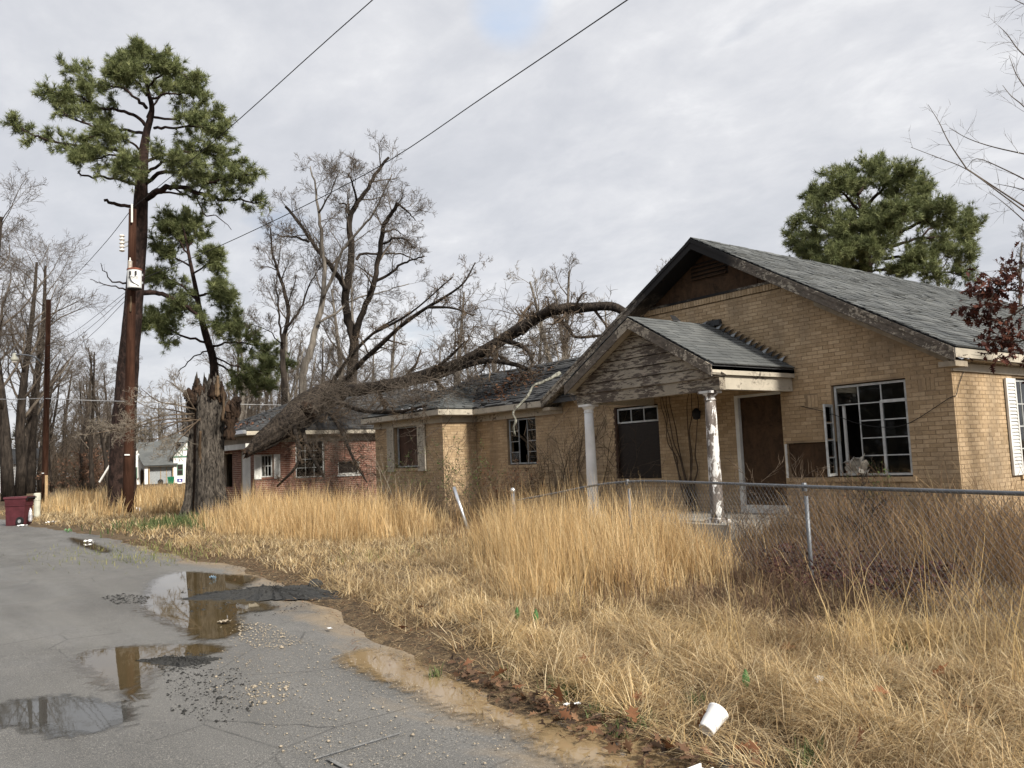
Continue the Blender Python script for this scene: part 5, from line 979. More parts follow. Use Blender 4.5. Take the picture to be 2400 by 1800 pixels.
# ---- background trees: a few prototypes, each copied as its own tree
def proto(seed, h, r, spread, S=None, maxl=4, lv=.30):
    random.seed(seed); S = dict(S or BARE); out = new_out(); q = np.zeros(3); d = np.array([0, 0, 1.]); pts = [q]; n = 9
    for i in range(1, n): d = unit(d+np.array([random.gauss(0, .06), random.gauss(0, .06), .03])); q = q+d*h*.82/(n-1); pts.append(q)
    rad = list(np.linspace(r, r*.22, n)); spawn(out, pts, rad, h*spread, 0, maxl, S, 1.5, lv); tr = knobby([(np.array(pts), np.array(rad))], 9, .06, 'trunk', seed)
    return tr, crown_mesh('crown', out)
BG = dict(BARE, nch=[(8, 9), (6, 7), (4, 6), (3, 4)], up=[.05, .09, .09, .08], rmin=.010, ang=(22, 52), npts=[8, 6, 4, 3, 3])
protos = [proto(31, 13, .22, .34, BG), proto(32, 15, .26, .30, BG), proto(33, 11, .15, .32, BG), proto(34, 14, .2, .27, BG)]
OAK = dict(BARE, nch=[(9, 10), (7, 8), (6, 7), (4, 5)], up=[.03, .06, .06, .05], rmin=.007, ang=(25, 58), npts=[8, 6, 5, 3, 3], ratio=(.5, .75))
protos.append(proto(41, 15, .28, .46, OAK, 4, .30))
def put_tree(k, loc, rz, sc, label, group, tmat='bark_grey', cmat='bark_twig'):
    tr, cr = protos[k]; o = thing('bare_tree', label, 'tree', loc, group); o.rotation_euler = (0, 0, rz); o.scale = (sc, sc, sc)
    for nm, me, mt in (('trunk', tr, tmat), ('crown', cr, cmat)):
        if not me.materials: me.materials.append(MT[mt])
        q = bpy.data.objects.new(nm, me); COL.objects.link(q); q.parent = o; q.material_slots[0].link = 'OBJECT'; q.material_slots[0].material = MT[mt]
    return o
random.seed(77)
for k in range(48):      # wood behind the two brick houses
    px = 540+k*19+random.uniform(-12, 12); dd = random.uniform(46, 80); p = at(px, 1085, dd); put_tree(k % 4, (p[0], p[1], 0), random.uniform(0, 6.28), random.uniform(.8, 1.15), 'bare grey tree in the wood behind the brick houses', 'trees in the wood behind the brick houses')
for k in range(95):      # wood at the left end of the street
    px = 40+(k*6.7)+random.uniform(-14, 14); dd = random.uniform(72, 150); dd = random.uniform(135, 170) if 285 < px < 520 else dd; p = at(px, 1110, dd); put_tree((k+1) % 4, (p[0], p[1], 0), random.uniform(0, 6.28), random.uniform(.9, 1.35), 'bare brown tree in the wood at the far end of the street', 'trees in the wood at the far end of the street', 'bark_dark', 'bark_twig')
for px, dd, sc, k, lb in ((1735, 42, 1.02, 2, 'thin bare tree rising just right of the gable peak'), (1880, 44, .72, 0, 'low bare tree showing above the tan roof left of the round pine'), (2280, 40, .92, 1, 'bare tree right of the round-headed pine'), (2370, 46, 1.1, 3, 'bare tree at the right edge beyond the tan roof'), (2200, 52, .8, 2, 'small bare tree half behind the round-headed pine'), (1560, 47, .98, 1, 'bare tree behind the tan house left of the gable'), (1330, 44, 1.05, 0, 'spreading bare tree above the fallen limb'), (1430, 50, .95, 3, 'bare tree between the fallen limb and the gable')):
    p = at(px, 1060, dd); put_tree(k, (p[0], p[1], 0), px*.7, sc, lb, None, 'bark_grey', 'twig_pale' if px < 1600 else 'bark_twig')
for px, dd, sc, k, lb in ((20, 60, 1.7, 4, 'great bare oak at the left edge of the picture'), (70, 82, 1.9, 4, 'second great bare tree at left behind the street light pole'), (195, 95, 1.25, 4, 'bare tree between the street light pole and the tall pine'), (-70, 66, 1.6, 4, 'bare tree cut by the left picture edge'), (48, 74, 1.75, 4, 'broad bare tree rising behind the street lamp'), (560, 80, 1.0, 4, 'bare tree seen between the broken trunk and the small pine')):
    p = at(px, 1120, dd); put_tree(k, (p[0], p[1], 0), px*.3+1, sc, lb, None, 'bark_dark', 'bark_twig')
# undergrowth that closes the wood
def thicket(name, label, spots, n, hgt, mat, seed):
    random.seed(seed); out = new_out(); S = dict(BARE, nch=[(3, 4), (3, 4), (3, 4)], up=[.05, .05, .05], rmin=.012, npts=[5, 4, 3, 3, 3])
    for k in range(n):
        px, dd = random.uniform(*spots[0]), random.uniform(*spots[1]); p = at(px, 1100, dd); p[2] = .05; grow(out, p, unit(np.array([random.gauss(0, .25), random.gauss(0, .25), 1])), hgt*random.uniform(.5, 1.2), .03, 1, 3, S)
    kind(obj(name, crown_mesh(name, out), MT[mat]), 'stuff', label)
thicket('undergrowth', 'brown brush closing the far wood at the street end', ((40, 285), (85, 140)), 260, 6., 'twig_brown', 5)
thicket('undergrowth', 'grey brush behind the brick houses', ((520, 1400), (46, 75)), 260, 5., 'bark_twig', 6)
def hedge_mass():
    rr = np.random.default_rng(3); tips = []; dirs = []
    for k in range(30):
        c = at(rr.uniform(30, 640), 1100, rr.uniform(128, 170)); c[2] = 0; h = rr.uniform(6, 12)
        for q in range(60): v = rr.normal(0, 1, 3); v /= np.linalg.norm(v); tips.append(c+v*np.array([3., 3., h*.5])+np.array([0, 0, h*.45])); dirs.append(v)
    kind(obj('undergrowth', needle_mesh('undergrowth', tips, dirs, 18, 1.0, .09, ((.06, .052, .042), (.095, .082, .066), (.085, .088, .06)), 4, .9), MT['needles']), 'stuff', 'dim mixed thicket far behind the street end')
hedge_mass()
def across():  # out-of-view brush, added so the window panes reflect something dark
    rr = np.random.default_rng(13); tips = []; dirs = []
    for k in range(60):
        c = np.array([-15+rr.normal(0, 2), rr.uniform(-10, 60), 0]); h = rr.uniform(4, 9)
        for q in range(34): v = rr.normal(0, 1, 3); v /= np.linalg.norm(v); tips.append(c+v*np.array([2.2, 2.2, h*.5])+np.array([0, 0, h*.48])); dirs.append(v)
    kind(obj('undergrowth', needle_mesh('undergrowth', tips, dirs, 16, 1.0, .10, ((.05, .042, .03), (.08, .065, .045), (.06, .075, .04)), 4, .9), MT['needles']), 'stuff', 'unseen brush added across the street to darken the window reflections')
across()
# ---- russet oak at the right edge, trunk beyond the frame
def build_oak():
    random.seed(5); base = np.array([13.6, 2.0, .1]); H = thing('oak_tree', 'oak with clinging russet leaves reaching in from the right edge', 'tree', base)
    top = base+np.array([.2, -.1, 5.6]); tr = smooth_path([base, base+np.array([.05, .05, 2]), base+np.array([.1, .0, 4]), top, top+np.array([0, .2, 2.5])], 5); obj('trunk', knobby([(tr, np.linspace(.2, .07, len(tr)))], 12, .06, 'trunk', 3), MT['bark_grey'], H, smooth=True)
    out = new_out(); lims = []; S = dict(BARE, nch=[(7, 8), (4, 5), (3, 4)], up=[.0, .01, .02], rmin=.004, npts=[8, 6, 5, 4], wig=[.06, .07, .1], ang=(25, 55))
    sets = [[(2420, 510), (2340, 450), (2264, 396), (2200, 370), (2135, 345)], [(2420, 430), (2350, 395), (2290, 372), (2264, 396)], [(2266, 396), (2225, 335), (2200, 285), (2175, 245)], [(2420, 365), (2330, 345), (2270, 325), (2225, 300)], [(2440, 300), (2400, 250), (2370, 225), (2350, 200)], [(2430, 150), (2390, 120), (2360, 80), (2340, 60)], [(2430, 20), (2400, 10), (2360, -10)], [(2430, 545), (2370, 490), (2320, 450)], [(2440, 460), (2380, 440), (2330, 430)], [(2430, 240), (2385, 180), (2365, 130)]]
    for i, s in enumerate(sets):
        q = trace(s, 11.3+.25*(i % 4), .6, 4); st = tr[min(int(i*2.1), len(tr)-3)]; P = smooth_path([st, (st+q[0])/2+np.array([0, 0, .15]), q[0]], 4)[:-1]; P = np.vstack([P, q]); lims.append((P, np.concatenate([np.linspace(.03, .010, len(P)-len(q)), np.linspace(.010, .003, len(q))]))); spawn(out, list(q), list(np.linspace(.008, .003, len(q))), .9, 1, 3, dict(S, rmin=.0025), 1.1, .1)
    obj('limbs', tube_mesh('limbs', [(lims, 6)]), MT['bark_twig'], H, smooth=True)
    rs = np.random.default_rng(2); lp = []; ld = []
    for s in ([(2420, 600), (2380, 640), (2340, 680), (2290, 730)], [(2430, 700), (2370, 740), (2320, 760)], [(2430, 780), (2390, 800), (2350, 800)], [(2430, 690), (2360, 680), (2300, 700)]):
        q = trace(s, 11.0, .4, 4); st = tr[4]; P = smooth_path([st, (st+q[0])/2, q[0]], 4)[:-1]; P = np.vstack([P, q]); o2 = new_out(); lims2 = (P, np.linspace(.03, .005, len(P))); out[1].append(lims2); spawn(o2, list(q), list(np.linspace(.010, .004, len(q))), .9, 1, 3, S, 2.4, .1)
        for l in (2, 3):
            out[l] += o2[l]
            for p, r in o2[l]:
                for f in rs.uniform(.2, 1, 5 if l == 2 else 3): i = min(int(f*(len(p)-1)), len(p)-2); lp.append(p[i]+rs.normal(0, .02, 3)); ld.append(unit(rs.normal(0, 1, 3)+np.array([0, 0, -.5])))
    obj('crown', crown_mesh('crown', out), MT['bark_twig'], H)
    kind(obj('foliage', leaf_mesh('foliage', np.array(lp), np.array(ld), .12, ((.085, .030, .022), (.13, .05, .033), (.06, .022, .018)), 3), MT['leaf_scatter'], H), 'stuff'); print('oak leaves', len(lp))
_LEAF = np.array([(0, 0), (.12, .12), (.07, .24), (.30, .36), (.12, .46), (.30, .66), (.10, .70), (0, 1.), (-.10, .70), (-.30, .66), (-.12, .46), (-.30, .36), (-.07, .24), (-.12, .12)])
def leaf_mesh(name, P, D, size, cols, seed, flat=False):
    """lobed leaves, folded along the midrib"""
    rr = np.random.default_rng(seed); n = len(P); D = D/np.linalg.norm(D, axis=1, keepdims=True); ref = rr.normal(0, 1, (n, 3))
    if flat: ref = np.tile([0, 0, 1.], (n, 1))+rr.normal(0, .5, (n, 3)); s = np.cross(D, ref)
    else: s = np.cross(D, ref)
    s /= np.linalg.norm(s, axis=1, keepdims=True)+1e-9; nn = np.cross(s, D); sz = size*rr.uniform(.6, 1.25, n); k = len(_LEAF)
    curl = rr.uniform(.1, .5, n); L = _LEAF
    V = P[:, None]+sz[:, None, None]*(L[None, :, 0:1]*s[:, None]+L[None, :, 1:2]*D[:, None]+(np.abs(L[None, :, 0:1])*curl[:, None, None]*1.2+(L[None, :, 1:2]**2)*curl[:, None, None]*.5*rr.choice([-1, 1], (n, 1, 1)))*nn[:, None])
    f = np.array([(0, 1, 13), (1, 2, 12), (1, 12, 13), (2, 3, 4), (2, 4, 10), (2, 10, 12), (10, 11, 12), (4, 5, 6), (4, 6, 8), (4, 8, 10), (8, 9, 10), (6, 7, 8)])
    c = np.array(cols)[rr.integers(0, len(cols), n)]*rr.uniform(.75, 1.3, (n, 1)); return np_mesh(name, V.reshape(-1, 3), [(f[None]+np.arange(n)[:, None, None]*k).reshape(-1, 3)], np.repeat(c, k, 0))
build_oak()
# ================================================================ street furniture, fence, litter
HR = np.array([RT[0], RT[1], 0]); HR /= np.linalg.norm(HR); RZ = math.atan2(HR[1], HR[0])     # horizontal right of the view
def straight_pole(path, r0, r1): P = smooth_path(path, 4); return (P, np.linspace(r0, r1, len(P)))
def wire(name, label, pts, r, mat, n=6, group=None):
    P = smooth_path(pts, n); return tag(obj(name, tube_mesh(name, [([(P, np.full(len(P), r))], 4)]), MT[mat], origin=P[0]), label, 'wire', group)
def build_poles():
    b = onZ(300, 1207, .08); D = float((b-EYE)@FW); top = at(311, 490, D); H = thing('utility_pole', 'brown wooden utility pole with white transformer in front of the tall pine', 'pole', b)
    obj('pole', knobby([straight_pole([b-np.array([0, 0, .1]), (b+top)/2, top], .205, .135)], 16, .015, 'pole', 4), MT['pole_wood'], H, smooth=True)
    k = D/FPX; c = at(315, 676, D-.42); v = lambda r, z: (r*k, z*k)
    t = obj('transformer', MB().lathe(c, [v(15, 0), v(15.6, 2), v(15.6, 41), v(16, 42)], 24), MT['transformer_paint'], H, smooth=False); t['label'] = 'white cylindrical transformer can'
    obj('transformer_base', MB().lathe(c-np.array([0, 0, .03]), [v(14.5, 0), v(14.5, 2)], 20), MT['black_rubber'], t); obj('transformer_lid', MB().lathe(c+np.array([0, 0, 42*k]), [v(16.6, 0), v(16.4, 3), v(12, 5), v(2, 6)], 24), MT['rust'], t)
    bu = c+np.array([0, 0, 47*k])-HR*10*k; prof = []
    for i in range(6): prof += [(.055, i*.05), (.095, i*.05+.02), (.055, i*.05+.045)]
    obj('bushing', MB().lathe(bu, prof+[(.03, .32), (.02, .42)], 12), MT['porcelain'], t); obj('bracket', MB().box(c[0]-.08, c[0]+.3, c[1]-.02, c[1]+.4, c[2]+.2, c[2]+.28).box(c[0]-.08, c[0]+.3, c[1]-.02, c[1]+.4, c[2]+.5, c[2]+.58), MT['steel_grey'], t)
    for q in (-.05, .16): obj('lug', MB().box(*(lambda p: (p[0]-.03, p[0]+.03, p[1]-.03, p[1]+.03, p[2]-.09, p[2]+.05))(c+HR*q-np.array([FW[0], FW[1], 0])*16.4*k*.93+np.array([0, 0, 34*k]))), MT['black_rubber'], t)
    # stencilled number on the can
    cu = bpy.data.curves.new('text', 'FONT'); cu.body = 'VA0724028'; cu.size = .13; cu.align_x = 'CENTER'; to = bpy.data.objects.new('text', cu); COL.objects.link(to)
    me = bpy.data.meshes.new_from_object(to.evaluated_get(bpy.context.evaluated_depsgraph_get())); bpy.data.objects.remove(to); rr = 15.75*k; cv = -np.array([FW[0], FW[1], 0]); cv /= np.linalg.norm(cv)
    for vtx in me.vertices:
        a = vtx.co.x*.62/rr+.12; p = c+rr*(cv*math.cos(a)+HR*math.sin(a))+np.array([0, 0, 20*k+vtx.co.y]); vtx.co = Vector(p)
    obj('number', me, MT['ink'], t)
    p = smooth_path([c+HR*-4*k+cv*15.8*k+np.array([0, 0, 38*k]), c+HR*-3*k+cv*17*k+np.array([0, 0, 24*k]), c+HR*3*k+cv*17*k+np.array([0, 0, 12*k]), c+HR*14*k+cv*9*k+np.array([0, 0, 4*k])], 5); obj('lead_wire', tube_mesh('lead', [([(p, np.full(len(p), .014))], 5)]), MT['black_wire'], t)
    ins = at(286, 590, D-.1); prof = []
    for i in range(5): prof += [(.05, i*.14), (.11, i*.14+.04), (.05, i*.14+.1)]
    i_ = obj('fuse_cutout', MB().lathe(ins, prof, 10), MT['porcelain'], H); obj('crossbar', MB().bar(ins+np.array([0, 0, .36]), at(305, 566, D), .05, .05).bar(ins+np.array([0, 0, .16]), at(305, 574, D), .05, .05), MT['steel_grey'], H)
    obj('pole_tag', MB().box(*(lambda p: (p[0]-.03, p[0]+.03, p[1]-.03, p[1]+.03, p[2]-.35, p[2]+.35))(at(309, 500, D-.17))), MT['porcelain'], H); obj('pole_tag', MB().bar(at(292, 1066, D-.21), at(304, 1066, D-.21), .02, .05), MT['foam_white'], H)
    obj('pole_scar', MB().bar(at(307, 694, D-.185), at(306, 730, D-.188), .07, .02, tuple(cv)), MT['split_wood'], H)
    # far pole with street lamp
    b2 = onZ(104, 1189, .08); b2 = at(104, 1189, 46.); D2 = 46.; b2[2] = .05; t2 = at(114, 702, D2); H2 = thing('street_light_pole', 'slim brown pole carrying a street lamp at the far left', 'pole', b2)
    obj('pole', knobby([straight_pole([b2, (b2+t2)/2, t2], .17, .12)], 12, .015, 'pole', 6), MT['pole_wood'], H2, smooth=True)
    arm = smooth_path([at(102, 856, D2-.15), at(92, 845, D2-.4), at(76, 835, D2-.6), at(50, 831, D2-.8), at(36, 832, D2-.9)], 5); obj('lamp_arm', tube_mesh('arm', [([(arm, np.full(len(arm), .045))], 8)]), MT['galvanized'], H2, smooth=True)
    lc = at(34, 847, D2-.9); l = obj('lamp_head', MB().lathe(lc, [(.12, 0), (.19, .06), (.20, .16), (.12, .26), (.10, .42), (.04, .46)], 16), MT['cream_plastic'], H2, smooth=True); obj('lens', MB().lathe(lc-np.array([0, 0, .09]), [(.05, 0), (.13, .03), (.14, .09)], 14), MT['porcelain'], l)
    obj('pole_tag', MB().bar(at(98, 1109, D2-.18), at(103, 1109, D2-.18), .02, .05), MT['foam_white'], H2)
    st = at(108, 1188, 45.2); tag(obj('wooden_stake', MB().box(st[0]-.07, st[0]+.07, st[1]-.05, st[1]+.05, 0, 1.75), MT['new_wood'], origin=(st[0], st[1], 0)), 'fresh sawn timber stake standing against the street light pole', 'stake')
    # wires
    tp = top+np.array([0, 0, .05]); n = at(873, 0, 19.2); e = tp+(n-tp)*1.9
    wire('power_line', 'overhead line from the near pole top to the upper left edge of the sky', [tp, (tp+n)/2-np.array([0, 0, .12]), n, e], .016, 'black_wire')
    wire('power_line', 'long overhead line crossing the sky above the bare trees', [at(330, 655, 36), at(560, 556, 30.5), at(868, 402, 25), at(1150, 216, 20), at(1470, 0, 15.6), at(1760, -200, 12.5)], .016, 'black_wire')
    wire('power_line', 'line running from the near pole top down to the street light pole', [at(304, 496, D), at(250, 565, D+3.5), at(180, 642, D+8), at(114, 706, D2)], .014, 'black_wire')
    for i, (a, z, lb) in enumerate(((682, 806, 'topmost of three service wires left of the transformer'), (690, 836, 'middle one of three service wires left of the transformer'), (700, 862, 'lowest of three service wires left of the transformer'))):
        wire('power_line', lb, [at(298, a, D-.1), at(230, a+54+8*i, D+4), at(170, a+98+12*i, D+8), at(108, z+6, D2)], .012, 'black_wire')
    wire('cable', 'pale cable strung level past the street light pole', [at(-80, 932, 49), at(20, 936, 47), at(104, 934, D2), at(190, 938, 41), at(296, 941, D-.2)], .022, 'pale_wire'); wire('cable', 'pale cable strung level behind the broken trunk', [at(300, 941, D+.1), at(430, 945, D+2.), at(590, 948, D+6), at(760, 951, D+10)], .016, 'pale_wire')
    c = at(250, 1128, 70); tag(obj('leaning_post', MB().bar(at(233, 1130, 70), at(260, 1086, 70), .12, .12), MT['stucco_white'], origin=at(233, 1130, 70)), 'pale post leaning left of the tall pine, far off', 'post')
build_poles()
def build_bin():
    b = onZ(46, 1229, .02); H = thing('trash_bin', 'maroon wheeled trash bin standing at the road edge', 'bin', (0, 0, 0)); MP = MT['maroon_plastic']
    obj('bin_body', MB().add([(-.44, -.27, 0), (.30, -.27, 0), (.30, .27, 0), (-.44, .27, 0), (-.46, -.31, .78), (.40, -.31, .78), (.40, .31, .78), (-.46, .31, .78), (-.48, -.34, 1.05), (.44, -.34, 1.05), (.44, .34, 1.05), (-.48, .34, 1.05)],
        [(0, 3, 2, 1), (0, 1, 5, 4), (1, 2, 6, 5), (2, 3, 7, 6), (3, 0, 4, 7), (4, 5, 9, 8), (5, 6, 10, 9), (6, 7, 11, 10), (7, 4, 8, 11), (8, 9, 10, 11)]), MP, H)
    obj('bin_rib', MB().box(-.475, .42, -.335, .335, .76, .80), MP, H); obj('lid', MB().prism([(-.53, -.37, 1.05), (-.53, .37, 1.05), (-.53, .32, 1.13), (-.53, -.32, 1.13)], (1.02, 0, 0)), MP, H); obj('handle', MB().box(.47, .56, -.3, .3, 1.05, 1.10).box(.44, .50, -.3, -.26, .98, 1.06).box(.44, .50, .26, .3, .98, 1.06), MT['black_rubber'], H)
    for sy in (-.34, .30):
        w = obj('wheel', MB().lathe((.20, sy, .165), [(.165, -.02), (.165, .04)], 20, (0, 1, 0)), MT['black_rubber'], H); obj('hub', MB().lathe((.20, sy-.005, .165), [(.07, -.03), (.07, .0)], 12, (0, 1, 0)), MT['steel_grey'], w)
    H.location = (b[0], b[1], .0); H.rotation_euler = (0, 0, RZ); H.scale = (.80, .80, .88)
    q = onZ(72, 1222, .02); g = MB().lathe((0, 0, 0), [(.06, 0), (.085, .06), (.08, .30), (.06, .44), (.03, .52), (.025, .58)], 10); o = tag(obj('wrapper', g, MT['silver_wrap']), 'crumpled silver wrap stuck beside the maroon bin wheel', 'litter'); o.location = (b[0]+HR[0]*.33, b[1]+HR[1]*.33-.28, .12); o.scale = (.8, .8, .8)
    p = at(87, 1190, 33.); tag(obj('utility_pedestal', MB().lathe((p[0], p[1], 0), [(.115, 0), (.115, .72), (.13, .73), (.13, .98), (.10, 1.02)], 14), MT['cream_plastic'], origin=(p[0], p[1], 0), smooth=False), 'cream telephone pedestal just behind the maroon bin', 'pedestal')
build_bin()
# ---------------------------------------------------------------- chain-link fence
def build_fence():
    rail = smooth_path([(5.0, -1.4, 1.2), (6.57, 2.51, 1.2), (7.5, 4.91, 1.2), (8.4, 7.2, 1.205), (8.85, 8.45, 1.2), (9.0, 9.5, 1.14), (9.12, 10.7, .99), (9.2, 11.78, .86)], 8)
    H = thing('chain_link_fence', 'sagging grey chain-link fence in front of the tan house', 'fence', (7.5, 4.91, .1)); G = MT['galvanized']
    obj('top_rail', tube_mesh('rail', [([(rail, np.full(len(rail), .018))], 10)]), G, H, smooth=True)
    for x, y, z in ((7.5, 4.91, 1.2), (8.87, 8.75, 1.19), (6.2, 1.55, 1.2)):
        p = obj('post', MB().lathe((x+.05, y, -.1), [(.022, 0), (.022, z+.0)], 10), G, H, smooth=True); obj('post_cap', MB().lathe((x+.03, y, z-.05), [(.026, 0), (.029, .02), (.029, .07), (.024, .085)], 10), G, p)
    p = obj('end_post', MB().lathe((9.22, 11.95, 0), [(.034, 0), (.034, .98)], 10), G, H, smooth=True); obj('ball_cap', MB().lathe((9.22, 11.95, .98), [(.034, 0), (.042, .02), (.048, .05), (.04, .08), (.015, .1)], 12), MT['galvanized_bright'], p, smooth=True)
    L = np.concatenate([[0], np.cumsum(np.linalg.norm(np.diff(rail, axis=0), axis=1))]); tot = L[-1]; polys = []
    def at_u(u): return np.array([np.interp(u, L, rail[:, i]) for i in range(3)])
    st = .075; k = -int(1.1/st)
    while k*st < tot:
        for sg in (1, -1):
            pts = []
            for h in np.linspace(0, 1, 5):
                u = k*st+(h if sg > 0 else 1-h)*1.1*.9
                if 0 <= u <= tot: q = at_u(u); q = q.copy(); q[2] = q[2]+.015-(1-h)*min(1.05, q[2]); q[0] -= .03; pts.append(q)
            if len(pts) > 1: polys.append((np.array(pts), np.full(len(pts), .0018)))
        k += 1
    kind(obj('wire_mesh', tube_mesh('mesh', [(polys, 3)]), G, H), 'stuff')
    a, b = onX(1064, 1142, 9.6), onX(1098, 1245, 9.6); q = np.array([a, a*.6+b*.4, b]); tag(obj('metal_post', tube_mesh('post', [([(q, np.full(3, .036))], 12)]), MT['galvanized_bright'], origin=b, smooth=True), 'shiny loose metal post leaning left among the dry grass', 'post')
build_fence()
# ---------------------------------------------------------------- litter
def cup():
    b = onZ(1654, 1715, .10); ax = unit(HR*.62+np.array([FW[0], FW[1], 0])*.55+np.array([0, 0, .50])); q = Vector((0, 0, 1)).rotation_difference(Vector(ax)); H = thing('foam_cup', 'white foam cup lying in the matted grass near the road edge', 'cup', (0, 0, 0)); n = 24
    prof = [(.0, .004), (.036, .004), (.040, 0), (.044, .01), (.056, .135), (.060, .138), (.060, .146), (.054, .146), (.042, .012), (.0, .012)]; m = MB(); g = [[(r*math.cos(t), r*math.sin(t), z) for t in np.linspace(0, 2*math.pi, n+1)] for r, z in prof]
    for r in g: r[-1] = r[0]
    obj('cup_wall', m.sheet(g), MT['foam_white'], H, smooth=True); H.location = (b[0], b[1], gh(b[0], b[1])+.09); H.rotation_mode = 'QUATERNION'; H.rotation_quaternion = q
cup()
def scrap(name, px, py, z, w, h, mat, label, cat='litter', seed=0, tall=.02):
    c = onZ(px, py, z); rr = np.random.default_rng(seed+int(px)); n = 6; a0 = rr.uniform(0, 3); g = [[((i/n-.5)*w*(1+.2*math.sin(3*j)), (j/n-.5)*h*(1+.25*math.sin(2*i+1)), tall*(.5+math.sin(1.7*i+a0)*.5+.5*math.sin(2.3*j+a0)*1.0)+.01) for j in range(n+1)] for i in range(n+1)]
    m = MB().sheet(g); m.sheet([[(x, y, zz-.006) for x, y, zz in r] for r in g]); o = tag(obj(name, m, MT[mat]), label, cat); o.location = (c[0], c[1], max(float(gh(c[0], c[1])), .012)+(z-.02 if z > .05 else 0)); o.rotation_euler = (0, 0, a0); o.scale = (.65, .65, .65); return o
c = onZ(1640, 1812, .06); tag(obj('foam_tray', MB().box(-.05, .05, -.035, .035, 0, .012).box(-.056, .056, .035, .041, .002, .028).box(-.056, .056, -.041, -.035, .002, .028), MT['foam_white']), 'piece of white foam tray at the very bottom edge', 'litter').location = (c[0], c[1], gh(c[0], c[1])+.05)
scrap('plastic_scrap', 1922, 1618, .10, .07, .05, 'foam_white', 'small white plastic scrap in the grass right of the cup', seed=1, tall=.04); scrap('paper_scrap', 119, 1226, .06, .55, .3, 'foam_white', 'flat white paper scrap on the grass right of the maroon bin', seed=2, tall=.08)
scrap('paper_scrap', 52, 1232, .02, .4, .25, 'foam_white', 'white paper scrap on the road at the foot of the maroon bin', seed=3, tall=.05); scrap('plastic_bottle', 160, 1243, .05, .28, .14, 'litter_green', 'green crumpled wrapper on the verge by the road', seed=4, tall=.1); scrap('paper_scrap', 209, 1267, .05, .3, .2, 'foam_white', 'small white paper scrap at the road edge before the pole', seed=5, tall=.06)
scrap('plastic_scrap', 325, 1203, .1, .25, .25, 'foam_white', 'white round scrap just right of the near pole foot', seed=6, tall=.15); scrap('plastic_bottle', 499, 1354, .03, .20, .09, 'litter_blue', 'blue and white wrapper beside the far puddle', seed=7, tall=.05); scrap('paper_scrap', 525, 1458, .02, .22, .13, 'stone_pale', 'torn whitish rag on the wet asphalt below the black heap', seed=8, tall=.03)
scrap('plastic_scrap', 772, 1470, .03, .14, .05, 'foam_white', 'white strip floating in the brown pool', seed=9, tall=.01); scrap('plastic_scrap', 1328, 1650, .06, .05, .04, 'foam_white', 'left one of two tiny white scraps by the leaf line', seed=10, tall=.008); scrap('plastic_scrap', 1352, 1649, .06, .06, .05, 'foam_white', 'right one of two tiny white scraps by the leaf line', seed=11, tall=.01); scrap('paper_scrap', 540, 1227, .1, .4, .25, 'foam_white', 'pale litter at the foot of the broken trunk', seed=12, tall=.15)
def lump_stone(px, py, z, r, label):
    c = onZ(px, py, z); rr = np.random.default_rng(int(px)); g = [[((r*math.sin(t)*math.cos(p))*(1+.2*math.sin(3*p+t*2)), r*math.sin(t)*math.sin(p)*.8, r*.7*math.cos(t)*(1+.15*math.sin(4*p))) for p in np.linspace(0, 2*math.pi, 13)] for t in np.linspace(.01, 3.13, 8)]
    for q in g: q[-1] = q[0]
    o = tag(obj('stone', MB().sheet(g), MT['tar_crumb']), label, 'stone'); o.location = (c[0], c[1], float(gh(c[0], c[1]))+r*.4)
lump_stone(738, 1370, .05, .10, 'black lump of tar right of the asphalt heap'); lump_stone(1440, 1745, .03, .03, 'dark stone in the muddy water by the leaf line'); lump_stone(1700, 1772, .08, .05, 'wet dark stone at the bottom edge below the cup')
def leaves():
    rr = np.random.default_rng(12); spots = [(1373, 1568), (1425, 1595), (1316, 1650), (1400, 1690), (1490, 1690), (1478, 1635), (1525, 1655), (1730, 1640), (1635, 1705), (1722, 1655), (2175, 1620), (1640, 1450), (1865, 1530), (1960, 1580), (1090, 1560), (1120, 1580), (1150, 1590), (1200, 1610), (1260, 1640), (1340, 1680), (1560, 1740), (1720, 1740), (2000, 1770), (1780, 1760), (980, 1430), (955, 1470), (1245, 1520), (1500, 1560), (2090, 1660), (2300, 1700)]
    ms = []
    for v in range(4): ms.append(leaf_mesh('leaf', np.zeros((1, 3)), np.array([[1., .2*v, .35]]), .16, ((.27, .125, .06), (.36, .19, .10), (.22, .10, .05)), 20+v)); ms[-1].materials.append(MT['leaf_scatter'])
    for i, (x, y) in enumerate(spots):
        c = onZ(x, y, .09); o = bpy.data.objects.new('fallen_leaf', ms[i % 4]); COL.objects.link(o); o.location = (c[0], c[1], float(gh(c[0], c[1]))+rr.uniform(.05, .10)); o.rotation_euler = (rr.uniform(-.5, .5), rr.uniform(-.5, .5), rr.uniform(0, 6.28)); tag(o, 'dry brown oak leaf lying in the matted grass', 'leaf', 'fallen oak leaves in the foreground grass')
    for x, y, lb in ((1750, 1605, 'single upright green dock leaf above the foam cup'), (1213, 1440, 'left one of two green leaves below the tall grass'), (1257, 1445, 'right one of two green leaves below the tall grass')):
        c = onZ(x, y+18, .1); z = float(gh(c[0], c[1])); h = .13; g = [[(s*.024*math.sin(math.pi*(.06+.94*f)), .02*f*f+abs(s)*.012, .06+h*f) for s in (-1, -.5, 0, .5, 1)] for f in np.linspace(0, 1, 8)]
        m = MB().sheet(g); me = bpy.data.meshes.new('leaf'); me.from_pydata(m.v, [], m.f); a = me.attributes.new('col', 'FLOAT_COLOR', 'POINT'); a.data.foreach_set('color', [w for _ in m.v for w in (.09, .20, .07, 1.)]); o = tag(obj('dock_leaf', me, MT['green_leaf'], smooth=True), lb, 'leaf'); o.location = (c[0], c[1], z); o.rotation_euler = (.15, 0, RZ)
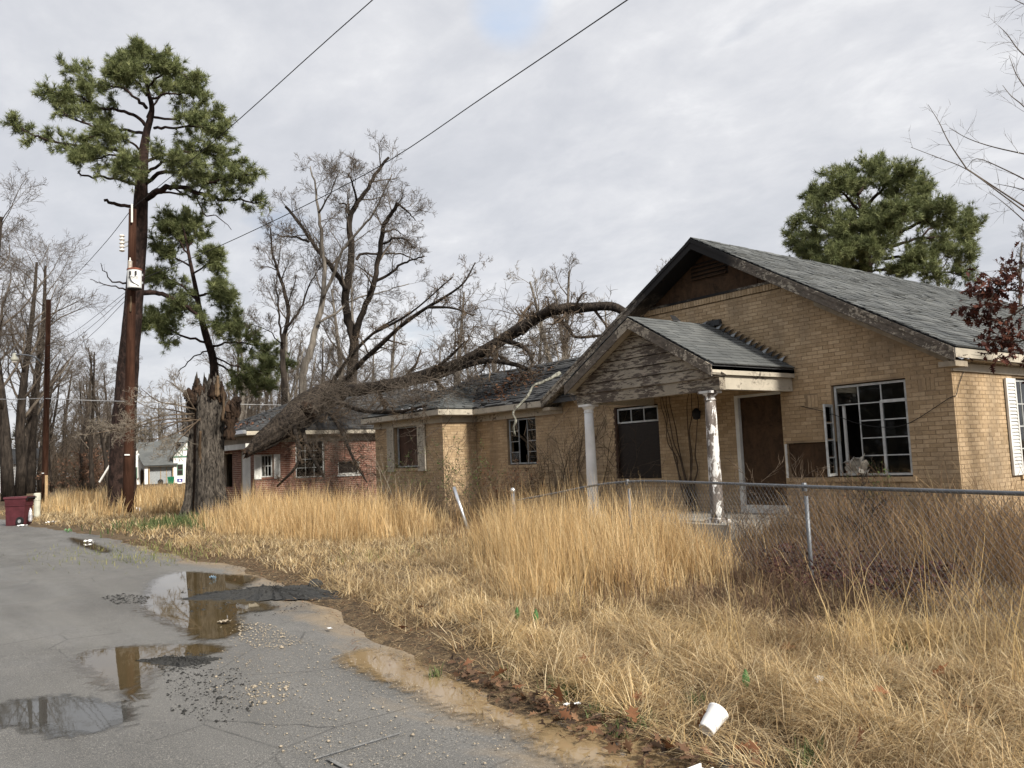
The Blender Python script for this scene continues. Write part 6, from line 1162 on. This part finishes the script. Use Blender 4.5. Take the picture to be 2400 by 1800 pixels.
leaves()
# ================================================================ dry grass, weeds and shrubs
def blades(name, P, ang, L, w, b0, b1, col, label, k=4, mat='grass_blades', tip=0.):
    n = len(P); th = np.linspace(0, 1, k-1); pos = np.empty((n, k, 3)); pos[:, 0] = P; dh = np.stack([np.cos(ang), np.sin(ang)], -1)
    for i in range(k-1):
        t = b0+(b1-b0)*th[i] if k > 2 else b0; s = L/(k-1); pos[:, i+1, 2] = pos[:, i, 2]+np.cos(t)*s; pos[:, i+1, :2] = pos[:, i, :2]+dh*(np.sin(t)*s)[:, None]
    tw = ang+np.pi/2+rng.normal(0, .9, n); sd = np.stack([np.cos(tw), np.sin(tw), np.zeros(n)], -1); V = np.empty((n, 2*(k-1)+1, 3)); ww = np.linspace(1, .55, k-1)
    for i in range(k-1): V[:, 2*i] = pos[:, i]-sd*(w*ww[i]/2)[:, None]; V[:, 2*i+1] = pos[:, i]+sd*(w*ww[i]/2)[:, None]
    V[:, -1] = pos[:, -1]; m = 2*(k-1)+1; o = np.arange(n)[:, None]*m; Q = np.concatenate([o+np.array([[2*i, 2*i+1, 2*i+3, 2*i+2]]) for i in range(k-2)]) if k > 2 else []
    T = o+np.array([[2*k-4, 2*k-3, 2*k-2]]); return kind(obj(name, np_mesh(name, V.reshape(-1, 3), [Q, T], np.repeat(col, m, 0)), MT[mat]), 'stuff', label)
def pal(n, cols, var=.18):
    c = np.array(cols)[rng.integers(0, len(cols), n)]*rng.uniform(1-var, 1+var, (n, 1)); return np.clip(c, 0, 1)
def fill(poly, n):
    P = np.array(poly, float); lo, hi = P.min(0), P.max(0); o = []; c = 0
    while c < n: q = rng.uniform(lo, hi, (n*2+50, 2)); q = q[inside(q, P)]; o.append(q); c += len(q)
    return np.concatenate(o)[:n]
def ground_pts(xy, dz=0.): return np.column_stack([xy, gh(xy[:, 0], xy[:, 1])+dz])
def in_view(xy, m=120):
    """full growth before the camera, thinner growth carried on well past it"""
    p = pj(ground_pts(xy, .3)); d = xy@FW[:2]; core = (d > .5) & (p[:, 0] > -m) & (p[:, 0] < 2400+m) & (p[:, 1] < 1960)
    return core | (rng.random(len(xy)) < .22)
def sedge(label, poly, tufts, per, h, cols, wdt, spread=.09, seed=0, lean=.25, name='dry_grass', px=None):
    c = fill(poly, tufts); c = c[in_view(c, 60)]
    if px: q = pj(ground_pts(c, .1))[:, 0]+rng.normal(0, 45, len(c)); c = c[(q > px[0]) & (q < px[1])]
    c = c[rng.random(len(c)) < np.clip(.62+3.4*lump(c[:, 0]*2.9+3, c[:, 1]*2.9), .08, 1)]; ed = edge_dist(c, np.array(poly))
    n = len(c); hs = h*rng.uniform(.55, 1.2, n)*(.5+.5*sstep(0, .9, ed))*(1+.35*np.clip(lump(c[:, 0]*1.5, c[:, 1]*1.5)*2, -.6, .6)); td = rng.uniform(0, 6.28, n)
    idx = np.repeat(np.arange(n), per); off = rng.normal(0, spread, (n*per, 2)); xy = c[idx]+off; a = np.arctan2(off[:, 1], off[:, 0])*.6+td[idx]*.4; m = len(xy)
    blades(name, ground_pts(xy), a, hs[idx]*rng.uniform(.40, 1.2, m), wdt*rng.uniform(.7, 1.3, m), np.abs(rng.normal(.05, .10, m)), np.abs(rng.normal(lean, .38, m))+.1*rng.random(m)+np.where(rng.random(m) < .20, rng.uniform(.5, 1.4, m), 0), (pal(n, cols)[idx]*.5+pal(m, cols, .4)*.5)*rng.uniform(.85, 1.15, n)[idx][:, None], label, 4); return m
SED = ((.60, .42, .205), (.70, .525, .285), (.78, .64, .40), (.42, .27, .125), (.64, .45, .22), (.24, .15, .075), (.50, .33, .15)); tot = 0
tot += sedge('tall golden broomsedge in front of the red brick house', [(6.6, 19.2), (7.3, 14.8), (8.9, 14.0), (10.6, 16), (10.9, 24), (9.6, 26.2), (7.4, 24.5)], 2300, 14, .92, SED, .010, .13, px=(0, 1035))
tot += sedge('tall golden broomsedge by the chain-link fence', [(7.1, 11.0), (6.1, 8.6), (5.4, 6.9), (6.2, 5.7), (8.1, 6.3), (9.3, 7.4), (10.2, 9), (10.2, 12.4), (8.6, 12.8)], 1600, 20, .95, SED, .0070, .12, px=(1150, 1740))
tot += sedge('golden broomsedge around the two utility poles', [(6.3, 33.5), (9.2, 29.6), (12, 32), (22, 62), (9, 62), (6.3, 45)], 1500, 11, .85, SED, .026, .2)
WEED = ((.15, .095, .055), (.22, .14, .08), (.10, .066, .042), (.28, .19, .105), (.36, .25, .135)); WD2 = ((.10, .064, .046), (.15, .095, .062), (.075, .05, .04), (.20, .13, .08))
tot += sedge('tangled brown grass between the fence and the tan house', [(7.8, 5.0), (6.6, 2.6), (5.2, -2.0), (12, -2.0), (14.5, 2.5), (12.9, 5.6), (12.9, 8.2), (10.6, 8.4), (9.6, 7.0)], 2300, 15, .95, WEED, .009, .12, lean=.8)
PXW_ = 0; PXW = lambda L_: [tuple(onZ(x, y, .1)[:2]) for x, y in L_]
tot += sedge('dark brown weeds under the chain-link fence', PXW([(1650, 1370), (1600, 1440), (1760, 1500), (2100, 1470), (2460, 1430), (2460, 1250), (2050, 1262), (1780, 1290)]), 1500, 16, .46, WD2, .0075, .10, lean=.6, name='dry_weeds')
tot += sedge('dark standing stalks in front of the tall grass', PXW([(1330, 1400), (1330, 1440), (1500, 1450), (1660, 1440), (1700, 1360)]), 110, 10, .58, WD2, .008, .05, lean=.12, name='dry_weeds')
tot += sedge('brown weeds around the leaning metal post', PXW([(1030, 1240), (1050, 1280), (1140, 1290), (1150, 1240), (1120, 1215), (1050, 1215)]), 220, 12, .42, WEED, .011, .15, lean=.6, name='dry_weeds')
tot += sedge('thin pale grass along the foot of the house walls', [(11.0, 9), (12.9, 9), (12.9, 18), (11.7, 22), (10.4, 20), (10.3, 13)], 500, 12, .55, WEED+SED[:2], .010, .12, lean=.5)
tot += sedge('stray pale stalks scattered through the yard', [(5.6, 5.5), (6.6, 4.2), (9, 3), (12.8, 4), (12.8, 9), (11, 9), (10.6, 17), (11, 24), (7, 24), (6.6, 14)], 420, 5, .95, ((.62, .48, .27), (.52, .37, .18), (.34, .22, .11)), .0075, .16, lean=.7)
# matted foreground grass: swirling flattened tufts
MAT = ((.54, .415, .235), (.66, .53, .325), (.43, .315, .17), (.74, .62, .41), (.28, .195, .11), (.55, .40, .215))
def swirl(x, y): return 2.2*np.sin(x*2.1+y*1.3)+2.*np.sin(3.1*y-x*1.6+1)+1.8*np.sin(5.3*x+4.1*y)+1.5*np.sin(9*y-7*x)
WPOLY = np.array(PXW([(1690, 1360), (1640, 1440), (1780, 1490), (2100, 1455), (2460, 1410), (2460, 1200), (2050, 1240), (1780, 1280)]))
def matted(label, smin, smax, n, L, w, dmin=.28, dmax=5.2, cols=MAT, flat=1., xmax=12.6, hz=.13, kseg=4):
    s = rng.uniform(smin, smax, n*3) if smin > 0 else np.where(rng.random(n*3) < .12, rng.uniform(smin, .8, n*3), rng.uniform(.8, smax, n*3)); d = dmin+(dmax-dmin)*rng.random(n*3); xy = np.column_stack([road_edge(s)+d, s]); k = in_view(xy) & (xy[:, 0] < xmax); hum = lump(xy[:, 0]*2.2+5, xy[:, 1]*2.2); k &= rng.random(n*3) < np.clip(.55+2.0*hum, .10, 1); k &= (d > .55) | (rng.random(n*3) < .35)
    pr = ((xy[:, 0] > 5.1) & (xy[:, 0] < 6.6) & (xy[:, 1] > 9.2) & (xy[:, 1] < 11.6)); k &= ~pr | (rng.random(n*3) < .25)
    k &= ~inside(xy, WPOLY) | (rng.random(n*3) < .18); xy = xy[k][:n]; m = len(xy); a = swirl(xy[:, 0], xy[:, 1])+rng.normal(0, 1.0, m); up = rng.random(m) < .09
    b0 = np.where(up, rng.uniform(.1, .6, m), rng.uniform(.75, 1.42, m)*flat); b1 = np.where(up, rng.uniform(.5, 1.3, m), rng.uniform(1.35, 2.0, m)); hh = np.clip(lump(xy[:, 0]*2.2+5, xy[:, 1]*2.2)+.35, 0, 1)
    pt = lump(xy[:, 0]*1.6+9, xy[:, 1]*1.6+4)+rng.normal(0, .12, m); c = pal(m, cols, .25); c = np.where((pt > .10)[:, None], c*np.array([.62, .58, .56]), np.where((pt < -.12)[:, None], c*np.array([1.06, 1.02, .92]), c)); blades('matted_grass', ground_pts(xy)+np.column_stack([np.zeros((m, 2)), rng.random(m)*hz*hh]), a, L*rng.uniform(.55, 1.3, m), w*rng.uniform(.7, 1.4, m), b0, b1, c, label, kseg); return m
tot += matted('flattened straw-coloured grass in the near foreground', -2.5, 5.5, 78000, .27, .0042, dmax=6., hz=.17)
tot += matted('straw-coloured grass mat below the fence', 5.5, 11.5, 40000, .30, .0062, dmax=5., kseg=3)
tot += matted('short dry grass on the verge before the broomsedge', 11.5, 20, 17000, .24, .010, dmax=4.5, flat=.8, hz=.08, kseg=3)
tot += matted('short dry grass along the far verge', 20, 48, 15000, .26, .02, dmin=.3, dmax=6, flat=.7, hz=.06, xmax=14, kseg=3)
def debris():
    s_ = rng.uniform(3.0, 22, 9000); d_ = rng.normal(.28, .26, 9000); xy = np.column_stack([road_edge(s_)+d_, s_]); xy = xy[in_view(xy)]; m = len(xy)
    P = ground_pts(xy, .012); P[:, 2] = np.maximum(P[:, 2], .008); r_ = np.linalg.norm(xy, axis=1)
    blades('plant_debris', P, rng.uniform(0, 6.28, m), rng.uniform(.03, .14, m), .0035+.0006*r_*rng.uniform(.5, 1.5, m), rng.uniform(1.2, 1.6, m), rng.uniform(1.45, 1.75, m), pal(m, ((.30, .21, .12), (.16, .10, .06), (.08, .055, .036), (.42, .32, .19), (.22, .11, .06)), .3), 'washed-up straw and bark bits along the road edge', 3)
debris()
def clumps(label, spots, cols, h, w, per=70, spread=.22, name='green_grass', lean=.6):
    xy = np.concatenate([np.array(onZ(x, y, .1)[:2])[None]+rng.normal(0, spread*s, (int(per*s), 2)) for x, y, s in spots]); m = len(xy); blades(name, ground_pts(xy), rng.uniform(0, 6.28, m), h*rng.uniform(.5, 1.3, m), np.full(m, w), rng.uniform(0, .5, m), np.abs(rng.normal(lean, .4, m)), pal(m, cols), label, 4)
GRN = ((.085, .125, .045), (.13, .17, .07), (.19, .21, .09), (.06, .09, .035))
clumps('green weeds at the foot of the broken trunk', [(400, 1228, 2.6), (440, 1226, 3.), (490, 1230, 2.4), (430, 1232, 2.5), (540, 1232, 1.)], GRN, .30, .03, 110, .3)
clumps('faint green grass on the verge by the road', [(240, 1275, 2), (270, 1285, 2.4), (330, 1300, 2.4), (370, 1295, 2), (300, 1290, 2), (865, 1302, 1.2)], ((.24, .25, .10), (.34, .32, .13), (.17, .20, .07)), .14, .016, 90, .35)
clumps('small green weeds along the muddy road edge', [(1018, 1555, .35), (1300, 1590, .4), (1330, 1600, .4), (1390, 1645, .35), (1480, 1660, .4), (1510, 1665, .4), (1630, 1630, .35), (1440, 1690, .3), (1900, 1740, .5), (1880, 1755, .4), (1930, 1500, .3), (2100, 1520, .3), (1180, 1560, .3)], GRN, .10, .010, 90, .10)
clumps('tall arching pale stems standing out of the foreground mat', [(2010, 1530, 1.2), (2040, 1540, 1.), (1725, 1545, .6), (1310, 1445, .7), (1345, 1440, .6), (2330, 1560, .8), (2160, 1540, .5), (2390, 1640, .6), (1260, 1420, .5), (2250, 1480, .7)], ((.66, .50, .27), (.58, .42, .20)), .85, .006, 22, .10, 'dry_grass', .55)
def purple():
    rr = np.random.default_rng(6); xy = fill([tuple(onZ(x, y, .1)[:2]) for x, y in ((1780, 1370), (1900, 1330), (2120, 1350), (2290, 1400), (2200, 1450), (1950, 1440), (1820, 1420))], 2600); P = ground_pts(xy)+np.column_stack([np.zeros((len(xy), 2)), rr.uniform(.10, .36, len(xy))]); D = rr.normal(0, 1, P.shape); D[:, 2] *= .5
    kind(obj('ground_cover', leaf_mesh('ground_cover', P, D, .055, ((.06, .026, .028), (.09, .038, .036), (.045, .022, .02), (.11, .06, .042)), 4), MT['leaf_scatter']), 'stuff', 'dark purple-brown creeping leaves under the weeds')
    xy = fill([tuple(onZ(x, y, .05)[:2]) for x, y in ((1040, 1520), (1150, 1590), (1300, 1640), (1500, 1700), (1650, 1760), (1800, 1798), (1560, 1798), (1420, 1740), (1250, 1670), (1080, 1590))], 230); P = ground_pts(xy, .03)+np.column_stack([np.zeros((len(xy), 2)), rr.uniform(0, .03, len(xy))]); D = rr.normal(0, 1, P.shape); D[:, 2] *= .25
    kind(obj('leaf_litter', leaf_mesh('leaf_litter', P, D, .085, ((.09, .055, .035), (.14, .08, .048), (.20, .115, .065), (.06, .04, .028)), 5, True), MT['leaf_scatter']), 'stuff', 'rotting brown leaf litter along the water line')
    P = []; 
    for k in range(420): t = rr.uniform(0, 1); x = 12.9+1.9*rr.random()**.8; y = 17.6+rr.normal(0, .55)+.35*(x-13); P.append((x, y, 2.98+.5*(x-12.76)+.03+.05*rr.random()))
    P = np.array(P); D = rr.normal(0, 1, P.shape); D[:, 2] *= .3; kind(obj('leaf_litter', leaf_mesh('leaf_litter', P, D, .12, ((.13, .07, .04), (.20, .10, .055), (.085, .05, .032)), 8, True), MT['leaf_scatter']), 'stuff', 'brown leaf drift lying in the roof valley of the tan house')
    P = []; xs = rr.uniform(RX0-.3, RX0+1.2, 160)
    for x in xs: y = 30+rr.normal(0, 1.3); P.append((x, y, 2.95+.33*(x-RX0+.4)+.04))
    D = rr.normal(0, 1, (160, 3)); D[:, 2] *= .3; kind(obj('leaf_litter', leaf_mesh('leaf_litter', np.array(P), D, .16, ((.18, .085, .05), (.13, .065, .04)), 8, True), MT['leaf_scatter']), 'stuff', 'orange leaves on the street-side slope of the red house roof')
purple()
# ---- shrubs, saplings and vines
def shrub(label, x, y, n, h, spread, mat, seed, leaf=None, group=None, r=.008, name='shrub', up=.04, lvl=3, ls=.05):
    random.seed(seed); out = new_out(); z = float(gh(x, y)); S = dict(BARE, nch=[(4, 5), (4, 6), (3, 5), (2, 3)], up=[up, up, up, up], rmin=.004, npts=[6, 6, 5, 4, 3], ang=(20, 55), wig=[.1, .12, .15])
    for k in range(n): grow(out, np.array([x+random.gauss(0, spread*.4), y+random.gauss(0, spread*.4), z-.05]), unit(np.array([random.gauss(0, spread*.4), random.gauss(0, spread*.4), 1.])), h*random.uniform(.6, 1.1), r, 1, lvl, S)
    H = thing(name, label, 'shrub', (x, y, z), group); obj('stems', crown_mesh('stems', out), MT[mat], H)
    if leaf:
        rr = np.random.default_rng(seed); P = []; D = []
        for l in (2, 3):
            for p, q in out[l]:
                for f in rr.uniform(.3, 1, leaf[1]): i = min(int(f*(len(p)-1)), len(p)-2); P.append(p[i]+rr.normal(0, .02, 3)); D.append(unit(p[i+1]-p[i]+rr.normal(0, .7, 3)))
        P, D = np.array(P), np.array(D); kind(obj('foliage', leaf_mesh('foliage', P, D, ls, leaf[0], seed), MT['leaf_scatter'], H), 'stuff')
    return H
GL = ((.075, .115, .035), (.11, .15, .05), (.055, .085, .03)); BL = ((.11, .052, .03), (.16, .075, .042), (.075, .04, .026))
a = onX(1085, 1170, 10.9); shrub('thin green privet shrub against the sunlit return wall', a[0], a[1], 12, 1.9, .5, 'twig_brown', 3, (GL, 2), ls=.05)
a = onX(1210, 1190, 12.2); shrub('dense brown bush under the broken window', a[0], a[1], 26, 1.15, .9, 'twig_brown', 4, (BL, 2), ls=.05)
a = onX(935, 1180, 11.0); shrub('rounded brown leafless bush in front of the shuttered window', a[0], a[1], 34, .95, 1.1, 'twig_brown', 5, None)
a = onX(1000, 1200, 10.6); shrub('brown leafless bush left of the leaning metal post', a[0], a[1], 34, 1.0, 1.1, 'twig_brown', 6, None)
a = onX(950, 1150, 11.5); shrub('green bush growing up into the shuttered window', a[0], a[1], 9, 1.75, .35, 'twig_brown', 7, (GL, 2), ls=.05)
a = onX(945, 1200, 10.4); shrub('bare pale sapling before the shuttered window', a[0], a[1], 3, 2.1, .35, 'twig_pale', 8, r=.014)
a = onX(860, 1180, 11.4); shrub('bare pale sapling at the red house corner', a[0], a[1], 3, 2.0, .4, 'twig_pale', 9, r=.013)
a = onX(1345, 1180, 11.8); shrub('bare brown sapling behind the left porch column', a[0], a[1], 6, 2.5, .5, 'twig_brown', 10, r=.016)
a = onX(1280, 1190, 11.6); shrub('sparse bare shrub left of the porch', a[0], a[1], 5, 2.1, .6, 'twig_brown', 11, r=.009)
a = onX(1440, 1180, 11.6); shrub('sparse bare shrub between the two porch columns', a[0], a[1], 3, 1.7, .4, 'twig_brown', 21, r=.008)
a = onX(2050, 1210, 9.6); shrub('leafy weed stalk with fine branches behind the fence', a[0], a[1], 9, 1.0, .5, 'bark_dark', 12, (BL, 1), r=.008, ls=.03)
a = onX(1830, 1230, 9.8); shrub('fan of fine dead stems right of the porch slab', a[0], a[1], 14, 1.1, .9, 'twig_brown', 13, r=.005)
a = onX(740, 1180, 10.6); shrub('tangled dark bush under the fallen trunk', a[0], a[1], 24, 1.1, 1.2, 'bark_twig', 14)
a = onX(2035, 1128, 13.0); shrub('small green weed sprouting on the main window sill', 13.0, 7.05, 4, .9, .25, 'twig_brown', 15, (GL, 2), ls=.05)
a = onX(615, 1150, 9.9); shrub('bare sapling in front of the red house corner', a[0], a[1], 3, 1.5, .4, 'bark_twig', 16, r=.012)
a = at(215, 1140, 80); shrub('rusty brown bush at the far wood edge', a[0], a[1], 34, 4, 2.2, 'twig_brown', 17, (((.15, .085, .055), (.11, .065, .045)), 2), r=.03, ls=.26)
def vines():
    random.seed(9); H = thing('vine', 'dead brown vine climbing the porch wall between door and boarded window', 'vine', (12.98, 11.0, .45)); pl = []
    for k in range(7):
        y = 11.0+random.gauss(0, .06); pts = [(12.98, y, .42)]; z = .42; dy = random.gauss(0, .10)+(.12 if k % 2 else -.05)
        while z < 2.6: z += .27; y += dy*.5+random.gauss(0, .03); dy *= .9; pts.append((12.99+random.uniform(-.03, .02), y, z))
        P = smooth_path(pts, 3); pl.append((P, np.linspace(.02, .006, len(P))))
    obj('stems', tube_mesh('vine', [(pl, 5)]), MT['twig_brown'], H)
    H = thing('vine', 'thin dead vine strands on the tan wall left of the porch', 'vine', (13.0, 14.5, .4)); pl = []
    for k in range(12):
        y = random.uniform(13.4, 15.8); z = .3; pts = [(13.02, y, z)]; dy = random.gauss(0, .07)
        top = random.uniform(1.4, 2.6)
        while z < top: z += .25; y += dy+random.gauss(0, .05); pts.append((13.02+random.uniform(-.02, .01), y, z))
        P = smooth_path(pts, 3); pl.append((P, np.linspace(.008, .003, len(P))))
    obj('stems', tube_mesh('vine', [(pl, 4)]), MT['twig_brown'], H)
vines()
print('blades', tot)
